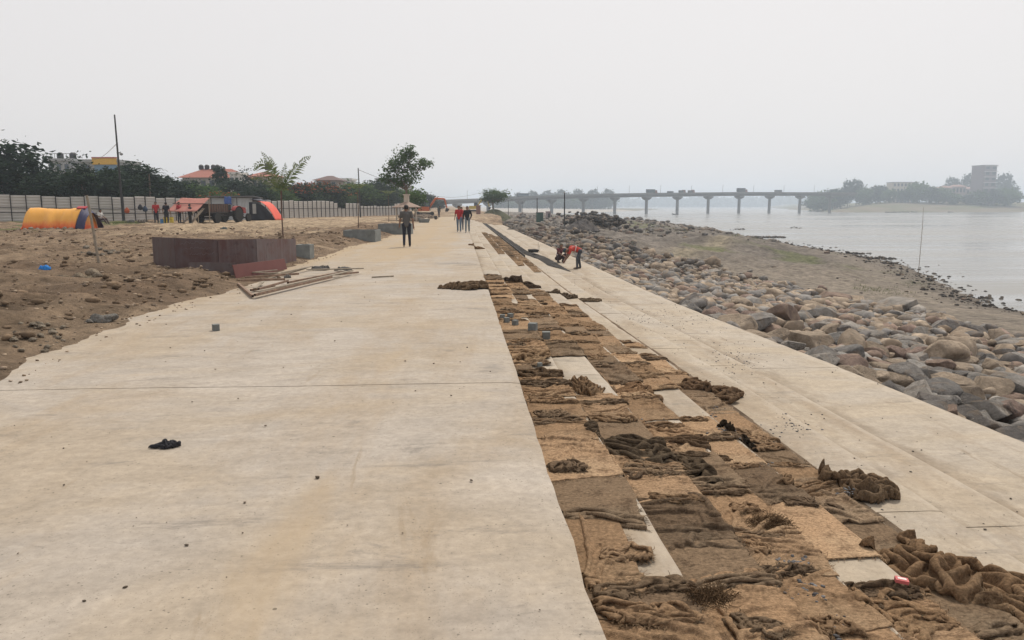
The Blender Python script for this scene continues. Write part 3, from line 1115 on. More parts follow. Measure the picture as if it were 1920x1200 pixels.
def cloth(name, label, cat, group, b0, b1, y0, y1, seed, col=(1, 1, 1), skew=0.0, kind='flat', lift=0.0, fringe=True, amp=.03):
    """a simulated sheet laid over the step profile between two arc lengths"""
    rs = np.random.default_rng(seed)
    P = SHEETS[kind][int(rs.integers(len(SHEETS[kind])))]
    if y0 < 8: P = refine(P)
    if rs.random() < .5: P = P[::-1] * np.array([-1, 1, 1])
    if rs.random() < .5 and kind != 'rolled': P = P[:, ::-1] * np.array([1, -1, 1])
    x, y, h = P[..., 0], P[..., 1], P[..., 2]
    nv, nu = P.shape[:2]
    px, py = np.percentile(x, 97) - np.percentile(x, 3), np.percentile(y, 97) - np.percentile(y, 3)
    Lb, Ly = b1 - b0, y1 - y0
    q = rs.uniform(0, 99)
    s = (y - np.percentile(y, 3)) / py; t = (x - np.percentile(x, 3)) / px
    Y = y0 + Ly * s + (t - .5) * skew + amp * fbm(t * 2.2 + q, s * 2.2, seed, 3)
    B = b0 + Lb * t - (s - .5) * skew * .5 + amp * fbm(t * 2.2, s * 2.2 + q, seed + 1, 3)
    h = h * min(1.1, .5 * (Lb / px + Ly / py)) * rs.uniform(.7, 1.0) * (.85 if kind != 'rag' else .9)
    h = h + .0016 * (1 + fbm(Y * 30, B * 30, seed + 2, 2)) + lift + .004
    x, z = profile(B)
    xa, za = profile(B - .012); xb, zb = profile(B + .012)
    nx, nz = -(zb - za), (xb - xa)
    nl = np.sqrt(nx * nx + nz * nz) + 1e-9
    x = x + nx / nl * h; z = z + nz / nl * h
    X = X0 + (x - X0) * taper(Y)
    c0 = (float(X.mean()), float(Y.mean()), float(z.min()))
    V = np.stack([X, Y, z], -1).reshape(-1, 3) - np.array(c0)
    me = qmesh(name, V, grid_faces(nv, nu))
    o = link(name, me, M['jute'])
    o.location = c0
    o.color = (*col, 1)
    if y0 < 12:
        md = o.modifiers.new('thickness', 'SOLIDIFY'); md.thickness = .006; md.offset = 0
    X, Y, z = X.T, Y.T, z.T
    if y0 < 9.5 and fringe:
        G = np.stack([X, Y, z], -1)
        FV = []; FF = []
        rim = [(0, j, (0, -1)) for j in range(nv)] + [(nu - 1, j, (0, 1)) for j in range(0, nv, 2)] + [(i, nv - 1, (1, 0)) for i in range(0, nu)]
        for (i, j, dr) in rim:
            if vn(np.array([i * .21 + q]), np.array([j * .21]), seed + 12)[0] < .5: continue
            for _ in range(int(rs.integers(1, 4))):
                p0 = G[i, j] + rs.normal(size=3) * np.array([.008, .008, .001])
                d = np.array([dr[0], dr[1], 0]) + rs.normal(size=3) * np.array([.8, .8, .35])
                d /= np.linalg.norm(d); L = rs.uniform(.012, .05); w = rs.uniform(.0012, .0028)
                sd = np.cross(d, (0, 0, 1)); sd /= np.linalg.norm(sd) + 1e-6
                for sg in range(2):
                    p1 = p0 + d * L * .5
                    p1[2] = max(p1[2] - (.004 if sg else 0), G[i, j][2] - .012)
                    k0 = len(FV)
                    FV += [p0 - sd * w, p0 + sd * w, p1 + sd * w + np.array([0, 0, .001]), p1 - sd * w]; FF.append((k0, k0 + 1, k0 + 2, k0 + 3))
                    d = d + rs.normal(size=3) * np.array([.5, .5, .15]); d /= np.linalg.norm(d); p0 = p1
        if FV:
            f = link('fringe', qmesh('fringe', np.array(FV) - np.array(c0), np.array(FF), smooth=False), M['jute'], o)
            f.color = tuple(.8 * c for c in col) + (1,)
            f['kind'] = 'stuff'
    return tag(o, label, cat, group)


ORD = {1: 'first', 2: 'second', 3: 'third', 4: 'fourth', 5: 'fifth', 6: 'sixth', 7: 'seventh'}


def jcol(rs):
    k = rs.random()
    g = rs.uniform(.78, 1.12)
    if k < .28: c = (1.42, 1.36, 1.3)
    elif k < .68: c = (1.14, 1.07, 1.0)
    elif k < .9: c = (.92, .93, .95)
    else: c = (.68, .68, .70)
    return tuple(g * x for x in c)


def make_jute():
    rs = np.random.default_rng(23)
    n = 0
    # stretches of bare concrete seen between the sheets: tread -> (far v, near v, share of the tread still covered)
    bare_v = {1: [(640, 657, .45), (685, 722, .45), (748, 781, .4), (984, 1117, .6)], 2: [(670, 745, 0), (841, 858, .6)],
              3: [(720, 745, .4), (792, 806, 0), (853, 862, .2), (923, 936, 0), (955, 1018, .45), (1150, 1200, .6)], 4: [(735, 795, 0), (1060, 1130, 0)], 5: [(655, 672, .3), (835, 852, .3)]}
    bare = {k: sorted([(ground(960, b, STEP_Z[k]).y, ground(960, a, STEP_Z[k]).y, f) for a, b, f in L]) for k, L in bare_v.items()}

    def one(k, y, y2, f0, f1):
        nonlocal n
        b0, b1 = tread_b(k, f0), tread_b(k, f1)
        if f1 > .8 and rs.random() < .16: b1 += rs.uniform(.05, .3)
        if rs.random() < .14: b0 -= rs.uniform(.05, .16)
        q = rs.random()
        kind = 'rolled' if q < .34 else ('rumpled' if q < .62 else 'flat')
        shade = jcol(rs)
        tone = 'dark' if shade[0] < .75 else ('greyish' if shade[2] > shade[0] else ('pale' if shade[0] > 1.05 else 'tan'))
        size = 'short' if y2 - y < .55 else ('long' if y2 - y > .85 else 'middling')
        lab = {'flat': '%s %s flat jute sheet spread on the %s step below the promenade',
               'rolled': '%s %s jute sheet with one end gathered up on the %s step below the promenade',
               'rumpled': '%s %s rumpled jute sheet lying on the %s step below the promenade'}[kind] % (size, tone, ORD[k])
        cloth('jute_sheet', lab, 'jute sheet', '%s %s %s jute sheets on the %s step' % (size, tone, kind, ORD[k]), b0, b1, y - rs.uniform(.0, .05), y2 + rs.uniform(.0, .04), 100 + n, shade, rs.uniform(-.16, .16), kind, lift=.006 * (n % 3))
        n += 1

    for k in range(1, 6):
        y = 2.2 + rs.uniform(0, .3)
        yend = [0, 20.5, 20.2, 19.6, 17.2, 13.5][k]
        while y < yend:
            y2 = y + rs.uniform(.42, 1.05) * (1.0 + y * .012)
            part = None
            for (ya, yb, f) in bare.get(k, []):
                if ya - .02 <= y < yb - .05: y2 = yb; part = f
                elif y < ya < y2:
                    y2 = ya if ya - y > .2 else y2
            if y2 - y < .08: y = y2 + .03; continue
            if part == 0 or (part is None and rs.random() < .015): y = y2; continue
            one(k, y, y2, rs.uniform(-.03, .06), ((rs.uniform(.9, 1.0) if rs.random() < .92 else rs.uniform(.65, .85)) if part is None else part))
            if rs.random() < .7:      # a gathered strip of sacking along the seam
                fa = rs.uniform(-.06, .3); fb = min(1.02, fa + rs.uniform(.45, .95)); w = rs.uniform(.07, .17)
                jc = tuple(.8 * c for c in jcol(rs))
                tw = ('pale' if jc[0] > .98 else ('tan' if jc[0] > .78 else 'dark')) + (' long' if fb - fa > .78 else (' short' if fb - fa < .58 else '')) + (' thick' if w > .125 else ' thin')
                cloth('jute_strip', '%s gathered strip of jute across a seam between sheets on the %s step' % (tw, ORD[k]), 'jute strip', '%s gathered strips on the %s step' % (tw, ORD[k]), tread_b(k, fa), tread_b(k, fb), y2 - w * .6, y2 + w * .4, 900 + n * 3, jc, rs.uniform(-.10, .10), 'rag', lift=.012, amp=.05)
            if rs.random() < .28:      # a dropped rag
                fa = rs.uniform(-.05, .6); yy = rs.uniform(y, y2 - .05)
                jc = tuple(.85 * c for c in jcol(rs)); tw = 'pale' if jc[0] > 1.02 else ('tan' if jc[0] > .82 else 'dark')
                cloth('jute_rag', 'small %s crumpled jute rag lying over the sacking on the %s step' % (tw, ORD[k]), 'jute rag', '%s crumpled rags on the %s step' % (tw, ORD[k]), tread_b(k, fa), tread_b(k, fa + rs.uniform(.25, .42)), yy, yy + rs.uniform(.1, .24), 901 + n * 3, jc, rs.uniform(-.2, .2), 'rag', lift=.014, amp=.06)
            y = y2 + rs.uniform(-.05, .02)
    # upstream stretch, past the clean treads
    for k in (3, 4, 5):
        y = 30.0 + (k == 3) * 5 - (k == 5) * 1
        while y < 62:
            y2 = y + rs.uniform(.8, 1.8)
            cloth('jute_sheet', 'dark rumpled jute sheet upstream on the %s step beside the wet cement' % ORD[k], 'jute sheet', 'upstream jute sheets on the %s step' % ORD[k], tread_b(k, rs.uniform(0, .1)), tread_b(k, rs.uniform(.8, 1)), y, y2, 2000 + n, tuple(.7 * c for c in jcol(rs)), rs.uniform(-.1, .1), 'rumpled', lift=.01)
            n += 1
            y = y2 - .02


make_jute()


HEAPS = [sim_cloth(36, 36, 1.0, 1.0, .52 - .02 * i_, .55 - .015 * i_, .2, 700 + i_, .022, bend=.09) for i_ in range(5)]
HEAPS_BIG = [sim_cloth(48, 48, 1.4, 1.4, .55, .55, .2, 720 + i_, .016, bend=.08) for i_ in range(3)]


def heap(name, label, cat, p, rx, ry, h, seed, col, rz=0.0, n=58, group=None, mat=None, drape=False):
    """a dropped, bunched-up cloth, about 2 rx by 2 ry and h high"""
    rs = np.random.default_rng(seed)
    LIB = HEAPS_BIG if max(rx, ry) > .3 and n > 40 else HEAPS
    P = LIB[int(rs.integers(len(LIB)))]
    if n > 40: P = refine(P)
    x, y, z = P[..., 0], P[..., 1], P[..., 2]
    nu, nv = x.shape
    w = rs.uniform(0, 6.28)
    x, y = x * math.cos(w) - y * math.sin(w), x * math.sin(w) + y * math.cos(w)
    x = x - x.mean(); y = y - y.mean()
    x = x * rx / np.percentile(np.abs(x), 96); y = y * ry / np.percentile(np.abs(y), 96)
    dome = np.clip(1 - (x / rx) ** 2 - (y / ry) ** 2, 0, 1)
    z = z / np.percentile(z, 99) * h * .58 + h * .22 * dome ** .8 + .004
    if drape:
        c, s_ = math.cos(rz), math.sin(rz)
        wx = p.x + x * c - y * s_; wy = p.y + x * s_ + y * c
        xr = X0 + (wx - X0) / taper(wy)
        zz = sum(np.interp(xr + o_, _PX, _PZ) for o_ in (-.04, -.02, 0, .02, .04)) / 5
        z = z + np.maximum(zz, np.interp(xr, _PX, _PZ)) - p.z
    me = qmesh(name, np.stack([x, y, z], -1).reshape(-1, 3), grid_faces(nu, nv))
    o = link(name, me, mat or M['jute'])
    o.location = p; o.rotation_euler = (0, 0, rz); o.color = (*col, 1)
    md = o.modifiers.new('thickness', 'SOLIDIFY'); md.thickness = .006; md.offset = 0
    return tag(o, label, cat, group)


def on_step(u, v, k):
    return ground(u, v, STEP_Z[k])


def make_heaps():
    p = ground(878, 541, 0.0)
    heap('jute_heap', 'dark bunched jute cloth draped at the edge of the promenade slab', 'jute cloth', p, .46, .34, .2, 304, (.62, .6, .58), drape=True)
    p = on_step(1605, 925, 6)
    heap('jute_heap', 'crumpled brown jute bundle thrown onto the bare sixth step', 'jute cloth', p, .34, .30, .24, 302, (.62, .6, .58), drape=True)
    p = on_step(1520, 925, 5)
    heap('jute_heap', 'long twisted jute cloth trailing from the crumpled bundle to the fifth step', 'jute cloth', p, .42, .12, .09, 303, (.85, .8, .75), .5, drape=True)
    p = on_step(1342, 745, 6)
    heap('jute_heap', 'dark crumpled jute bundle with a spread flap on the sixth step', 'jute cloth', p, .38, .36, .17, 304, (.6, .55, .52), .2, drape=True)
    p = on_step(1790, 1085, 5)
    heap('jute_heap', 'large heap of folded ragged jute cloth at the outer edge of the fifth step', 'jute cloth', p + Vector((.1, 0, -.02)), .55, .42, .2, 305, (.8, .74, .68), -.5, 80, drape=True)
    p = on_step(1225, 850, 2)
    heap('dark_cloth', 'dark grey wet jute cloth sprawled across the second and third steps', 'jute cloth', p + Vector((0, 0, -.01)), .50, .26, .13, 306, (.38, .40, .42), -.35, 70, drape=True)
    p = on_step(1390, 835, 5)
    heap('black_bag', 'black crumpled bag at the outer edge of the fifth step', 'bag', p + Vector((-.06, 0, 0)), .16, .22, .15, 307, (.1, .1, .1), .3, drape=True)
    p = on_step(975, 528, 2)
    heap('dark_cloth', 'blackish cloth bundle on the second step at the upstream end of the sacking', 'jute cloth', p, .45, .30, .22, 308, (.25, .24, .25), drape=True)
    p = on_step(1058, 548, 4)
    heap('jute_heap', 'folded grey cloth lying on the bare fourth step', 'jute cloth', p, .40, .28, .16, 309, (.35, .36, .37), .4, drape=True)
    p = on_step(1105, 555, 5)
    heap('grey_rag', 'flattened grey rag on the fifth step', 'rag', p, .34, .22, .10, 310, (.6, .62, .62), drape=True)
    p = on_step(1095, 730, 2)
    heap('jute_heap', 'rounded tent-like jute fold standing on the bare second step', 'jute cloth', p, .15, .34, .15, 311, (.8, .74, .68), .1, drape=True)
    p = on_step(1000, 672, 1)
    heap('jute_heap', 'tan jute cloth humped up against the first riser', 'jute cloth', p, .24, .28, .13, 312, (1.0, .95, .88), .2, drape=True)
    p = on_step(1015, 705, 1)
    heap('jute_heap', 'dark rumpled jute fold on the first step beside bare concrete', 'jute cloth', p, .26, .14, .10, 313, (.5, .48, .46), .1, drape=True)
    p = on_step(1190, 735, 3)
    heap('jute_heap', 'brown bundled jute fold on the third step beside a bare patch', 'jute cloth', p, .28, .18, .10, 314, (.8, .7, .62), .8, drape=True)
    p = on_step(1690, 1160, 4)
    heap('jute_heap', 'broad humped jute sheet on the fourth step under a red packet', 'jute cloth', p, .26, .28, .07, 315, (.95, .88, .8), .1, drape=True)
    p = on_step(893, 467, 1)
    heap('jute_heap', 'small brown cloth left alone on the clean first step', 'jute cloth', p, .3, .3, .15, 316, (.7, .6, .5), drape=True)
    p = on_step(1300, 832, 3)
    heap('jute_heap', 'dark brown frilled jute roll on the third step', 'jute cloth', p, .30, .11, .09, 317, (.45, .42, .4), -.15, drape=True)
    # tangles of loose jute fibre
    for (u, v, k, r, lab) in [(1445, 985, 3, .13, 'dark tangle of loose jute fibre on the third step'), (1695, 1055, 5, .10, 'small dark tangle of jute fibre on the fifth step'), (1330, 1125, 1, .09, 'brown frayed tangle of jute fibre on the first step')]:
        rs = np.random.default_rng(int(u))
        mb = MB()
        for _ in range(420):
            w = rs.uniform(0, 6.28); q = r * rs.random() ** .6
            x, y, z = q * math.cos(w) * 1.2, q * math.sin(w) * .8, .005 + .06 * rs.random() * (1 - (q / r) ** 2)
            pts = []
            hd = rs.uniform(0, 6.28)
            for i in range(6):
                pts.append((x, y, max(z, .004)))
                hd += rs.normal() * .7
                x += math.cos(hd) * .013; y += math.sin(hd) * .013; z += rs.normal() * .010
            mb.tube(pts, rs.uniform(.0009, .002), 3)
        o = mb.build('fibre_tangle', M['jute'])
        o.location = on_step(u, v, k); o.color = (.48, .44, .4, 1)
        tag(o, lab, 'fibre tangle')
    # gravel spilt on the sacking
    rs = np.random.default_rng(77)
    sp = []
    for (u, v, k, n, s) in [(1490, 1060, 3, 60, 16), (1500, 1110, 3, 60, 22), (1560, 1180, 3, 40, 25), (1400, 680, 6, 60, 25), (1360, 815, 4, 80, 14), (1480, 800, 6, 60, 20), (1300, 610, 6, 90, 40), (960, 605, 1, 40, 10), (1200, 600, 5, 60, 20), (1340, 775, 4, 20, 12), (1580, 925, 5, 40, 12), (1620, 935, 6, 30, 22), (1420, 880, 4, 20, 20), (1370, 660, 7, 60, 30), (1250, 590, 5, 60, 16), (1230, 800, 3, 16, 20)]:
        for _ in range(n):
            p = on_step(u + rs.normal() * s, v + rs.normal() * s * .45, k)
            sp.append((p.x, p.y, p.z + (.014 if k < 6 else .002), .006 + .014 * rs.random() ** 2, np.array((.13, .13, .135)) * rs.uniform(.6, 1.5)))
    scatter('gravel_spill', 'grey gravel spilt in patches over sacking and steps', 'gravel', sp, 1, seed=9)
    # small cement cubes by the sacking
    cube = None
    for i, (u, v, k, s, lab) in enumerate([(942, 600, 1, .08, 0), (950, 606, 1, .08, 0), (957, 598, 1, .08, 0), (966, 611, 1, .08, 0), (999, 622, 1, .12, 'single grey cement cube on the first step edge'), (1024, 638, 2, .12, 'grey cement cube on the second step amid sacking'), (1012, 690, 1, .05, 'small grey cement lump on rumpled sacking'), (405, 620, 0, .085, 'grey cement test cube alone on the open promenade')]):
        p = ground(u, v, STEP_Z[k])
        o = MB().box((0, 0, s / 2), (s, s, s)).build('cement_cube', M['planter'])
        o.location = p + Vector((0, 0, .012 if k else .004)); o.rotation_euler = (0, 0, .3 * i)
        tag(o, lab if lab else 'grey cement cube in the cluster on the first step', 'cement cube', None if lab else 'cement cubes clustered on the first step')
    p = on_step(1688, 1113, 4)
    o = MB().box((0, 0, .012), (.075, .045, .022)).build('packet', paint((.5, .12, .12)))
    MB().box((.0, 0, .0245), (.05, .02, .002)).build('packet_band', paint((.7, .6, .58)), o)
    o.location = p + Vector((0, 0, .075)); o.rotation_euler = (.1, .12, -.3)
    tag(o, 'tiny red and white packet lying on humped jute sheet', 'packet')
    # black rag on the promenade
    heap('black_rag', 'small black crumpled rag lying alone on the promenade slab', 'rag', ground(315, 838, 0), .085, .05, .06, 321, (.03, .03, .035), .2, 34, mat=M['paint'])


make_heaps()

# ================================================================== VEGETATION
def leaf_mesh(name, C, size, rs, tint=None, asp=0.55, up=0.0):
    """one rhombic leaf (or leaf clump) of four corners at each point of C"""
    n = len(C)
    a = rs.normal(size=(n, 3)); a[:, 2] *= 0.6; a /= np.linalg.norm(a, axis=1)[:, None]
    b = rs.normal(size=(n, 3)); b -= (b * a).sum(1)[:, None] * a; b /= np.linalg.norm(b, axis=1)[:, None]
    sz = (size * rs.uniform(.6, 1.35, n))[:, None]
    bend = np.cross(a, b) * sz * .22
    V = np.stack([C - a * sz, C - b * sz * asp + bend, C + a * sz, C + b * sz * asp + bend], 1).reshape(-1, 3)
    F = np.arange(4 * n).reshape(n, 4)
    me = qmesh(name, V, F, smooth=False)
    if tint is None: tint = rs.random(n)
    c = np.repeat(np.clip(tint, 0, 1), 4)
    vcol(me, np.stack([c, c, c], -1))
    return me


def crown_points(rs, nclump, nleaf, R, zc, spread, hollow=.35, lean=(0, 0)):
    """clumps on a lumpy ellipsoid, leaves round each clump"""
    pts = []; tn = []
    for _ in range(nclump):
        d = rs.normal(size=3); d /= np.linalg.norm(d)
        r = rs.uniform(hollow, 1.0) ** .6
        lump = 1 + .28 * math.sin(3 * math.atan2(d[1], d[0]) + rs.uniform(-.4, .4)) * (1 - abs(d[2]))
        c = d * r * lump * np.array(R)
        m = int(nleaf * rs.uniform(.5, 1.5))
        k = rs.normal(size=(m, 3)) * spread * rs.uniform(.6, 1.3) * np.array([1, 1, .7])
        pts.append(c + k + np.array([lean[0] * (c[2] + R[2]), lean[1], zc]))
        base = rs.uniform(0, .7) + .25 * d[2]
        tn.append(base + rs.uniform(0, .35, m))
    return np.vstack(pts), np.hstack(tn)


def trunk_mesh(rs, h, r, nl, R, zc):
    mb = MB()
    pts = []; x = y = 0
    for i in range(7):
        pts.append((x, y, h * i / 6 * 1.02)); x += rs.normal() * r * .5; y += rs.normal() * r * .5
    mb.tube(pts, [r * (1.25 - .75 * i / 6) for i in range(7)], 8)
    for _ in range(nl):
        i = int(rs.integers(3, 6)); b = Vector(pts[i])
        d = rs.normal(size=3); d[2] = abs(d[2]) * .7 + .3; d /= np.linalg.norm(d)
        e = Vector((d[0] * R[0] * .75, d[1] * R[1] * .75, zc + d[2] * R[2] * .6 - b.z * .3))
        mdl = b.lerp(e, .5) + Vector((rs.normal() * .1, rs.normal() * .1, -.08 * h))
        mb.tube([b, mdl, e], [r * .5, r * .32, r * .1], 6)
    return mb.mesh('trunk', 40)


PROTO = {}


def broad_proto(key, h, R, nclump, nleaf, leafsize, mat, r=.16, nl=6, seed=1, zc=None, spread=None, bloom=0.0, hollow=.35):
    rs = np.random.default_rng(seed)
    zc = zc if zc is not None else h - R[2]
    P, T = crown_points(rs, nclump, nleaf, R, zc, spread or R[0] * .2, hollow)
    P[:, 2] = np.maximum(P[:, 2], .25)
    out = {'crown': (leaf_mesh('crown', P, leafsize, rs, T), mat), 'trunk': (trunk_mesh(rs, zc, r, nl, R, zc), M['bark'])}
    if bloom:
        up = P[P[:, 2] > zc + .1 * R[2]]
        k = up[rs.random(len(up)) < bloom] + np.array([0, 0, .1])
        out['blossom'] = (leaf_mesh('blossom', k, leafsize * .95, rs), M['bloom'])
    PROTO[key] = out


def place_tree(key, name, label, p, s, rz=0.0, group=None, cat='tree', sz=None):
    o = empty(name, p, rz, label, cat, group)
    o.scale = (s, s, sz or s)
    for k, (me, mat) in PROTO[key].items():
        link(k, me, M[mat] if isinstance(mat, str) else mat, o)
    return o


def frond(V, F, T, base, direction, L, droop, rs, nleaf=16, lw=.035, ll=.34, stiff=0.0, plane=False):
    """a feather palm frond: midrib plus paired leaflets"""
    d = np.array(direction, float); d /= np.linalg.norm(d)
    p = np.array(base, float); side = np.cross(d, (0, 0, 1)); side /= (np.linalg.norm(side) + 1e-6)
    prev = p.copy()
    for i in range(nleaf):
        t = (i + 1) / nleaf
        dd = d + np.array([0, 0, -droop * t * t * 1.5]); dd /= np.linalg.norm(dd)
        nx = prev + dd * L / nleaf
        # midrib
        n = len(V); w = .018 * (1 - t * .7) * L * .35
        V += [prev - side * w, prev + side * w, nx + side * w, nx - side * w]; F.append((n, n + 1, n + 2, n + 3)); T.append(.35)
        if i > 1:
            for s in (-1, 1):
                l = ll * L * .5 * math.sin(math.pi * min(.98, .12 + t * .85)) * rs.uniform(.8, 1.1)
                sd_ = side
                if plane:
                    sd_ = np.cross(dd, (0, 1, 0)) * .8 + np.array([0, rs.normal() * .5, 0])
                ld = sd_ * s * .9 + dd * (.65 - stiff) + np.array([0, 0, .25 - .35 * rs.random()]) + stiff * np.array([s * .8, 0, -.3]); ld /= np.linalg.norm(ld)
                tip = nx + ld * l - (np.array([0, 0, l * .3]) if plane else 0); q = np.cross(ld, (0, 0, 1) if not plane else (0, 1, 0)); q /= (np.linalg.norm(q) + 1e-6)
                n = len(V)
                V += [nx, nx + ld * l * .4 + q * lw * L, tip, nx + ld * l * .4 - q * lw * L]; F.append((n, n + 1, n + 2, n + 3)); T.append(rs.uniform(0, 1))
        prev = nx


def palm_proto(key, h, L, nf, mat, seed, rtrunk=.13, droop=.9, upmin=.1, upmax=1.0, nleaf=16, lw=.03, ll=.5):
    rs = np.random.default_rng(seed)
    V = []; F = []; T = []
    for i in range(nf):
        w = 6.283 * i / nf + rs.uniform(-.3, .3); e = rs.uniform(upmin, upmax)
        frond(V, F, T, (0, 0, h), (math.cos(w), math.sin(w), e), L * rs.uniform(.8, 1.1), droop * rs.uniform(.7, 1.2), rs, nleaf, lw, ll)
    me = qmesh('fronds', np.array(V), np.array(F), smooth=False)
    c = np.repeat(np.array(T), 4); vcol(me, np.stack([c, c, c], -1))
    mb = MB()
    mb.tube([(0, 0, 0), (.03, 0, h * .4), (0, .02, h * .8), (0, 0, h + .1)], [rtrunk * 1.3, rtrunk, rtrunk * .9, rtrunk * .6], 9)
    PROTO[key] = {'crown': (me, mat), 'trunk': (mb.mesh('trunk', 40), M['bark'])}


broad_proto('round_a', 8.5, (3.2, 3.2, 3.7), 170, 26, .26, 'leafdark', seed=1, spread=.55)
broad_proto('round_b', 8.0, (3.4, 3.0, 3.5), 170, 26, .25, 'leafdark', seed=2, spread=.6, zc=4.0)
broad_proto('round_c', 7.5, (3.3, 3.3, 3.3), 170, 26, .26, 'leaf', seed=3, spread=.6, zc=4.2)
broad_proto('bloom_a', 7.5, (3.8, 3.4, 2.2), 110, 26, .25, 'leaf', seed=4, spread=.55, bloom=.18, zc=4.4)
broad_proto('bloom_b', 8.0, (3.8, 3.6, 2.6), 120, 26, .25, 'leafdark', seed=5, spread=.55, bloom=.30, zc=4.6)
broad_proto('column', 9.0, (1.2, 1.2, 4.0), 90, 24, .24, 'leafdark', seed=6, spread=.35, zc=4.8)
broad_proto('conifer', 9.0, (1.7, 1.7, 3.6), 80, 22, .22, 'leafdark', seed=7, spread=.5, zc=5.0, hollow=.2)
palm_proto('palm_a', 6.4, 2.6, 16, 'leafdark', 8)
palm_proto('palm_b', 5.2, 2.3, 14, 'leafdark', 9, droop=.7)
broad_proto('far_a', 13, (6.5, 6.5, 5.2), 120, 14, .8, 'leafdark', seed=12, spread=1.1, zc=6.5, r=.3, nl=3)
broad_proto('far_b', 12, (7.5, 6.5, 4.8), 120, 14, .8, 'leaf', seed=13, spread=1.2, zc=5.8, r=.3, nl=3)
broad_proto('far_c', 17, (5, 5, 6.5), 100, 14, .75, 'leafdark', seed=14, spread=1.0, zc=9.5, r=.3, nl=3)
def lobed_proto(key, lobes, nclump, nleaf, leafsize, mat, seed, trunk):
    rs = np.random.default_rng(seed)
    P = []; T = []; mb = MB()
    fork = Vector(trunk)
    mb.tube([(0, 0, 0), fork * .5 + Vector((.05, 0, 0)), fork], [.14, .11, .09], 8)
    for (c, R, k) in lobes:
        a, b = crown_points(rs, int(nclump * k), nleaf, R, 0, .24, .25)
        P.append(a + np.array(c)); T.append(b)
        c = Vector(c)
        mb.tube([fork, fork.lerp(c, .5) + Vector((rs.normal() * .1, rs.normal() * .1, -.1)), c], [.07, .045, .02], 6)
        for _ in range(4):
            d = Vector((rs.normal() * R[0] * .6, rs.normal() * R[1] * .6, rs.normal() * R[2] * .5))
            mb.tube([fork.lerp(c, .6), c + d], [.03, .008], 5)
    PROTO[key] = {'crown': (leaf_mesh('crown', np.vstack(P), leafsize, rs, np.hstack(T)), mat), 'trunk': (mb.mesh('trunk', 40), M['bark'])}


lobed_proto('open_tree', [((0, 0, 5.2), (.9, .9, 1.1), 1.0), ((.35, 0, 4.0), (1.1, 1.0, .8), 1.0), ((-1.1, .1, 4.6), (.8, .7, .8), .8), ((1.6, 0, 4.9), (.8, .6, .45), .6), ((-1.6, -.1, 3.7), (.7, .6, .5), .5), ((-.5, .2, 3.3), (.8, .7, .4), .5), ((.5, 0, 5.9), (.5, .5, .5), .5)], 34, 24, .105, 'leaf', 15, (.15, 0, 2.7))
broad_proto('small_tree', 3.0, (.9, .9, .9), 34, 16, .13, 'leaf', r=.05, nl=5, seed=16, zc=1.9, spread=.24)
broad_proto('umbrella_tree', 4.2, (3.1, 3.0, 1.5), 100, 34, .17, 'leaf', r=.17, nl=8, seed=17, zc=2.9, spread=.42, hollow=.15)
broad_proto('bush', 1.6, (1.3, 1.2, .8), 40, 22, .14, 'leaf', r=.04, nl=3, seed=18, zc=.8, spread=.3)


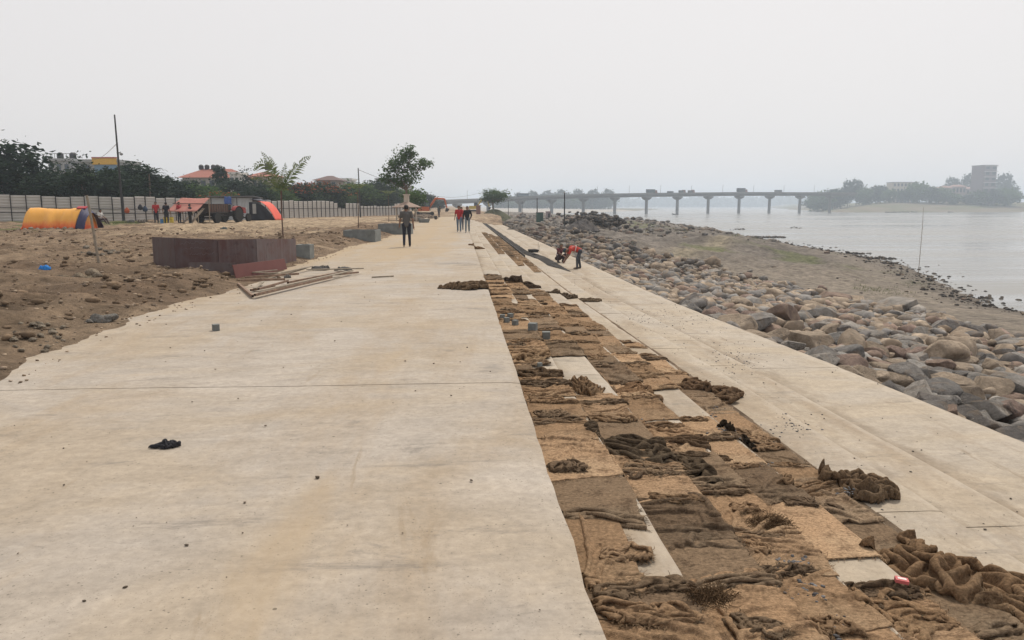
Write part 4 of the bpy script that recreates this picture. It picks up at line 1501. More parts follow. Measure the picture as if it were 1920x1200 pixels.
def make_background_trees():
    """trees behind the fence: column u, v of the top, forward distance, kind, label, height of the prototype"""
    T = [(0, 268, 84, 'round_a', 8.5, 'tall dark leafy tree beyond the outer end of the sheet fence'),
         (66, 282, 86, 'conifer', 9.0, 'slim dark shaggy tree behind the fence above the orange tarpaulin'),
         (105, 318, 82, 'round_b', 8.0, 'low dark tree tucked under the grey flat-roofed building'),
         (146, 284, 80, 'conifer', 9.0, 'spiky dark tree with brown trunk rising behind the sheet fence'),
         (150, 322, 88, 'round_c', 7.5, 'bushy green tree crowding round the spiky dark tree'),
         (205, 314, 84, 'round_b', 8.0, 'dark rounded tree below the yellow-topped building'),
         (248, 308, 92, 'round_a', 8.5, 'dense dark tree just behind the tall black pole'),
         (278, 305, 90, 'palm_a', 8.0, 'slender palm standing up from the dark tree row'),
         (310, 330, 98, 'round_b', 8.0, 'dark tree behind the fence between palm and red-roofed building'),
         (345, 338, 110, 'round_a', 8.5, 'dark tree under the left hip of the red tiled roof'),
         (378, 345, 104, 'round_c', 7.5, 'green tree behind the pink tarpaulin shelter'),
         (408, 352, 100, 'bloom_a', 7.5, 'bright green spreading tree with a few orange flowers behind the trailer'),
         (412, 306, 128, 'column', 9.0, 'narrow pointed dark tree in front of the red tiled roof'),
         (456, 312, 132, 'conifer', 9.0, 'ragged dark tree before the middle of the red-roofed building'),
         (478, 348, 108, 'round_b', 8.0, 'dark tree behind the white metal shed'),
         (520, 352, 114, 'round_c', 7.5, 'low green tree behind the orange and black tent'),
         (560, 338, 122, 'bloom_b', 8.0, 'flame tree with orange blossom beyond the young palm'),
         (600, 335, 134, 'bloom_b', 8.0, 'wide flame tree with heavy orange blossom behind narrow fence panels'),
         (634, 348, 140, 'bloom_a', 7.5, 'flame tree with sparse blossom beside the small white building'),
         (668, 342, 150, 'round_c', 7.5, 'hazy green tree behind the thin dark pole'),
         (700, 336, 156, 'round_b', 8.0, 'hazy tree below the grey apartment block'),
         (735, 352, 165, 'round_c', 7.5, 'hazy tree beside the pillar shelter'),
         (785, 356, 205, 'round_b', 8.0, 'hazy dome-shaped tree upstream of the pillar shelter'),
         (806, 366, 235, 'round_a', 8.5, 'pale hazy tree above the orange excavator arm'),
         (826, 374, 300, 'round_b', 8.0, 'faint tree at the landward end of the bridge')]
    for i, (u, v, D, key, h, lab) in enumerate(T):
        top = at(u, v, D)
        z = hz(top.x, top.y)
        s = (top.z - z) / h
        s2 = s * (1.45 if 'round' in key or 'bloom' in key else 1.1)
        place_tree(key, 'palm_tree' if 'palm' in key else 'tree', lab, (top.x, top.y, z - .05), max(s2, .6), i * 1.3, 'trees behind the fence', sz=s)
    k2 = 0
    for (u, v, D, key, h, lab) in [(30, 312, 92, 'round_b', 8.0, 'dark tree filling the gap past the slim shaggy tree'), (88, 330, 94, 'palm_b', 6.8, 'short palm with hanging fronds behind the orange tarpaulin'), (128, 335, 96, 'round_a', 8.5, 'low dark tree beside the brown-trunked spiky tree'), (178, 330, 96, 'palm_a', 8.0, 'shaggy palm under the blue glass building front'),
                              (228, 330, 98, 'round_c', 7.5, 'low tree close behind the black pole'), (265, 322, 104, 'round_b', 8.0, 'dark tree at the foot of the slender palm'), (292, 318, 104, 'palm_b', 6.8, 'second palm beside the slender palm'), (328, 345, 112, 'round_c', 7.5, 'low dark tree left of the pink lean-to'), (362, 350, 118, 'round_b', 8.0, 'dark tree between the red roof and the lean-to'),
                              (432, 338, 122, 'round_a', 8.5, 'dark tree between the narrow pointed tree and ragged tree'), (500, 340, 126, 'round_b', 8.0, 'dark tree below the smaller red tiled house'), (540, 345, 130, 'round_a', 8.5, 'dark tree just behind the young palm crown'), (580, 352, 132, 'round_c', 7.5, 'green tree between the two flame trees'), (616, 350, 140, 'round_b', 8.0, 'dark tree beneath the dark-roofed house'), (650, 352, 148, 'round_a', 8.5, 'hazy tree below the small white building'), (684, 350, 152, 'round_a', 8.5, 'hazy tree just past the thin dark pole'), (716, 348, 160, 'round_a', 8.5, 'hazy tree in the gap before the apartment block'), (760, 356, 185, 'round_c', 7.5, 'hazy low tree behind the pillar shelter canopy')]:
        top = at(u, v, D); z = hz(top.x, top.y); s = (top.z - z) / h; k2 += 1
        place_tree(key, 'palm_tree' if 'palm' in key else 'tree', lab, (top.x, top.y, z - .05), s * (1.5 if 'palm' not in key else 1.1), k2 * 2.1, 'trees behind the fence', sz=s)
    # far wood beyond the bridge, near bank
    rs = np.random.default_rng(3)
    labs = ['pale blue tree in the hazy wood beyond the bridge', 'taller pale tree standing out of the hazy wood beyond the bridge']
    for i in range(30):
        u = 935 + 205 * (i + rs.uniform(-.3, .3)) / 29
        D = 930 + 120 * rs.random()
        tall = i % 4 == 1
        p = at(u, 388, D); z = -3.5
        h = (392 - (364 - (4 if u > 990 else 0) + rs.uniform(-2, 3) + (-5 if tall else 0))) / FPX * D
        place_tree('far_c' if tall else ('far_a' if i % 2 else 'far_b'), 'tree', labs[int(tall)], (p.x, p.y, z), h / (17 if tall else 13), i, 'tall trees of the far wood' if tall else 'trees of the far wood')
    # other bank: front row told apart by what stands beside it
    R_ = [(1545, 357, 760, 'far_b', 'hazy tree over the far end of the bridge'), (1568, 352, 760, 'far_a', 'hazy broad tree just past the far bridge end'),
          (1592, 337, 770, 'far_c', 'tall hazy tree, first of the tall pair on the other bank'), (1608, 335, 775, 'far_c', 'tall hazy tree, second of the tall pair on the other bank'),
          (1625, 352, 760, 'far_b', 'hazy tree at the foot of the tall pair on the other bank'), (1648, 346, 760, 'far_a', 'rounded hazy tree beside the long cream building'),
          (1668, 354, 745, 'far_b', 'low hazy tree under the end wall of the cream building'), (1693, 356, 745, 'far_a', 'hazy tree hiding the foot of the cream building'),
          (1722, 341, 750, 'far_b', 'large dark hazy tree over the end of the cream building'), (1745, 349, 745, 'far_a', 'dark hazy tree between cream building and low roofs'),
          (1762, 350, 745, 'far_b', 'hazy tree before the low roofed houses'), (1790, 362, 740, 'far_b', 'small hazy tree on the slope below the low roofs'),
          (1815, 364, 740, 'far_a', 'small hazy tree on the slope near the tall block'), (1838, 356, 745, 'far_b', 'hazy tree at the foot of the tall banded block'),
          (1862, 354, 745, 'far_a', 'dark hazy tree in front of the tall banded block'), (1890, 352, 745, 'far_b', 'hazy tree beyond the tall banded block'), (1530, 364, 790, 'far_a', 'faint tree behind the last bridge pier')]
    for i, (u, v, D, key, lab) in enumerate(R_):
        D += 55
        p = at(u, v, D)
        z = max(hz(p.x, p.y), -4.2) - .4
        s = (p.z - z) / {'far_a': 12.4, 'far_b': 11.4, 'far_c': 17}[key]
        place_tree(key, 'tree', lab, (p.x, p.y, z), s * (1.0 if key != 'far_c' else .8), i * .9, 'trees on the other bank', sz=s)
    for i in range(13):
        u = 1765 + 130 * i / 12; D = 980
        p = at(u, 344 - 5 * (i % 3) + (6 if i < 3 else 0), D); z = 6.0
        place_tree(['far_a', 'far_b', 'far_c'][i % 3], 'tree', ['pale hazy tree on the skyline behind the low roofs', 'pale hazy tree on the skyline behind the tall block'][int(u > 1835)], (p.x, p.y, z), (p.z - z) / 14, i, ['skyline trees behind the low roofs', 'skyline trees behind the tall block'][int(u > 1835)])
    # distant wood along the horizon, one mass
    P = []; T_ = []
    for i in range(260):
        D = 2600 + 700 * rs.random(); u = 1120 + 460 * rs.random()
        p = at(u, 386, D)
        k = rs.normal(size=(26, 3)) * np.array([22, 18, 7]) + np.array([p.x, p.y, 4 + 14 * rs.random()])
        P.append(k); T_.append(rs.uniform(0, 1, 26))
    me = leaf_mesh('far_wood', np.vstack(P), 9.0, rs, np.hstack(T_), .8)
    tag(link('far_wood', me, M['leafdark']), 'faint blue wood along the far river horizon', 'wood', kind='stuff')


make_background_trees()


def make_near_plants():
    # young feather palm on the bare earth
    p = onland(531, 447)
    D = depth(p)
    H = (447 - 360) / FPX * D
    rs = np.random.default_rng(31)
    V = []; F = []; T = []
    for (dx, dz, L, dr) in [(-.40, 1.0, 2.5, .95), (-.28, 1.0, 2.1, .45), (.58, 1.0, 2.3, .42), (.42, 1.0, 1.8, .5), (-.62, .8, 1.7, .75), (.10, 1.0, 1.5, .15), (-.14, 1, 1.8, .3), (.25, 1, 1.3, .5)]:
        frond(V, F, T, (0, 0, H - .1), (dx, rs.uniform(-.25, .25), dz), L, dr, rs, 22, .015, .46, 0.0, True)
    me = qmesh('crown', np.array(V), np.array(F), smooth=False)
    c = np.repeat(np.array(T), 4); vcol(me, np.stack([c, c, c], -1))
    o = empty('young_palm', p, -YAW, 'young feather palm with three arching fronds behind rusty steel panels', 'palm')
    link('crown', me, M['leafpale'], o)
    MB().tube([(0, 0, -.1), (-.02, 0, H * .5), (0, 0, H + .1)], [.035, .03, .045], 8).build('trunk', paint((.10, .06, .045)), o, 40)
    # saplings
    for (u, v0, v1, lab) in [(672, 430, 336, 'thin sapling with drooping pale leaves inside a concrete planter'), (729, 416, 352, 'spindly sapling with sparse leaves near the pillar shelter')]:
        p = onland(u, v0); D = depth(p); H = (v0 - v1) / FPX * D
        rs = np.random.default_rng(u)
        V = []; F = []; T = []
        for i in range(9):
            w = 6.28 * i / 9
            frond(V, F, T, (0, 0, H * .72), (math.cos(w) * .6, math.sin(w) * .6, .75), H * .36, .9, rs, 10, .035, .55)
        me = qmesh('crown', np.array(V), np.array(F), smooth=False)
        c = np.repeat(np.array(T), 4); vcol(me, np.stack([c, c, c], -1))
        o = empty('sapling', p, 0, lab, 'sapling')
        link('crown', me, M['leafpale'], o)
        MB().tube([(0, 0, -.1), (.03, 0, H * .4), (0, 0, H * .75)], [.03, .025, .02], 6).build('trunk', M['bark'], o, 40)
    p = onland(768, 413); D = depth(p)
    p = at(760, 413, 82); p.z = hz(p.x, p.y)
    s = (zpx(273, 82) - p.z) / 6.5
    place_tree('open_tree', 'tree', 'open-crowned green tree with sky showing through behind the pillar shelter', p, s * .98, -YAW, sz=s)
    p = at(778, 410, 88); p.z = hz(p.x, p.y)
    s = (zpx(348, 88) - p.z) / 2.9
    place_tree('small_tree', 'tree', 'small bright green tree beside the open-crowned tree', p, s, .4)
    # flat-topped tree on its mound by the river
    p = at(926, 401, 165); p.z = hz(p.x, p.y)
    zt = zpx(355, 165)
    mz = zpx(393, 165)
    mb = MB()
    n = 26; prof = []
    V = []; F = []
    for i in range(9):
        r = i / 8
        for j in range(n):
            w = 6.283 * j / n
            rr = 3.0 * r * (1 + .15 * math.sin(3 * w + 1))
            V.append((rr * math.cos(w) * 1.25, rr * math.sin(w), (mz - p.z + .1) * (1 - r * r) + .12 * math.sin(w * 5 + r * 9) * r))
    for i in range(8):
        for j in range(n):
            l = (j + 1) % n
            F.append((i * n + j, i * n + l, (i + 1) * n + l, (i + 1) * n + j))
    me = qmesh('earth_mound', np.array(V), np.array(F)); vcol(me, np.broadcast_to((.12, .12, .07), (len(V), 3)))
    o = link('earth_mound', me, M['ground']); o.location = p
    tag(o, 'grassy earth mound under the flat-topped riverside tree', 'mound', kind='structure')
    s = (zt - mz) / 4.3
    place_tree('umbrella_tree', 'tree', 'dense flat-topped tree on a grassy mound near the river bridge', (p.x, p.y, mz - .1), s * 1.02, 1.0, sz=s)
    # grass tufts on the sand flat and round the camp
    rs = np.random.default_rng(55)
    V = []; F = []; T = []
    def tuft(x, y, z, h, m):
        for _ in range(m):
            w = rs.uniform(0, 6.28); bx, by = x + rs.normal() * h, y + rs.normal() * h
            n = len(V); q = np.array([math.cos(w), math.sin(w), 0]) * h * .06; tp = np.array([rs.normal() * .4 * h, rs.normal() * .4 * h, h * rs.uniform(.6, 1.2)])
            b = np.array([bx, by, z])
            V.extend([b - q, b + q, b + tp * .6 + q * .6, b + tp]); F.append((n, n + 1, n + 2, n + 3)); T.append(rs.random())
    for (u, v, n, su, sv, h) in [(1395, 467, 50, 20, 3, .3), (1330, 453, 40, 60, 3, .3), (1640, 541, 40, 28, 4, .18), (1720, 520, 30, 20, 4, .15), (1250, 455, 30, 60, 5, .3)]:
        for _ in range(n):
            p = ground(u + rs.normal() * su, v + rs.normal() * sv, -3.9); tuft(p.x, p.y, hz(p.x, p.y), h, 8)
    for _ in range(160):
        p = onland(60 + 130 * rs.random(), 428 + 5 * rs.random()); tuft(p.x, p.y, p.z, .12, 10)
    for _ in range(120):
        p = onland(235 + rs.normal() * 14, 418 + 3 * rs.random()); tuft(p.x, p.y, p.z, .16, 10)
    me = qmesh('grass', np.array(V), np.array(F), smooth=False)
    c = np.repeat(np.array(T), 4); vcol(me, np.stack([c, c, c], -1))
    tag(link('grass', me, M['grass']), 'thin grass tufts on sand flat and camp edge', 'grass', kind='stuff')


make_near_plants()

# ================================================================== BRIDGE AND FAR BANK
BR_D = lambda u: 540 + (u - 975) / (1557 - 975) * 110


def bridge_pt(u, v): return at(u, v, BR_D(u))


def deck_v(u):
    return float(np.interp(u, [820, 900, 1000, 1100, 1210, 1390, 1557, 1640], [377.5, 374.5, 369.5, 366, 364, 362.2, 362.6, 363.5]))


def make_bridge():
    us = np.linspace(815, 1600, 60)
    root = empty('river_bridge', bridge_pt(1200, 400) * 1.0, 0, 'long concrete girder bridge on slim piers across the river', 'bridge')
    root.location.z = WATER_Z
    o = Vector(root.location)
    A = [bridge_pt(u, deck_v(u)) - o for u in us]
    n = (A[-1] - A[0]); n.z = 0; n.normalize(); s = Vector((-n.y, n.x, 0))

    def strip(prof):
        V = []; F = []
        m = len(prof)
        for p in A:
            for (q, h) in prof: V.append(p + s * q + Vector((0, 0, h)))
        for i in range(len(A) - 1):
            for j in range(m):
                k = (j + 1) % m
                F.append((i * m + j, i * m + k, (i + 1) * m + k, (i + 1) * m + j))
        F.append(tuple(range(m))); F.append(tuple(range((len(A) - 1) * m, len(A) * m)))
        return MB().add(V, F)
    strip([(-4.2, -.05), (-4.2, -.55), (-2.6, -.75), (-2.6, -2.1), (2.6, -2.1), (2.6, -.75), (4.2, -.55), (4.2, -.05)]).build('deck', M['bconc'], root)
    for q in (-4.1, 3.9):
        strip([(q, -.04), (q, .85), (q + .2, .85), (q + .2, -.04)]).build('parapet', M['bconc'], root)
    pu = [857, 915, 975, 1034.5, 1094, 1153, 1212.5, 1270.5, 1328.5, 1386.5, 1443.5, 1500.5, 1557]
    rot = math.atan2(n.y, n.x)
    for u in pu:
        p = bridge_pt(u, deck_v(u)) - o
        top = p.z - 2.1
        bz = -1.0
        mb = MB()
        mb.lathe((p.x, p.y, 0), [(1.25, bz), (1.15, bz + 1), (1.1, top - 2.6), (1.25, top - 2.2)], 16)
        pr = mb.build('pier', M['bconc'], root, 40)
        c = MB()
        c.hexa([Vector((p.x, p.y, top - 2.3)) + n * a + s * b for a, b in ((-1.3, -1.3), (1.3, -1.3), (1.3, 1.3), (-1.3, 1.3))] + [Vector((p.x, p.y, top - .9)) + n * a + s * b for a, b in ((-2.3, -3.4), (2.3, -3.4), (2.3, 3.4), (-2.3, 3.4))])
        c.box((p.x, p.y, top - .47), (4.6, 6.8, .84), rot)
        c.build('pier_cap', M['bconc'], pr)
    for u in [880, 940, 1125, 1185, 1244, 1302, 1361, 1419, 1476, 1533]:
        p = bridge_pt(u, deck_v(u)) - o + s * 3.9
        MB().tube([p, p + Vector((0, 0, 6.0)), p + Vector((0, 0, 6.4)) - s * 1.3], [.11, .09, .06], 6).build('lamp_post', M['dark'], root)
    # traffic
    def truck(u, L, h, col, lab, cab=True, bus=False):
        p = bridge_pt(u, deck_v(u)) - s * 1.8
        t = empty('truck' if not bus else 'bus', p, rot, lab, 'truck' if not bus else 'bus')
        body = paint(col)
        if bus:
            MB().box((0, 0, .9 + h / 2), (L, 2.4, h)).build('body', body, t)
            MB().box((0, 0, .9 + h * .68), (L * .9, 2.44, h * .28)).build('window_band', M['glass'], t)
        else:
            MB().box((-.9, 0, 1.0 + h / 2), (L - 2.4, 2.4, h)).build('cargo_box', body, t)
            c = MB().hexa([(L / 2 - 2.0, -1.15, .7), (L / 2, -1.15, .7), (L / 2, 1.15, .7), (L / 2 - 2.0, 1.15, .7), (L / 2 - 2.0, -1.1, 2.9), (L / 2 - .5, -1.1, 2.9), (L / 2 - .5, 1.1, 2.9), (L / 2 - 2.0, 1.1, 2.9)]).build('cab', paint((.25, .12, .08)), t)
            MB().box((L / 2 - .9, -1.16, 2.1), (.9, .04, .7)).build('window', M['glass'], c)
        MB().box((-.2, 0, .78), (L - 1.2, 1.0, .3)).build('chassis', M['dark'], t)
        for x in (-L * .33, -L * .2, L * .33):
            for sy in (-1.05, 1.05):
                MB().lathe((x, sy - .14, .5), [(.2, 0), (.5, .02), (.5, .26), (.2, .28)], 14, 'Y').build('wheel', M['rubber'], t, 40)
        return t
    truck(1219, 9.2, 2.5, (.06, .08, .09), 'dark boxy truck crossing the bridge behind a small van')
    truck(1388, 9.6, 2.9, (.05, .055, .06), 'tall covered truck crossing the bridge alone')
    truck(1276, 5.6, 1.6, (.07, .08, .08), 'low tipper truck on the bridge, front of a close pair')
    truck(1293, 5.4, 1.5, (.08, .08, .07), 'low tipper truck on the bridge, rear of a close pair')
    truck(1456, 6.0, 1.7, (.16, .16, .16), 'small pale bus crossing the bridge towards the other bank', bus=True)
    truck(1254, 4.4, 1.1, (.08, .09, .1), 'small van on the bridge between dark truck and tipper trucks', bus=True)
    truck(978, 8.5, 2.1, (.12, .15, .17), 'long grey bus on the bridge beside the flat-topped tree', bus=True)


make_bridge()


def building(name, label, u0, u1, vtop, D, zb, floors, cols, wall, deep=9.0, rz=0.0, roof='flat', win=(.55, .5), cat='building', band=None, vbase=None):
    """box block with real window openings set back in frames"""
    a = at(u0, vtop, D); b = at(u1, vtop, D)
    W = (b - a).length; H = a.z - zb
    r = empty(name, ((a.x + b.x) / 2, (a.y + b.y) / 2, zb), -YAW + rz, label, cat)
    wm = paint(wall, .8)
    MB().box((0, deep / 2, H / 2), (W, deep, H)).build('wall', wm, r)
    fh = H / floors; cw = W / cols
    for i in range(floors):
        for j in range(cols):
            x = -W / 2 + (j + .5) * cw; z = (i + .55) * fh
            f = MB().box((x, -.04, z), (cw * win[0] + .16, .10, fh * win[1] + .16)).build('window', paint((.35, .34, .32)), r)
            MB().box((x, -.10, z), (cw * win[0], .05, fh * win[1])).build('pane', M['glass'], f)
    if roof == 'flat':
        MB().box((0, deep / 2, H + .25), (W + .5, deep + .5, .5)).build('roof', paint(band or wall, .8), r)
    elif roof == 'hip':
        e = .8; k = min(deep, W) * .38
        P = [(-W / 2 - e, -e, H), (W / 2 + e, -e, H), (W / 2 + e, deep + e, H), (-W / 2 - e, deep + e, H), (-W / 2 + k, deep / 2, H + k * .62), (W / 2 - k, deep / 2, H + k * .62)]
        MB().add(P, [(0, 1, 5, 4), (1, 2, 5), (2, 3, 4, 5), (3, 0, 4), (3, 2, 1, 0)]).build('roof', paint(band or (.3, .12, .09), .8), r)
    return r, W, H


def make_buildings():
    z = 1.5
    r, W, H = building('grey_building', 'grey flat-roofed building with rooftop railing behind dark trees', 88, 132, 302, 150, z, 3, 3, (.30, .31, .32))
    for x in (-W * .3, W * .25):
        MB().lathe((x, 3, H + .5), [(.55, 0), (.6, .1), (.6, 1.0), (.3, 1.3)], 14).build('water_tank', M['dark'], r, 40)
    rl = MB()
    for i in range(7): rl.tube([(-W / 2 + W * i / 6, .1, H + .4), (-W / 2 + W * i / 6, .1, H + 1.4)], .04, 5)
    rl.tube([(-W / 2, .1, H + 1.4), (W / 2, .1, H + 1.4)], .05, 5)
    rl.build('railing', M['dark'], r)
    r, W, H = building('commercial_building', 'grey building with blue glass front and yellow top band', 150, 219, 304, 145, z, 3, 3, (.27, .28, .28), 9)
    MB().box((W * .5 - 2.1, -.28, H + .1), (4.4, .5, 1.1)).build('yellow_band', paint((.55, .33, .05)), r)
    MB().box((W * .5 - 2.1, -.30, H + .78), (4.5, .56, .22)).build('red_coping', paint((.35, .1, .06)), r)
    MB().box((W * .5 - 2.0, -.22, H - 1.7), (4.0, .3, 2.4)).build('glass_front', paint((.12, .2, .28), .2), r)
    r, W, H = building('red_roofed_house', 'long house with red tiled hip roof seen over the trees', 342, 452, 333, 175, z, 2, 7, (.34, .33, .31), 9, .05, 'hip', band=(.30, .115, .085))
    for i, x in enumerate((-W * .28, -W * .18, -W * .07, W * .0)):
        MB().lathe((x, 4.4, H + 1.9), [(.5, 0), (.55, .1), (.55, .9), (.25, 1.15)], 12).build('water_tank', M['dark'], r, 40)
    r, W, H = building('red_roofed_house', 'smaller red tiled house beside a dark rooftop tank, behind the young palm', 462, 504, 331, 185, z, 2, 4, (.36, .34, .31), 9, -.1, 'hip', band=(.30, .115, .085))
    MB().lathe((W * .2, 4, H + 1.6), [(.8, 0), (.85, .2), (.85, 1.4), (.4, 1.8)], 14).build('water_tank', M['dark'], r, 40)
    building('white_house', 'small white house between the red-roofed houses', 430, 448, 327, 165, z, 2, 2, (.55, .54, .52), 5)
    building('white_house', 'small white building with dark windows beyond the flame trees', 638, 658, 338, 190, 1.0, 3, 2, (.55, .56, .56), 6)
    building('apartment_block', 'hazy grey apartment block behind the open-crowned tree', 704, 748, 337, 250, 0, 5, 4, (.30, .31, .34), 12)
    building('apartment_block', 'lower hazy block half hidden beside the grey apartment block', 746, 766, 350, 262, 0, 4, 2, (.32, .31, .33), 12)
    building('dark_roofed_house', 'dark-roofed house above the flame trees', 592, 632, 338, 178, 1.5, 3, 3, (.26, .22, .2), 8, 0, 'hip', band=(.12, .08, .075))
    # other bank
    building('cream_building', 'long cream building with grey roof among trees across the river', 1675, 1722, 342, 860, 3.0, 4, 7, (.42, .38, .30), 16, 0, 'flat', band=(.2, .23, .26))
    r, W, H = building('tall_block', 'tall grey block with white balcony bands across the river', 1846, 1872, 310, 800, 3.0, 7, 2, (.20, .17, .18), 20, .1)
    for i in range(1, 8):
        MB().box((0, -.7, H * i / 7 - .5), (W + .6, 1.2, .55)).build('balcony', paint((.55, .53, .52)), r)
    for i, (u0, u1, v, lab) in enumerate([(1764, 1786, 352, 'low reddish house on the far slope beside dark trees'), (1786, 1812, 350, 'wide low house with brownish roof on the far slope'), (1812, 1842, 354, 'low house with red roof near the tall block')]):
        building('low_house', lab, u0, u1, v, 830 + i * 5, 4.5, 2, 4, (.33, .27, .25), 9, 0, 'hip', band=(.27, .16, .14))
    # boats
    def boat(p, L, lab, canopy=True, rz=0.0):
        b = empty('boat', p, rz, lab, 'boat')
        V = []; F = []
        n = 11
        for i in range(n):
            t = i / (n - 1); w = .75 * math.sin(math.pi * (.06 + .88 * t)) ** .6; sh = .55 + .5 * (2 * t - 1) ** 4
            x = (t - .5) * L
            V += [(x, -w, sh), (x, -w * .7, 0), (x, w * .7, 0), (x, w, sh), (x, w * .85, sh - .05), (x, -w * .85, sh - .05)]
        for i in range(n - 1):
            for j in range(3): F.append((i * 6 + j, i * 6 + j + 1, i * 6 + j + 7, i * 6 + j + 6))
            F.append((i * 6 + 5, i * 6 + 4, i * 6 + 10, i * 6 + 11))
        MB().add(V, F).build('hull', paint((.07, .06, .055)), b)
        MB().box((0, 0, .45), (L * .5, 1.1, .06)).build('thwart', M['bamboo'], b)
        if canopy:
            for x in (-L * .25, L * .25):
                MB().tube([(x, -.6, .5), (x, -.6, 1.7), (x, .6, 1.7), (x, .6, .5)], .04, 5).build('canopy_post', M['dark'], b)
            MB().box((0, 0, 1.75), (L * .62, 1.5, .08)).build('canopy', paint((.4, .38, .35)), b)
        return b
    boat(ground(1266, 402.5, WATER_Z), 5.0, 'small dark boat on the water beside a bridge pier', False, .3)
    for i, (u, v, lab) in enumerate([(1540, 397.2, 'canopied boat moored by the far end of the bridge'), (1582, 396.8, 'canopied boat moored just past the far bridge end'), (1668, 398.6, 'canopied boat, first in the cluster moored on the other bank'), (1682, 398.4, 'canopied boat, second in the cluster moored on the other bank'), (1698, 398.2, 'canopied boat, third in the cluster moored on the other bank'), (1714, 398.0, 'canopied boat, last in the cluster moored on the other bank'), (1782, 398.2, 'dark open boat alone on the other bank')]):
        p = ground(u, v, WATER_Z); p.z = WATER_Z - .1 + max(0, hz(p.x, p.y) - WATER_Z)
        boat(p, 9.5, lab, i != 6, .1 * i)


make_buildings()

# ================================================================== FENCE, CAMP, MACHINES
def make_fence():
    """corrugated sheets on steel posts"""
    def panel_mesh(w, h, ribs=9):
        V = []; F = []
        for i in range(ribs * 2 + 1):
            z = h * i / (ribs * 2); y = -.018 if i % 2 else .012
            V += [(0.02, y, z), (w - .02, y, z)]
        for i in range(ribs * 2): F.append((2 * i, 2 * i + 1, 2 * i + 3, 2 * i + 2))
        m = MB().add(V, F).mesh('sheet'); m.materials.append(M['sheet']); return m

    def run(pts, hts, label, step, seed, rails, fine):
        rs = random.Random(seed)
        P = [at(u, 400, D) for u, D in pts]
        root = empty('sheet_fence', (P[0].x, P[0].y, 0), 0, label, 'fence')
        base = Vector((P[0].x, P[0].y, 0))
        seg = [(P[i + 1] - P[i]) for i in range(len(P) - 1)]
        Ls = [Vector((q.x, q.y, 0)).length for q in seg]
        tot = sum(Ls)
        cache = {}
        d = 0
        while d < tot - .2:
            k = 0; e = d
            while k < len(Ls) - 1 and e > Ls[k]: e -= Ls[k]; k += 1
            q = Vector((seg[k].x, seg[k].y, 0)) / Ls[k]
            p = Vector((P[k].x, P[k].y, 0)) + q * e
            h = hts(d / tot) + rs.uniform(-.03, .03)
            hk = round(h, 1)
            if (hk,) not in cache: cache[(hk,)] = panel_mesh(step, 1.0)
            z = hz(p.x, p.y)
            s = link('sheet', cache[(hk,)], None, root)
            s.location = p - base + Vector((0, 0, z)); s.scale = (1, 1, h)
            s.rotation_euler = (rs.uniform(-.012, .012), 0, math.atan2(q.y, q.x))
            c = MB().box((0, 0, .5), (.06, .06, 1.0)).mesh('post') if 'post' not in cache else cache['post']
            cache['post'] = c
            po = link('post', c, M['dark'], root)
            po.location = p - base + Vector((0, 0, z - .05)) + Vector((q.y, -q.x, 0)) * .05
            po.scale = (1, 1, h + .08)
            po.rotation_euler = (0, rs.uniform(-.015, .015), math.atan2(q.y, q.x))
            d += step
        for zz in rails:
            mb = MB(); prev = None
            for p in P: 
                mb_pt = Vector((p.x, p.y, hz(p.x, p.y) + zz)) - base
                if prev is not None: mb.tube([prev, mb_pt], .025, 5)
                prev = mb_pt
            ro = mb.build('rail', M['dark'], root)
            ro.location = Vector((q.y, -q.x, 0)) * .03
    run([(-70, 62), (60, 65.5), (211, 70), (330, 76), (470, 85)], lambda t: 2.2, 'grey ribbed sheet fence with dark posts behind the orange tarpaulin', 1.12, 1, (.75, 1.15), False)

    def h2(t):
        if .40 < t < .45: return 1.75
        if .45 <= t < .5: return 1.1
        if .5 <= t < .6: return 1.75
        if t > .93: return 1.75
        return 2.0 if t <= .4 else 1.4
    run([(486, 86.5), (540, 91), (610, 99), (690, 110), (752, 121)], h2, 'uneven run of narrow grey fence sheets behind the young palm', 1.02, 2, (1.1,), True)


make_fence()
CR = -YAW       # things set square to the view


def sheet_obj(name, fn, nu, nv, mat, parent=None, solid=.02):
    s, t = np.meshgrid(np.linspace(0, 1, nu), np.linspace(0, 1, nv), indexing='ij')
    X, Y, Z = fn(s, t)
    me = qmesh(name, np.stack([X, Y, Z], -1).reshape(-1, 3), grid_faces(nu, nv))
    o = link(name, me, mat, parent)
    if solid:
        md = o.modifiers.new('thickness', 'SOLIDIFY'); md.thickness = solid; md.offset = 0
    return o


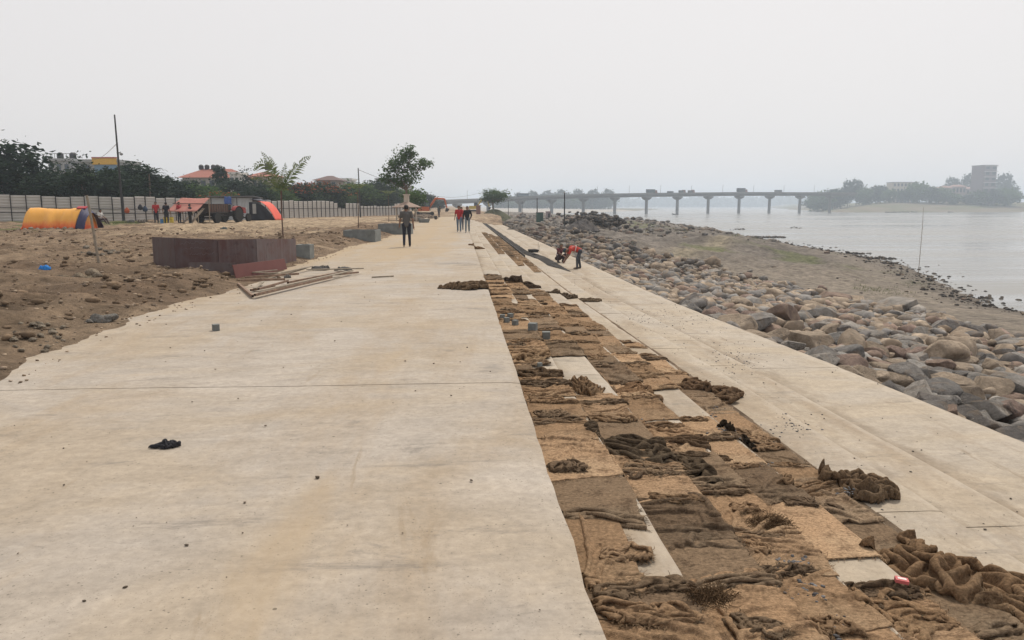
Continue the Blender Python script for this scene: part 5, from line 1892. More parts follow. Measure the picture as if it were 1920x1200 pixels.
def make_camp():
    # orange tarpaulin shelter
    pr = onland(150, 431); D = depth(pr)
    k = D / FPX
    p = at(112, 430, D); p.z = hz(p.x, p.y)
    L = 106 * k; H = (430 - 388) * k
    o = empty('tarpaulin_shelter', p, CR - .06, 'low orange and yellow tarpaulin shelter on the bare earth before the fence', 'tarpaulin')
    nt = NT('orange_tarpaulin'); v = nt.coords()
    sep = nt.n('SeparateXYZ'); nt.l(v, sep.inputs[0])
    c = nt.mix(nt.ramp(nt.noise(nt.coords((2.5, 2.5, .7)), 1.6, 4, .6), [(.4, 0.), (.62, 1.)]), (.62, .085, .018), (.72, .16, .025))
    c = nt.mix(nt.ramp(nt.math('ADD', sep.outputs['Z'], nt.math('MULTIPLY', nt.noise(v, 2.2, 4), .5)), [(.55, 0.), (1.5, 1.)]), c, (.72, .35, .06))
    tarp = nt.done(c, .5, nt.bump(nt.noise(nt.coords((2, 2, .5)), 5, 4), .3, .03), .4)

    def roof(s, t):
        x = -L * .46 + L * .96 * s
        w = (t - .5) * 2
        y = w * 1.15 * (1 + .06 * np.sin(s * 17))
        z = H * np.clip(1 - np.abs(w) ** 2.2, 0, 1) ** .8 + .07 * ridge(s * 7 + w * 1.3, w * 1.5 + s, 4, 3) - .10 * np.sin(s * 3.1) * (1 - np.abs(w))
        y = y + .05 * fbm(s * 12, t * 3, 8, 3) + .08 * np.sin(s * 24) * np.abs(w) ** 3
        return x + .14 * w * np.sin(s * 9), y, np.maximum(z, .0) + .01
    sheet_obj('roof', roof, 60, 30, tarp, o)

    def endw(s, t):
        w = (s - .5) * 2
        x = L * .50 - .02 + .18 * (1 - t)
        return x + .05 * np.sin(s * 14), w * 1.12 * (1 - .1 * t), t * H * .98 * np.clip(1 - np.abs(w) ** 2.2, 0.01, 1) ** .8
    sheet_obj('end_flap', endw, 20, 12, tarp, o)

    def gable(s, t):
        w = (s - .5) * 2
        return -L * .46 - .02 - .32 * (1 - t) * (1 - .3 * w) + .06 * np.sin(s * 15), w * 1.12 * (1 - .1 * t), t * H * .98 * np.clip(1 - np.abs(w) ** 2.2, 0.01, 1) ** .8
    sheet_obj('gable_flap', gable, 24, 12, tarp, o)

    def side(s, t):
        w = (t - .5) * 2
        x = L * .50 + s * .34 * (1.1 - .5 * np.clip(w, -1, 0)); y = w * 1.2
        z = (H * 1.02 * np.clip(1 - np.abs(w) ** 2.2, 0, 1) ** .8) * (1 - .25 * s) + .05 * ridge(s * 3, t * 6, 3, 2)
        return x + .05 * fbm(s * 5, t * 5, 2), y, z + .015
    sheet_obj('purple_cover', side, 16, 26, paint((.03, .03, .075), .6), o)
    MB().box((L * .46, -.12, H + .05), (.5, .5, .07), .3, .2).build('red_cloth', paint((.35, .04, .05)), o)
    for i in range(9):
        rs = np.random.default_rng(i); V, F = rock_verts(2, rs)
        me = qmesh('stone', V, F); me.materials.append(M['rock'])
        s = bpy.data.objects.new('stone', me); COL.objects.link(s)
        x = -L * .5 + L * i / 8.5
        q = Matrix.Rotation(CR - .06, 3, 'Z') @ Vector((x, -1.28, 0))
        s.location = (p.x + q.x, p.y + q.y, hz(p.x + q.x, p.y + q.y) + .05); s.scale = (.13 + .02 * (i % 3),) * 3; s.color = (.3, .27, .22, 1)
        tag(s, 'pale stone weighing down the hem of the orange tarpaulin', 'stone', 'stones along the orange tarpaulin hem')
    # pink tarpaulin shelter
    D = 63; k = D / FPX; p = at(352, 415, D); p.z = hz(p.x, p.y)
    o = empty('tarpaulin_shelter', p, CR, 'faded pink tarpaulin lean-to beside the trailer', 'tarpaulin')
    zt = zpx(371, D) - p.z; zb_ = zpx(396, D) - p.z

    def lean(s, t):
        x = (-27 + 54 * s + 10 * (t - .5)) * k; y = -.5 + 1.8 * t
        z = zb_ + (zt - zb_) * t + .05 * ridge(s * 4, t * 6, 5, 2) - .06 * np.sin(s * 3.14)
        return x, y, z
    sheet_obj('roof', lean, 24, 14, paint((.36, .15, .12), .7), o)
    for x, y, z in ((-26 * k, -.45, zb_), (24 * k, -.45, zb_), (-20 * k, 1.25, zt), (30 * k, 1.25, zt)):
        MB().tube([(x, y, 0), (x, y, z + .03)], .035, 6).build('pole', M['bamboo'], o)
    MB().tube([(-30 * k, .4, (zb_ + zt) / 2 + .08), (33 * k, .4, (zb_ + zt) / 2 + .06)], .03, 6).build('ridge_pole', M['dark'], o)
    # white metal shed
    D = 80; k = D / FPX; p = at(438, 408, D); p.z = hz(p.x, p.y)
    o = empty('metal_shed', p, CR, 'white sheet-metal site shed standing behind the tractor', 'shed')
    Hs = zpx(371, D) - p.z
    for i in range(7):
        x0 = (-40 + i * 11) * k
        V = []; F = []
        for j in range(9): V += [(x0 + 11 * k * j / 8, -.02 if j % 2 else .015, 0), (x0 + 11 * k * j / 8, -.02 if j % 2 else .015, Hs)]
        for j in range(8): F.append((2 * j, 2 * j + 2, 2 * j + 3, 2 * j + 1))
        MB().add(V, F).build('wall_sheet', M['white'], o)
    MB().box((36.5 * k, 1.3, Hs / 2), (.06, 2.6, Hs)).build('end_wall', M['dark'], o)
    MB().box((-2 * k, 1.1, Hs + .08), (86 * k, 3.2, .07), 0, -.05).build('roof', paint((.16, .16, .17)), o)

    def blue(s, t):
        return (-12 + 13 * s) * k + .02 * np.sin(t * 9), -.56 + .05 * np.sin(s * 8) - .04 * t, Hs + .1 - t * .75 + .05 * np.sin(s * 11)
    sheet_obj('blue_cover', blue, 12, 10, paint((.05, .1, .3), .5), o)

    def awn(s, t):
        return (34 + 24 * s) * k, -.5 + 2.5 * t, Hs * (.95 - .1 * s) + .06 * np.sin(s * 9) * t + .08 * t
    sheet_obj('awning', awn, 12, 8, paint((.03, .03, .05), .6), o)
    # black and orange tent
    D = 77; k = D / FPX; p = at(494, 410, D); p.z = hz(p.x, p.y)
    o = empty('tent', p, CR, 'small black tent with bright orange-red sloping side beside the white shed', 'tent')
    Ht = zpx(378, D) - p.z

    def tprof(t): return np.where(t < .5, -20 + 20 * t * 1.2, -8 + (t - .5) * 2 * 34), Ht * np.sin(np.clip(.18 + t * .9, 0, 1.0) * 3.1416) ** .8

    def tent_o(s, t):
        x = (-6 + 32 * t ** .85) * k; z = Ht * (1 - t ** 1.7)
        return x + .0 * s, -.6 + 2.6 * s, z + .04 * ridge(s * 4, t * 4, 6, 2)
    sheet_obj('orange_side', tent_o, 14, 18, paint((.62, .07, .03), .5), o)

    def tent_f(s, t):
        x = (-22 + (16 + 32 * (1 - t) ** .6) * s) * k
        return x, -.58 + .04 * np.sin(s * 12) + 0 * t, t * Ht * .97 * np.clip(1.05 - .1 * s, 0, 1)
    sheet_obj('black_front', tent_f, 16, 12, paint((.012, .013, .02), .6), o)
    MB().box((-12 * k, -.66, Ht * .62), (6.5 * k, .03, 18 * k)).build('hanging_sheet', paint((.28, .28, .27)), o)
    # site clutter along the fence
    D = 62; k = D / FPX
    for (u, v, w, h, c, nm, lab) in [(311, 416, 8, 13, (.55, .42, .06), 'drum', 'yellow drum standing before the pink lean-to, nearer the seated worker'), (322, 416, 7, 12, (.55, .42, .06), 'drum', 'yellow drum standing before the pink lean-to, nearer the trailer'), (304, 404, 8, 10, (.06, .2, .42), 'drum', 'blue drum behind the person in red by the fence')]:
        p = at(u, v, D); p.z = hz(p.x, p.y)
        d = empty(nm, p, 0, lab, 'drum')
        MB().lathe((0, 0, 0), [(w / 2 * k, 0), (w / 2 * k, h * k * .3), (w / 2 * k * 1.05, h * k * .33), (w / 2 * k, h * k * .36), (w / 2 * k, h * k * .66), (w / 2 * k * 1.05, h * k * .69), (w / 2 * k, h * k * .72), (w / 2 * k, h * k)], 18).build('drum_body', paint(c), d, 40)
        MB().lathe((0, 0, h * k), [(w / 2 * k * .9, 0), (w / 2 * k * .95, .03), (w / 2 * k * .3, .03)], 18).build('lid', M['dark'], d, 40)
    for i, (u, v, r, c, lab) in enumerate([(268, 414, 9, (.13, .11, .09), 'dark heap of sacks beside the tall black pole'), (285, 416, 8, (.22, .17, .12), 'brown heap of sacks beside the workers by the fence'), (245, 417, 8, (.10, .10, .09), 'low dark heap of stuff in grass by the black pole'), (420, 433, 6, (.10, .12, .12), 'small dark greenish cloth heap on the bare earth beyond steel panels'), (590, 395, 0, (0, 0, 0), '')]):
        if not r: continue
        D = 64 if v < 425 else depth(onland(u, v)); k = D / FPX; p = at(u, v, D); p.z = hz(p.x, p.y)
        heap('sack_heap', lab, 'heap', p, r * k, r * k * .8, r * k * 1.1, 400 + i, c, .3, 34, mat=M['paint'])
    # bags hung on the fence
    for (u, v, D, c, lab) in [(263, 388, 69.5, (.02, .02, .025), 'black bag hung on the ribbed fence'), (272, 391, 70, (.04, .06, .1), 'blue-black cloth hung on the ribbed fence'), (522, 396, 88.6, (.05, .07, .08), 'dark bundle hung on the fence behind the young palm'), (238, 394, 66, (.35, .08, .03), 'orange cloth hung beside the tall black pole')]:
        p = at(u, v, D)
        s = 5 * D / FPX
        b = MB()
        b.lathe((0, 0, -s), [(.02, -s * .2), (s * .8, 0), (s * 1.0, s * .8), (s * .5, s * 1.7), (.03, s * 2.0)], 10)
        o = b.build('hanging_bag', paint(c), None, 40); o.location = p; o.scale = (1, .5, 1)
        tag(o, lab, 'bag')


make_camp()


def wheel(parent, c, R, w, rim, n=22):
    """tyre about the local Y axis with rim and hub"""
    ty = MB().lathe(c, [(R * .58, -w / 2), (R * .9, -w / 2), (R, -w * .32), (R, w * .32), (R * .9, w / 2), (R * .58, w / 2)], n, 'Y')
    for i in range(n):
        a = 6.283 * i / n
        ty.box((c[0] + math.cos(a) * R, c[1], c[2] + math.sin(a) * R), (R * .09, w * .9, R * .1), 0, 0, -a)
    t = ty.build('wheel', M['rubber'], parent)
    MB().lathe(c, [(R * .1, -w * .36), (R * .2, -w * .3), (R * .56, -w * .1), (R * .62, -w * .42), (R * .62, w * .42), (R * .56, w * .1), (R * .2, w * .3), (R * .1, w * .36)], n, 'Y').build('rim', rim, t, 40)
    return t


def make_tractor():
    H = math.radians(76)          # heading: away and to the right
    D = 66
    base = at(394, 414, D); base.z = hz(base.x, base.y)
    d = Vector((math.cos(H), math.sin(H), 0))
    rz = H - YAW
    fw = Matrix.Rotation(rz, 3, 'Z') @ Vector((1, 0, 0))
    # trailer: local X forward
    t = empty('farm_trailer', base, rz, 'dark rusty tipping trailer hitched behind the red tractor', 'trailer')
    dk = paint((.055, .045, .04)); rd = paint((.10, .055, .04))
    MB().box((0, 0, .92), (2.7, 1.75, .12)).build('bed', dk, t)
    for sy in (-.87, .87):
        w = MB().box((0, sy, 1.28), (2.7, .05, .6)).build('side_board', rd, t)
        for i in range(9): MB().box((-1.3 + i * .325, sy * 1.035, 1.28), (.06, .05, .62)).build('rib', dk, w)
    MB().box((-1.36, 0, 1.3), (.06, 1.75, .64)).build('tail_board', dk, t)
    MB().box((1.36, 0, 1.3), (.06, 1.75, .64)).build('head_board', dk, t)
    MB().box((0, 0, .72), (2.4, .8, .25)).build('chassis', M['dark'], t)
    MB().tube([(-.2, -.85, .45), (-.2, .85, .45)], .07, 8).build('axle', M['dark'], t)
    MB().tube([(1.2, -.35, .7), (2.3, 0, .6), (1.2, .35, .7)], .05, 6).build('drawbar', M['dark'], t)
    for sy in (-.8, .8): wheel(t, (-.2, sy, .45), .45, .26, paint((.2, .18, .15)))
    for i, y in enumerate((-.5, .1)):
        b = base + Matrix.Rotation(rz, 3, 'Z') @ Vector((-1.5, y, 1.25)); e = base + Matrix.Rotation(rz, 3, 'Z') @ Vector((-3.2, y + .1, 0)); e.z = hz(e.x, e.y) + .03
        m = (b + e) / 2; L = (b - e).length
        o = MB().box((0, 0, 0), (L, .24, .05)).build('ramp_plank', M['bamboo'])
        o.location = m; o.rotation_euler = (0, -math.asin((b.z - e.z) / L), math.atan2((b - e).y, (b - e).x))
        tag(o, ['loading plank leaning on the trailer tail, the one by the far corner', 'loading plank leaning on the trailer tail, the one by the near corner'][1 - i], 'plank')
    # tractor
    tp = base + fw * 3.0; tp.z = hz(tp.x, tp.y)
    t = empty('farm_tractor', tp, rz, 'red farm tractor with big rear wheels hitched to the dark trailer', 'tractor')
    red = paint((.24, .03, .025), .45)
    for sy in (-.72, .72):
        wheel(t, (0, sy, .64), .64, .36, paint((.3, .25, .16)))
        wheel(t, (1.75, sy * .85, .36), .36, .2, paint((.3, .25, .16)))
        V = []; F = []
        for i in range(9):
            w = .35 + 2.3 * i / 8
            for (r_, y_) in ((.72, -.2), (.72, .2), (.75, .2), (.75, -.2)): V.append((math.cos(w) * r_, sy * .93 + y_, .66 + math.sin(w) * r_))
        for i in range(8):
            for c in range(4): F.append((i * 4 + c, i * 4 + (c + 1) % 4, i * 4 + 4 + (c + 1) % 4, i * 4 + 4 + c))
        MB().add(V, F + [(0, 1, 2, 3), (32, 33, 34, 35)]).build('mudguard', red, t)
    MB().box((.2, 0, .72), (1.3, .5, .42)).build('transmission', M['dark'], t)
    b = MB().hexa([(.7, -.3, .75), (2.0, -.26, .75), (2.0, .26, .75), (.7, .3, .75), (.7, -.3, 1.35), (1.95, -.24, 1.25), (1.95, .24, 1.25), (.7, .3, 1.35)]).build('bonnet', red, t)
    MB().box((2.01, 0, 1.0), (.03, .4, .36)).build('grille', M['dark'], b)
    for sy in (-.2, .2): MB().lathe((2.02, sy, 1.18), [(.07, -.02), (.07, .03), (.03, .05)], 12, 'X').build('headlight', paint((.6, .6, .55)), b, 40)
    MB().tube([(1.3, .18, 1.3), (1.3, .18, 2.1)], .04, 8).build('exhaust', M['dark'], t)
    MB().box((-.05, 0, 1.05), (.45, .45, .1)).build('seat', M['dark'], t)
    MB().box((-.28, 0, 1.3), (.08, .45, .42)).build('seat_back', M['dark'], t)
    MB().tube([(.65, 0, 1.1), (.45, 0, 1.45)], .03, 6).build('steering_column', M['dark'], t)
    MB().lathe((.43, 0, 1.47), [(.19, -.015), (.22, 0), (.19, .015), (.16, 0), (.19, -.015)], 18).build('steering_wheel', M['dark'], t)
    MB().tube([(1.75, -.62, .36), (1.75, .62, .36)], .06, 8).build('front_axle', M['dark'], t)


make_tractor()


def make_poles():
    # tall black pole with lamp and stay wire
    D = 68.5; p = at(231, 408, D); p.z = hz(p.x, p.y); H = zpx(215, D) - p.z
    o = empty('utility_pole', p, CR, 'tall bare black pole with a small lamp before the ribbed fence', 'pole')
    MB().tube([(0, 0, -.2), (-.05, 0, H * .5), (-.1, 0, H)], [.10, .085, .06], 10).build('shaft', M['dark'], o, 40)
    a = MB().tube([(-.06, 0, H * .64), (.22, -.05, H * .655)], .03, 6).build('lamp_arm', M['dark'], o)
    MB().lathe((.26, -.05, H * .64), [(.03, .08), (.14, 0), (.12, -.12), (.04, -.16)], 12).build('lamp_shade', paint((.2, .2, .2)), a, 40)
    e = at(172, 300, 100) - p
    c = Matrix.Rotation(-CR, 3, 'Z') @ e
    pts = [Vector((-.07, 0, H * .735)).lerp(c, i / 10) - Vector((0, 0, .35 * math.sin(math.pi * i / 10))) for i in range(11)]
    MB().tube(pts, .022, 5).build('stay_wire', M['bamboo'], o)
    D = 96; p = at(676, 408, D); p.z = hz(p.x, p.y); H = zpx(315, D) - p.z
    o = empty('utility_pole', p, CR, 'thin dark pole with wires standing near the low fence sheets', 'pole')
    MB().tube([(0, 0, -.2), (-.05, 0, H * .5), (-.12, 0, H)], [.09, .08, .06], 8).build('shaft', M['dark'], o, 40)
    pts = []
    e = Matrix.Rotation(-CR, 3, 'Z') @ (at(905, 360, 190) - p)
    for i in range(25):
        t = i / 24; q = Vector((-.1, 0, H - .2)).lerp(e, t); q.z -= 2.2 * math.sin(math.pi * t); pts.append(q)
    MB().tube(pts, .022, 5).build('wire', M['dark'], o)
    # poles on the river side
    for (u, v0, v1, D, r, lab) in [(1058, 418, 362, 108, .09, 'dark upright post on the rubble bank, taller of two'), (1007, 402, 372, 150, .10, 'dark upright post on the rubble bank beside the green cabin'), (953, 402, 376, 170, .06, 'thin grey post near the flat-topped tree'), (979, 398, 378, 190, .06, 'thin grey post between mound and green cabin')]:
        p = at(u, v0, D); p.z = hz(p.x, p.y); H = zpx(v1, D) - p.z
        o = empty('post', p, 0, lab, 'post')
        MB().tube([(0, 0, -.3), (.02, .02, H * .5), (0, 0, H)], [r, r, r * .8], 8).build('shaft', M['dark'], o, 40)
        MB().lathe((0, 0, H), [(r * .8, 0), (r * 1.1, .02), (r * 1.1, .08), (.01, .1)], 8).build('cap', M['bamboo'], o)
    # stick standing in the river
    p = ground(1721, 518, WATER_Z); D = depth(p); H = zpx(388, D) - WATER_Z
    o = MB().tube([(0, 0, -.8), (.05, 0, H * .3), (.1, .05, H * .7), (.06, .05, H)], [.028, .026, .022, .012], 7).build('bamboo_stick', M['bamboo'], None, 40)
    o.location = p; tag(o, 'slender bamboo stick standing upright in the river shallows', 'stick')
    # leaning post in the earth
    p = onland(187, 497); D = depth(p); H = zpx(366, D) - p.z
    x = -(14) * D / FPX
    o = MB().tube([(0, 0, -.2), (x * .4, 0, H * .4), (x * .72, 0, H * .75), (x, 0, H)], [.036, .034, .033, .03], 8).build('wooden_stake', M['bamboo'], None, 40)
    o.location = p; o.rotation_euler = (0, 0, CR); tag(o, 'thin weathered stake leaning in bare earth by a stone heap', 'stake')
    # rebar by the workers
    for i, u in enumerate((1009, 1011)):
        p = on_step(u, 474 - i, 7)
        o = MB().tube([(0, 0, 0), (0, 0, .62 - .2 * i)], .008, 6).build('rebar_rod', M['dark']); o.location = p
        tag(o, ['taller thin steel rod standing up from wet cement near the workers', 'shorter thin steel rod standing beside the taller rod in wet cement'][i], 'rod')


make_poles()


def make_formwork():
    def gp(u, v): 
        q = ground(u, v, 0.0); q.z = min(hz(q.x, q.y), .05) - .05; return q
    pts = [(289, 508), (331, 517), (411, 513), (483, 507), (556, 492)]
    tops = [444, 446, 449, 448, 448]
    P = [gp(*q) for q in pts]
    Z = [zpx(v, depth(p)) for v, p in zip(tops, P)]
    root = empty('steel_formwork', P[1], 0, 'curved wall of rusty dark steel form panels standing in the earth', 'formwork')
    o = Vector(P[1])
    for i in range(4):
        a, b = P[i] - o, P[i + 1] - o
        d = (b - a); d.z = 0; d.normalize(); n = Vector((d.y, -d.x, 0))
        za, zb = Z[i] - o.z, Z[i + 1] - o.z
        a2, b2 = a + d * .006, b - d * .006
        off = n * (.004 * (i % 2))
        V = []; F = []
        m = 10
        for j in range(m + 1):
            q = a2.lerp(b2, j / m) + off + n * .004 * math.sin(math.pi * j / m)
            zt = za + (zb - za) * j / m
            V += [(q.x, q.y, -.1), (q.x, q.y, zt), (q.x - n.x * .012, q.y - n.y * .012, zt), (q.x - n.x * .012, q.y - n.y * .012, -.1)]
        for j in range(m):
            for c in range(4):
                e = (c + 1) % 4
                F.append((j * 4 + c, (j + 1) * 4 + c, (j + 1) * 4 + e, j * 4 + e))
        F += [(0, 1, 2, 3), (m * 4, m * 4 + 1, m * 4 + 2, m * 4 + 3)]
        pn = MB().add(V, F).build('panel', M['steel'], root)
        # stiffening ribs behind and a lip on top
        for j in (0, 1):
            q = a.lerp(b, .03 + .94 * j) - n * .05
            MB().box((q.x, q.y, (za + zb) / 4), (.05, .07, (za + zb) / 2 - .06), math.atan2(d.y, d.x)).build('rib', M['steel'], pn)
        mq = a.lerp(b, .5) - n * .05
        if i == 1:
            mb = MB(); rr = random.Random(4)
            for l in range(3):
                z0 = za * (.86 - .15 * l); x = .12 + .1 * l; pts_ = []
                for c in range(26):
                    q = a.lerp(b, x + c * .024) + n * (.004 * math.sin(math.pi * (x + c * .024)) + .008)
                    pts_.append((q.x, q.y, z0 + rr.uniform(-.035, .035)))
                mb.tube(pts_, .003, 4)
            mb.build('chalk_scrawl', paint((.2, .185, .18), .9), pn)
    for j, (u0, v0, t0, u1, v1, t1, lab) in enumerate([(352, 507, 492, 441, 519, 493, 'low dark steel strip leaning at the foot of the form panels'), (442, 521, 497, 538, 511, 485, 'low reddish steel strip lying against the foot of the form panels')]):
        a, b = onland(u0, v0), onland(u1, v1)
        a.z -= .03; b.z = a.z
        za, zb = zpx(t0, depth(a)) - a.z, zpx(t1, depth(b)) - a.z
        d = (b - a); d.z = 0; d.normalize(); n = Vector((-d.y, d.x, 0)) * .07; w = Vector((d.y, -d.x, 0)) * .014
        V = [a, b, b + w, a + w, a + n + Vector((0, 0, za)), b + n + Vector((0, 0, zb)), b + n + w + Vector((0, 0, zb)), a + n + w + Vector((0, 0, za))]
        o2 = MB().hexa([q - a for q in V]).build('steel_strip', [M['steel'], paint((.12, .04, .035))][j]); o2.location = a
        tag(o2, lab, 'steel strip')
    # concrete planters
    def planter(u0, u1, v0, v1, lab, seg=5):
        a = onland(u0, v1); b = at(u1, v1, depth(a)); b.z = a.z; h = zpx(v0, depth(a)) - a.z + .1
        r = empty('planter', a, 0, lab, 'planter')
        d = b - a; d.z = 0; L = d.length; d.normalize(); n = Vector((-d.y, d.x, 0))
        mb = MB(); W = min(L, 1.6)
        for (c, sz, yaw) in (((d * L / 2), (L, .1, h), 0), (d * L / 2 + n * W, (L, .1, h), 0), (n * W / 2 + d * .05, (.1, W - .1, h), 0), (n * W / 2 + d * (L - .05), (.1, W - .1, h), 0)):
            MB().box((c.x, c.y, h / 2 - .35), (sz[0], sz[1], sz[2] + .5), math.atan2(d.y, d.x)).build('planter_wall', M['planter'], r)
        q = d * L / 2 + n * W / 2
        MB().box((q.x, q.y, h * .3), (L - .2, W - .2, h * .5), math.atan2(d.y, d.x)).build('soil', paint((.14, .1, .07)), r)
    planter(556, 582, 459, 479, 'small grey concrete planter block at the end of the form panels')
    planter(644, 704, 432, 443, 'long grey concrete planter holding a thin sapling')
    planter(709, 768, 420, 430, 'grey concrete planter partly hidden by the walking man')
    # steel tubes and planks dumped on the slab
    T = [(447, 533, 474, 557, .045, 0), (478, 558, 622, 523, .045, 0), (482, 556, 660, 513, .045, 1), (452, 536, 535, 534, .045, 0), (470, 545, 515, 538, .04, 0), (478, 545, 493, 532, .04, 1), (460, 527, 560, 520, .045, 0), (445, 519, 520, 521, .04, 1), (500, 522, 575, 501, .05, 1), (540, 534, 640, 515, .05, 0), (520, 519, 585, 505, .04, 1), (575, 515, 682, 512, .05, 1), (405, 520, 470, 522, .03, 1), (610, 520, 672, 514, .04, 0), (485, 550, 540, 533, .04, 0), (430, 523, 520, 515, .035, 1)]
    for i, (u0, v0, u1, v1, w, k) in enumerate(T):
        a = ground(u0, v0, .03); b = ground(u1, v1, .03)
        lift = .02 + .035 * (i % 4)
        m = (a + b) / 2; L = (b - a).length
        mb = MB()
        if k == 0:      # hollow square tube
            for (y, z, sy, sz_) in ((0, w * .46, w, w * .1), (0, -w * .46, w, w * .1), (w * .46, 0, w * .1, w * .8), (-w * .46, 0, w * .1, w * .8)):
                mb.box((0, y, z), (L, sy, sz_))
        else:
            mb.box((0, 0, 0), (L, w * 1.7, w * .5))
        o = mb.build('steel_tube' if k == 0 else 'wooden_batten', M['rust'] if k == 0 else M['bamboo'])
        o.location = (m.x, m.y, w / 2 + lift); o.rotation_euler = (0, .004 * (i % 3 - 1), math.atan2((b - a).y, (b - a).x))
        tag(o, 'rusty square steel tube in the dumped pile on the promenade' if k == 0 else 'weathered wooden batten in the dumped pile on the promenade', 'tube' if k == 0 else 'batten', 'dumped steel tubes' if k == 0 else 'dumped wooden battens')
    a = ground(705, 521, .0)
    o = MB().box((0, 0, .02), (.55, .04, .03)).build('wooden_batten', M['bamboo']); o.location = a + Vector((.15, .1, 0)); o.rotation_euler = (0, 0, .5)
    tag(o, 'short loose batten lying alone on the slab beyond the dumped pile', 'batten')
    for (u, v, c, lab) in [(603, 507, (.10, .095, .09), 'dark grey sack lump at the far end of the dumped tubes'), (645, 509, (.12, .115, .11), 'small grey sack lump near the tube ends'), (540, 532, (.15, .14, .13), 'grey cement lump sitting on the dumped tubes')]:
        p = ground(u, v, 0); k = depth(p) / FPX
        heap('sack_lump', lab, 'sack', p + Vector((0, 0, .02 if v < 520 else .12)), 15 * k if v < 520 else 6 * k, 9 * k if v < 520 else 5 * k, 10 * k, 500 + u, c, .2, 30, mat=M['paint'])


make_formwork()


def make_stones():
    rs = np.random.default_rng(91)
    me = []
    for _ in range(6):
        V, F = rock_verts(3, rs, 7, .03); m = qmesh('stone', V, F); m.materials.append(M['rock']); me.append(m)

    def put(u, v, w, c, lab, group):
        p = onland(u, v); r = w / 2 * depth(p) / FPX
        o = bpy.data.objects.new('field_stone', me[rs.integers(6)]); COL.objects.link(o)
        o.location = p + Vector((0, 0, r * .38)); o.scale = (r,) * 3; o.rotation_euler = (rs.uniform(-.3, .3), rs.uniform(-.3, .3), rs.uniform(-.5, .5)); o.color = (*c, 1)
        tag(o, lab, 'stone', group)
    for (u, v, w) in [(156, 476, 14), (163, 470, 17), (170, 478, 14), (179, 479, 16), (193, 479, 14), (200, 474, 13), (207, 477, 12), (214, 473, 14), (220, 478, 12), (186, 472, 13)]:
        put(u, v, w, np.array((.25, .22, .18)) * rs.uniform(.8, 1.1), 'grey-brown stone in the loose heap beside the leaning stake', 'stones heaped by the leaning stake')
    put(235, 474, 20, (.36, .28, .19), 'flat tan stone beside the loose heap at the leaning stake', None)
    for (u, v, w, c) in [(122, 527, 26, (.25, .2, .14)), (136, 525, 16, (.2, .18, .15)), (151, 521, 26, (.32, .26, .19)), (168, 527, 24, (.3, .25, .18)), (176, 519, 30, (.33, .27, .2)), (185, 522, 24, (.3, .25, .19)), (112, 524, 18, (.22, .18, .14))]:
        put(u, v, w, c, 'rounded tan stone in the cluster on bare earth near the promenade', 'stones clustered near the promenade')
    for (u, v, w) in [(190, 605, 40), (206, 603, 34), (168, 606, 18)]:
        put(u, v, w, (.27, .26, .24), 'pale grey lump of broken mortar on earth at the slab edge', 'mortar lumps at the slab edge')
    for i in range(34):
        u = 20 + rs.random() * 110; v = 605 + rs.random() * 62
        if v > 668 - (u - 62) * .3: continue
        put(u, v, rs.uniform(6, 17), np.array((.42, .36, .28)) * rs.uniform(.7, 1.2), 'rounded cobble in the pebbly earth at the near slab corner', 'cobbles at the near slab corner')
    # blue plastic bag
    p = onland(84, 502); k = depth(p) / FPX
    heap('plastic_bag', 'bright blue crumpled plastic bag on the bare earth', 'bag', p, 9 * k, 7 * k, 15 * k, 610, (.04, .22, .6), .2, 34, mat=M['paint'])
    p = ground(1391, 577, -2.5); p.z = hz(p.x, p.y) + .42; k = depth(p) / FPX
    heap('plastic_scrap', 'small teal plastic scrap caught among the boulders', 'plastic scrap', p, 6 * k, 5 * k, 9 * k, 611, (.02, .22, .2), .2, 24, mat=M['paint'])
    for (u, v, w, lab) in [(1197, 417, 20, 'big grey boulder at the upstream water edge'), (1152, 411, 12, 'dark pointed boulder beyond the dark heap')]:
        p = ground(u, v, -3.2); p.z = hz(p.x, p.y); r = w / 2 * depth(p) / FPX * 1.1
        o = bpy.data.objects.new('boulder', me[2]); COL.objects.link(o); o.location = p + Vector((0, 0, r * .5)); o.scale = (r, r, r * 1.2); o.color = (.13, .125, .12, 1)
        tag(o, lab, 'boulder')
    # spoil heaps on the rubble bank
    for i, (u, v, w, h, D, c, lab) in enumerate([(992, 406, 42, 12, 150, (.17, .14, .12), 'brown spoil heap between the posts on the rubble bank'), (1040, 408, 30, 6, 140, (.19, .17, .15), 'low grey spoil heap beyond the green cabin'), (1090, 428, 70, 14, 100, (.10, .09, .085), 'dark broad spoil heap on the rubble bank'), (965, 425, 60, 8, 95, (.14, .125, .11), 'grey-brown spoil heap beside the landing edge'), (1010, 436, 60, 9, 80, (.15, .135, .12), 'rubbly spoil heap nearer the workers')]):
        k = D / FPX; p = at(u, v, D); p.z = hz(p.x, p.y) - .15
        n = 40
        s, t = np.meshgrid(np.linspace(-1, 1, n), np.linspace(-1, 1, n), indexing='ij')
        m = np.sqrt(s * s + t * t) + 1e-6; q = np.maximum(abs(s), abs(t)); x = s * q / m; y = t * q / m
        r = np.sqrt(x * x + y * y)
        Zz = (h * k + .3) * np.clip(1 - r ** 1.6, 0, 1) * (.65 + .7 * ridge(x * 2 + i, y * 2, i, 4)) + .1 * fbm(x * 6, y * 6, i, 4) - .1 * r
        me_ = qmesh('spoil_heap', np.stack([x * w / 2 * k, y * w / 2 * k * .8, Zz], -1).reshape(-1, 3), grid_faces(n, n)); vcol(me_, np.broadcast_to(c, (n * n, 3)))
        o = link('spoil_heap', me_, M['ground']); o.location = p
        tag(o, lab, 'spoil heap', kind='structure')


make_stones()


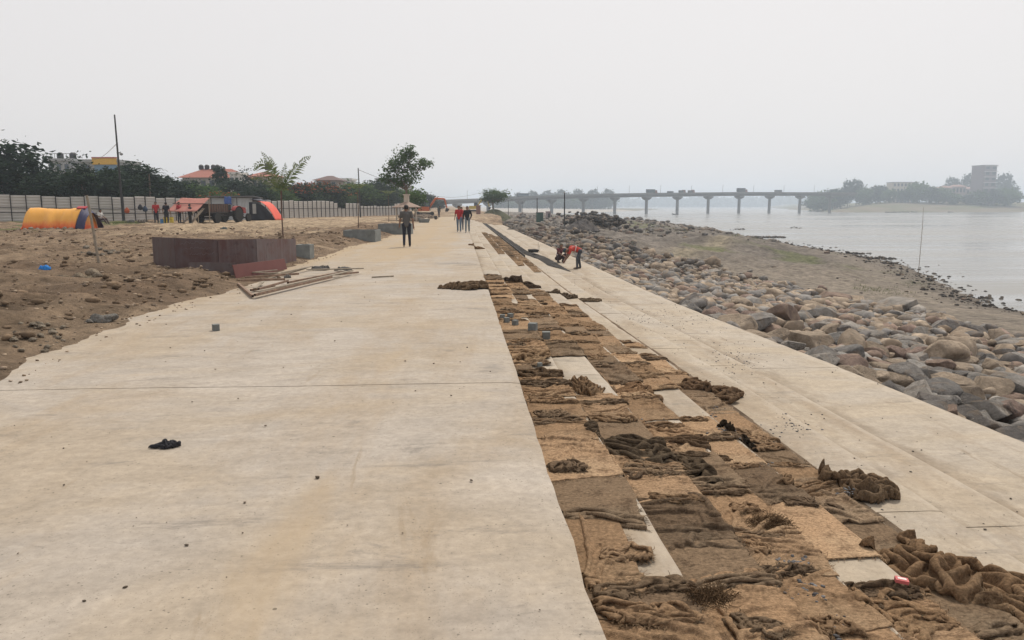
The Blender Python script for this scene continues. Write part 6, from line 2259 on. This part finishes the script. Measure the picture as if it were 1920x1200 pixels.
def make_site_far():
    # pillar shelter
    D = 78; k = D / FPX; p = at(763, 412, D); p.z = hz(p.x, p.y)
    o = empty('pillar_shelter', p, CR, 'pale square pillar with a broad thin canopy roof near the walking man', 'shelter')
    H = zpx(366, D) - p.z; Hc = zpx(383, D) - p.z
    MB().box((0, 0, H / 2), (9 * k, 9 * k, H)).build('pillar', paint((.42, .36, .30), .85), o)
    MB().box((0, 0, H + .04), (12 * k, 12 * k, .1)).build('pillar_cap', paint((.42, .36, .30), .85), o)
    V = []; F = []
    n = 10
    R = 27 * k
    for j in range(n):
        w = 6.283 * j / n
        V += [(math.cos(w) * R, math.sin(w) * R, Hc - .25), (math.cos(w) * R, math.sin(w) * R, Hc - .33), (math.cos(w) * 5 * k, math.sin(w) * 5 * k, Hc + .22)]
    for j in range(n):
        l = (j + 1) % n
        F += [(j * 3, l * 3, l * 3 + 2, j * 3 + 2), (j * 3 + 1, l * 3 + 1, l * 3, j * 3), (j * 3 + 1, j * 3 + 2, l * 3 + 2, l * 3 + 1)]
    MB().add(V, F).build('canopy', paint((.26, .19, .15), .8), o)
    for x in (-18, 18):
        MB().tube([(x * k, -8 * k, 0), (x * k, -8 * k, Hc - .1)], .06, 8).build('post', paint((.42, .36, .30), .85), o)
    # brick pillar with yellow machine arm by the mound
    D = 150; k = D / FPX; p = at(897, 404, D); p.z = hz(p.x, p.y)
    o = empty('brick_pillar', p, CR, 'short brick pillar with a wide coping beside the flat-topped tree', 'pillar')
    H = zpx(386, D) - p.z
    MB().box((0, 0, H / 2), (8 * k, 8 * k, H)).build('shaft', paint((.20, .11, .09), .9), o)
    MB().box((0, 0, H + .06), (11 * k, 11 * k, .14)).build('coping', paint((.25, .15, .12), .9), o)

    def excavator(u, v, D, col, lab, s, flip=1):
        p = at(u, v, D); p.z = hz(p.x, p.y)
        e = empty('excavator', p, CR + .15, lab, 'excavator'); e.scale = (s,) * 3
        body = paint(col, .5)
        for sy in (-1, 1):
            tr = MB()
            tr.box((0, sy * 1.0, .42), (3.0, .5, .5)); tr.lathe((-1.5, sy * 1.0 - .25, .42), [(.25, 0), (.4, 0), (.4, .5), (.25, .5)], 14, 'Y'); tr.lathe((1.5, sy * 1.0 - .25, .42), [(.25, 0), (.4, 0), (.4, .5), (.25, .5)], 14, 'Y')
            tr.build('track', M['rubber'], e)
        MB().box((-.3 * flip, 0, 1.4), (2.4, 2.2, .9)).build('engine_house', body, e)
        c = MB().box((.5 * flip, -.6, 2.1), (1.1, .9, 1.5)).build('cab', M['dark'], e)
        MB().box((.5 * flip, -1.07, 2.3), (.85, .04, .9)).build('cab_window', M['glass'], c)
        MB().tube([(.8 * flip, .3, 1.5), (2.3 * flip, .3, 3.6), (4.2 * flip, .3, 3.5)], [.22, .26, .18], 8).build('boom', body, e)
        MB().tube([(4.2 * flip, .3, 3.55), (4.7 * flip, .3, 1.6)], [.18, .13], 8).build('arm', body, e)
        MB().hexa([(4.3 * flip, -.1, .8), (4.9 * flip, -.1, .8), (4.9 * flip, .7, .8), (4.3 * flip, .7, .8), (4.5 * flip, -.1, 1.6), (5.2 * flip, -.1, 1.4), (5.2 * flip, .7, 1.4), (4.5 * flip, .7, 1.6)]).build('bucket', M['dark'], e)
    excavator(797, 404, 130, (.42, .11, .04), 'orange excavator with arm raised beyond the pillar shelter', .78)
    excavator(889, 402, 190, (.45, .34, .06), 'small yellow excavator arm showing beside the flat-topped tree', .8)
    # green cabin
    D = 140; k = D / FPX; p = at(1012, 407, D); p.z = hz(p.x, p.y)
    o = empty('site_cabin', p, CR + .2, 'small dark green pump cabin on the rubble bank', 'cabin')
    z0 = zpx(413, D) - p.z; H = zpx(399, D) - p.z
    MB().box((0, 0, H / 2), (12 * k, 8 * k, H)).build('body', paint((.03, .075, .055)), o)
    MB().box((0, 0, H + .05), (13 * k, 9 * k, .1)).build('roof', M['dark'], o)
    MB().box((2 * k, -4 * k - .02, H * .55), (4 * k, .06, H * .7)).build('door', paint((.02, .05, .04)), o)
    D = 190; k = D / FPX; p = at(1028, 404, D); p.z = hz(p.x, p.y)
    o = empty('hut', p, CR, 'tiny pinkish hut beyond the green cabin', 'hut')
    H = zpx(397, D) - p.z
    MB().box((0, 0, H / 2), (9 * k, 1.2, H)).build('wall', paint((.3, .24, .24)), o)
    MB().box((0, 0, H + .05), (11 * k, 1.6, .1)).build('roof', paint((.25, .17, .17)), o)
    MB().box((k, -.63, H * .4), (.5, .06, H * .7)).build('door', M['dark'], o)
    # bucket on the promenade and clutter at its far end
    p = onland(817, 417, 0); p.z = 0.0; k = depth(p) / FPX
    b = empty('bucket', p, 0, 'black bucket under a pale board at the far end of the promenade', 'bucket')
    MB().lathe((0, 0, 0), [(2.3 * k, 0), (2.9 * k, 6.5 * k), (2.6 * k, 6.5 * k), (2.1 * k, .02)], 16).build('bucket_body', M['dark'], b, 40)
    MB().box((0, 0, 6.9 * k), (16 * k, 3 * k, .03), .1).build('board', M['bamboo'], b)
    rs = np.random.default_rng(8)
    for i in range(14):
        u = 755 + 70 * rs.random(); v = 407 + 9 * rs.random()
        p = onland(u, v); k = depth(p) / FPX; p.z = max(p.z, 0)
        heap('spoil_pile', 'small pile of sand and stones near the far end of the promenade', 'pile', p, 9 * k, 7 * k, 8 * k, 700 + i, np.array((.24, .19, .15)) * rs.uniform(.6, 1.2), 0, 26, 'piles near the promenade end', M['rock'])
    for (u, v, w, lab) in [(795, 424, 20, 'dark low trough beside the pillar shelter planter'), (780, 418, 16, 'dark block near the walking man, beyond the trough')]:
        p = onland(u, v); k = depth(p) / FPX; p.z = max(p.z, 0)
        o = empty('mortar_trough', p, .3, lab, 'trough')
        MB().hexa([(-w * .4 * k, -.3, 0), (w * .4 * k, -.3, 0), (w * .4 * k, .3, 0), (-w * .4 * k, .3, 0), (-w * .5 * k, -.42, .35), (w * .5 * k, -.42, .35), (w * .5 * k, .42, .35), (-w * .5 * k, .42, .35)]).build('trough_body', M['planter'], o)
        MB().box((0, 0, .36), (w * .9 * k, .7, .03)).build('mortar', paint((.3, .28, .26)), o)
    # fresh cement poured along the lower steps
    V = []; F = []
    ys = np.linspace(32.5, 115, 200)
    for y in ys:
        g = float(taper(y))
        xa = np.interp(y, [32.5, 36, 42, 50], [4.98, 4.35, 3.75, 3.44]) + .06 * fbm(np.array([y * .7]), np.array([0.]), 3)[0]
        xb = np.interp(y, [32.5, 36, 42, 48, 54], [5.04, 5.02, 4.95, 4.3, 4.12]) + .05 * fbm(np.array([y * .7]), np.array([5.]), 4)[0]
        xa = X0 + (xa - X0) * g; xb = X0 + (xb - X0) * g
        for i in range(15):
            x = xa + (xb - xa) * i / 14
            z = step_z(x, y) + .012 + .035 * vn(np.array([x * 5]), np.array([y * 3]), 2)[0]
            V.append((x, y, z))
    me = qmesh('wet_cement', np.array(V), grid_faces(len(ys), 15)[:, ::-1])
    tag(link('wet_cement', me, M['wetcem']), 'dark strip of fresh wet cement along the lower steps', 'cement', kind='structure')
    # form board on the brink of the wet cement
    for i in range(12):
        y = 40 + i * 4.1
        o = MB().box((0, 0, 0), (.03, 3.9, .16)).build('form_board', M['dark'])
        o.location = (float(sx(STEP_X[5] + .05, y)), y, STEP_Z[5] + .0)
        tag(o, 'dark form board edging the strip of wet cement', 'board', 'form boards along the wet cement')
    p = on_step(1000, 473, 6)
    o = empty('cement_tray', p, .2, 'dark tray of mortar set down beside the wet cement near the workers', 'tray')
    MB().hexa([(-.2, -.28, 0), (.2, -.28, 0), (.2, .28, 0), (-.2, .28, 0), (-.24, -.33, .16), (.24, -.33, .16), (.24, .33, .16), (-.24, .33, .16)]).build('tray_body', M['dark'], o)
    MB().box((0, 0, .15), (.38, .55, .04)).build('mortar', M['wetcem'], o)


make_site_far()

# ================================================================== PEOPLE
def capsule(mb, a, b, ra, rb, n=12, sx_=1.0):
    a, b = Vector(a), Vector(b)
    d = b - a; L = d.length
    if L < 1e-6: d = Vector((0, 0, 1)); L = 1e-6
    d.normalize()
    pts = []; rad = []
    for i in range(5):
        w = math.pi / 2 * (1 - i / 4)
        pts.append(a - d * ra * math.sin(w)); rad.append(max(ra * math.cos(w), .002))
    for i in range(5):
        w = math.pi / 2 * i / 4
        pts.append(b + d * rb * math.sin(w)); rad.append(max(rb * math.cos(w), .002))
    mb.tube(pts, rad, n)


# standing figure 1.70 m tall, facing -Y, +X is its left-hand side as seen from the front
STAND = dict(pel=(0, 0, .93), spine=(0, .01, 1.12), chest=(0, .0, 1.30), neck=(0, 0, 1.46), head=(0, -.015, 1.585),
             shL=(.185, 0, 1.40), shR=(-.185, 0, 1.40), elL=(.25, .02, 1.12), elR=(-.25, .02, 1.12), wrL=(.27, -.06, .88), wrR=(-.27, -.06, .88),
             hipL=(.095, 0, .91), hipR=(-.095, 0, .91), knL=(.11, -.01, .49), knR=(-.11, -.01, .49), anL=(.115, .02, .08), anR=(-.115, .02, .08), toL=(.13, -.14, .035), toR=(-.13, -.14, .035))


def person(label, p, rz, pose, cols, scale=1.0, voxel=.0125, sleeve='short', look=(0, -1, 0), vest=False, hairc=None):
    J = dict(STAND); J.update(pose)
    J = {k: Vector(v) for k, v in J.items()}
    S = []          # (a, b, ra, rb, material index)
    SK, SH, TR, SHO = 0, 1, 2, 3
    S.append((J['pel'], J['spine'], .135, .13, SH)); S.append((J['spine'], J['chest'], .13, .145, SH))
    for s in 'LR':
        S.append((J['chest'], J['sh' + s] * .8 + J['chest'] * .2, .115, .085, SH))
        S.append((J['chest'].lerp(J['sh' + s], .45), J['spine'].lerp(J['hip' + s], .4), .10, .10, SH))
        S.append((J['neck'] * .6 + J['chest'] * .4, J['sh' + s], .075, .07, SH))
        mid = J['sh' + s].lerp(J['el' + s], .68)
        if sleeve == 'short':
            S.append((J['sh' + s], mid, .072, .06, SH)); S.append((mid, J['el' + s], .046, .042, SK))
            S.append((J['el' + s], J['wr' + s], .043, .028, SK))
        else:
            S.append((J['sh' + s], J['el' + s], .072, .056, SH)); S.append((J['el' + s], J['wr' + s], .054, .040, SH))
        S.append((J['hip' + s], J['kn' + s], .098, .068, TR)); S.append((J['kn' + s], J['an' + s], .066, .052, TR))
        S.append((J['pel'], J['hip' + s], .12, .105, TR))
        S.append((J['an' + s] + Vector((0, 0, -.03)), J['to' + s], .045, .036, SHO))
        # hand: palm, four unequal bent fingers, thumb
        d = (J['wr' + s] - J['el' + s]).normalized()
        sd = d.cross(Vector((0, -1, .01)))
        if sd.length < .1: sd = Vector((1, 0, 0))
        sd.normalize()
        fwd = sd.cross(d).normalized()
        pm = J['wr' + s] + d * .075
        S.append((J['wr' + s], pm, .03, .036, SK))
        for k, l in enumerate((.062, .075, .07, .055)):
            o = fwd * ((k - 1.5) * .021)
            k1 = pm + o + d * .03 + d * l * .5; k2 = k1 + d * l * .4 + sd * (.012 if s == 'R' else -.012) * 2
            S.append((pm + o, k1, .0105, .0095, SK)); S.append((k1, k2, .0095, .0085, SK))
        th = J['wr' + s] + d * .025
        S.append((th, th + fwd * .045 + d * .045, .014, .011, SK))
    S.append((J['neck'] - Vector((0, 0, .03)), J['head'] - Vector((0, 0, .06)), .06, .058, SK))
    hd = J['head']; lk = Vector(look).normalized(); up = (hd - J['neck']).normalized()
    sd = lk.cross(up).normalized(); lk = up.cross(sd).normalized()
    S.append((hd + up * .035, hd - up * .02 + lk * .008, .088, .082, SK))
    S.append((hd - up * .06 + lk * .03, hd - up * .075 + lk * .035, .058, .052, SK))       # jaw
    S.append((hd + lk * .082 - up * .01, hd + lk * .102 - up * .03, .012, .015, SK))       # nose
    for e in (-1, 1):
        S.append((hd + sd * .085 * e - up * .005, hd + sd * .092 * e - up * .035, .018, .013, SK))   # ears
    mb = MB()
    for (a, b, ra, rb, m) in S: capsule(mb, a, b, ra, rb, 10)
    me = mb.mesh('tmp')
    t = bpy.data.objects.new('tmp', me); COL.objects.link(t)
    md = t.modifiers.new('r', 'REMESH'); md.mode = 'VOXEL'; md.voxel_size = voxel; md.use_smooth_shade = True
    sm_ = t.modifiers.new('s', 'SMOOTH'); sm_.iterations = 2; sm_.factor = .5
    dg = bpy.context.evaluated_depsgraph_get(); dg.update()
    body = bpy.data.meshes.new_from_object(t.evaluated_get(dg))
    bpy.data.objects.remove(t); bpy.data.meshes.remove(me)
    body.name = 'person'
    body.materials.clear()
    for c in (M['skin'], paint(cols[0], .85), paint(cols[1], .85), paint(cols[2], .7)): body.materials.append(c)
    n = len(body.polygons)
    C = np.empty(n * 3, np.float32); body.polygons.foreach_get('center', C); C = C.reshape(-1, 3)
    best = np.full(n, 1e9); mi = np.zeros(n, np.int32)
    for (a, b, ra, rb, m) in S:
        a_, b_ = np.array(a), np.array(b); ab = b_ - a_; L2 = max(ab @ ab, 1e-9)
        tt = np.clip((C - a_) @ ab / L2, 0, 1)
        dist = np.linalg.norm(C - a_ - tt[:, None] * ab, axis=1) - (ra + (rb - ra) * tt)
        k = dist < best
        best = np.where(k, dist, best); mi = np.where(k, m, mi)
    body.polygons.foreach_set('material_index', mi); body.polygons.foreach_set('use_smooth', np.ones(n, bool))
    body.update()
    o = link('person', body)
    o.location = p; o.rotation_euler = (0, 0, rz); o.scale = (scale,) * 3
    tag(o, label, 'person')
    # hair: a cap over crown and nape
    V, F = ico(3)
    A = np.stack([np.array(sd), np.array(lk), np.array(up)])
    d = V @ A
    loc = V
    keep = (V[:, 2] > -.1) | (V[:, 1] < -.15)
    face = (V[:, 1] > .3) & (V[:, 2] < .45)
    r = np.where(keep & ~face, .108, .07)
    r = r * (1 + .05 * np.sin(V[:, 0] * 13) * np.sin(V[:, 1] * 11 + V[:, 2] * 9))
    r = np.where(V[:, 2] < -.75, .05, r)
    HV = (V * r[:, None] * np.array([.9, 1.0, 1.05])) @ A + np.array(hd + up * .03 - lk * .006)
    link('hair', qmesh('hair', HV, F), paint(hairc, .9) if hairc else M['hair'], o)
    if vest:       # pale reflective bands of a work vest
        a, b = J['pel'].lerp(J['spine'], .6), J['chest']
        ax = (b - a).normalized()
        vb = MB()
        q = J['spine'].lerp(J['chest'], .3)
        e1 = ax.orthogonal().normalized(); e2 = ax.cross(e1)
        for off in (-.03, ):
            pts = [q + ax * off + (e1 * math.cos(w) + e2 * math.sin(w)) * .168 for w in np.linspace(0, 6.283, 25)]
            vb.tube(pts, .016, 6, False)
        for s in 'LR':
            x = J['sh' + s].lerp(J['chest'], .4)
            pts = []
            for w in np.linspace(-1.6, 1.6, 15):
                c = x.lerp(J['spine'], .5)
                pts.append(c + (x - c).normalized() * .17 * math.cos(w) + (J['sh' + s] - J['chest']).normalized().cross((x - c).normalized()) * .165 * math.sin(w))
            vb.tube(pts, .013, 6)
        vb.build('reflective_bands', paint((.62, .6, .56)), o, 40)
    return o


def make_people():
    # walking away, grey T-shirt over dark red sleeves
    walk_back = dict(knL=(.105, -.05, .49), anL=(.11, .10, .11), toL=(.12, -.04, .04), knR=(-.11, -.04, .50), anR=(-.12, -.10, .08), toR=(-.125, -.26, .035),
                     wrR=(-.285, .03, .86), elR=(-.255, .05, 1.13), elL=(.255, -.02, 1.13), wrL=(.285, -.12, .90))
    p = ground(763, 463, 0)
    o = person('man in grey shirt and dark trousers walking away along the promenade', p, math.pi + .05, walk_back, ((.085, .082, .08), (.018, .02, .03), (.25, .2, .17)), 1.0, .0115)
    walk_f = dict(knL=(.10, -.07, .49), anL=(.10, -.06, .08), toL=(.11, -.22, .035), knR=(-.10, .0, .49), anR=(-.105, .12, .11), toR=(-.115, -.02, .04), wrL=(.27, .02, .88), wrR=(-.27, -.12, .9))
    p = ground(861, 435, 0)
    person('man in red shirt and blue jeans walking towards the steel panels end', p, -YAW - .05, walk_f, ((.33, .02, .025), (.11, .15, .2), (.3, .27, .24)), .98)
    walk_g = dict(knR=(-.10, -.07, .49), anR=(-.10, -.06, .08), toR=(-.11, -.22, .035), knL=(.10, .0, .49), anL=(.105, .12, .11), toL=(.115, -.02, .04), wrL=(.22, -.1, .95), elL=(.27, .05, 1.14), wrR=(-.26, .02, .88))
    p = ground(876.5, 436, 0)
    person('man in black long-sleeved top and pale jeans walking beside the red-shirted man', p, -YAW, walk_g, ((.015, .016, .02), (.16, .19, .21), (.3, .28, .26)), .96, sleeve='long')
    p = ground(865.5, 431, 0)
    person('person in faded red shirt mostly hidden behind the two walking men', p, -YAW, walk_f, ((.38, .06, .06), (.05, .06, .08), (.1, .1, .1)), .93, .015)
    # workers on the landing: one bending, one squatting
    bend = dict(pel=(0, .10, .84), spine=(0, -.08, .93), chest=(0, -.26, .95), neck=(0, -.41, .93), head=(0, -.53, .86), shL=(.17, -.33, .92), shR=(-.17, -.33, .92), elL=(.17, -.42, .64), elR=(-.15, -.44, .64), wrL=(.10, -.56, .42), wrR=(-.08, -.58, .40),
                hipL=(.10, .12, .82), hipR=(-.10, .12, .82), knL=(.12, -.02, .46), knR=(-.13, .10, .45), anL=(.12, -.02, .08), anR=(-.14, .18, .08), toL=(.14, -.17, .035), toR=(-.16, .03, .035))
    p = on_step(1082, 504, 8)
    person('worker in red vest with pale bands bending down over the cement', p, -math.pi / 2 - YAW + .1, bend, ((.42, .05, .035), (.045, .05, .06), (.08, .06, .05)), 1.0, look=(0, -.3, -1), vest=True, hairc=(.03, .05, .06))
    squat = dict(pel=(0, .16, .20), spine=(0, .10, .40), chest=(0, .0, .58), neck=(0, -.06, .73), head=(0, -.10, .85), shL=(.175, -.02, .68), shR=(-.175, -.02, .68), elL=(.23, -.22, .50), elR=(-.23, -.22, .50), wrL=(.12, -.42, .38), wrR=(-.10, -.42, .36),
                 hipL=(.10, .15, .20), hipR=(-.10, .15, .20), knL=(.17, -.22, .42), knR=(-.17, -.22, .42), anL=(.15, -.02, .08), anR=(-.15, -.02, .08), toL=(.17, -.17, .035), toR=(-.17, -.17, .035))
    p = on_step(1050, 492, 8)
    person('worker in dark maroon vest squatting beside the wet cement', p, -YAW + .6, squat, ((.10, .025, .03), (.05, .03, .035), (.06, .05, .05)), 1.0, vest=True, hairc=(.10, .085, .06))
    # camp
    D = 60
    p = at(190, 419, D); p.z = hz(p.x, p.y)
    sit = dict(pel=(0, .05, .45), spine=(0, .09, .63), chest=(0, .08, .82), neck=(0, .04, .98), head=(0, .01, 1.10), shL=(.18, .07, .92), shR=(-.18, .07, .92), elL=(.22, -.02, .68), elR=(-.22, -.02, .68), wrL=(.14, -.22, .60), wrR=(-.14, -.22, .60),
               hipL=(.10, .03, .45), hipR=(-.10, .03, .45), knL=(.12, -.40, .48), knR=(-.12, -.40, .48), anL=(.12, -.62, .12), anR=(-.12, -.66, .12), toL=(.12, -.78, .05), toR=(-.12, -.82, .05))
    person('person in white shirt sitting on a plastic chair before the ribbed fence', p, math.pi / 2 - .35, sit, ((.5, .49, .47), (.06, .04, .04), (.05, .05, .05)), 1.0, .015, sleeve='short')
    c = empty('plastic_chair', p, math.pi / 2 - .35, 'dark chair under the white-shirted person by the fence', 'chair')
    MB().box((0, .02, .30), (.46, .44, .05)).build('seat', M['dark'], c)
    MB().box((0, .27, .56), (.44, .04, .5), 0, -.12).build('backrest', M['dark'], c)
    for x in (-.2, .2):
        for y in (-.17, .21): MB().tube([(x, y, 0), (x * .95, y * .95, .29)], .02, 6).build('leg', M['dark'], c)
    for (u, v, D, rz, cols, lab, sl) in [(294, 420, 61, .4, ((.33, .03, .03), (.03, .03, .04), (.05, .05, .05)), 'person in red shirt standing by the blue drum', 'short'),
                                         (313, 419, 61, math.pi, ((.012, .013, .02), (.03, .03, .035), (.05, .05, .05)), 'person in black standing between two yellow drums', 'short'),
                                         (337, 417, 63, 1.2, ((.30, .03, .035), (.03, .03, .04), (.05, .05, .05)), 'person in red shirt under the pink lean-to', 'short'),
                                         (357, 418, 63, 2.4, ((.02, .025, .03), (.03, .03, .03), (.05, .05, .05)), 'person in dark clothes standing at the trailer tail', 'long'),
                                         (823, 408, 112, .8, ((.05, .06, .06), (.04, .04, .05), (.05, .05, .05)), 'distant worker in dark clothes beside the far promenade piles', 'long')]:
        p = at(u, v, D); p.z = max(hz(p.x, p.y), 0.0 if u > 800 else -9)
        person(lab, p, rz, {} if u != 823 else dict(spine=(0, -.04, 1.10), chest=(0, -.12, 1.26), neck=(0, -.2, 1.4), head=(0, -.26, 1.5), shL=(.18, -.13, 1.36), shR=(-.18, -.13, 1.36)), cols, .98, .016, sleeve=sl)
    # red bundle on the tractor seat
    

make_people()

# ------------------------------------------------------------------ hazy air
def make_haze():
    o = MB().hexa([(-1800, -200, -12), (5600, -200, -12), (5600, 6000, -12), (-1800, 6000, -12), (-1800, -200, 60), (5600, -200, 60), (5600, 6000, 60), (-1800, 6000, 60)]).build('haze', None)
    m = bpy.data.materials.new('hazy_air'); m.use_nodes = True
    nt = m.node_tree
    nt.nodes.remove(nt.nodes['Principled BSDF'])
    pv = nt.nodes.new('ShaderNodeVolumePrincipled')
    pv.inputs['Color'].default_value = (0.76, 0.87, 1.0, 1)
    pv.inputs['Density'].default_value = 0.00058
    pv.inputs['Anisotropy'].default_value = 0.5
    nt.links.new(pv.outputs['Volume'], nt.nodes['Material Output'].inputs['Volume'])
    o.data.materials.append(m)
    tag(o, 'pale hazy air over river and town', 'haze', kind='stuff')


make_haze()
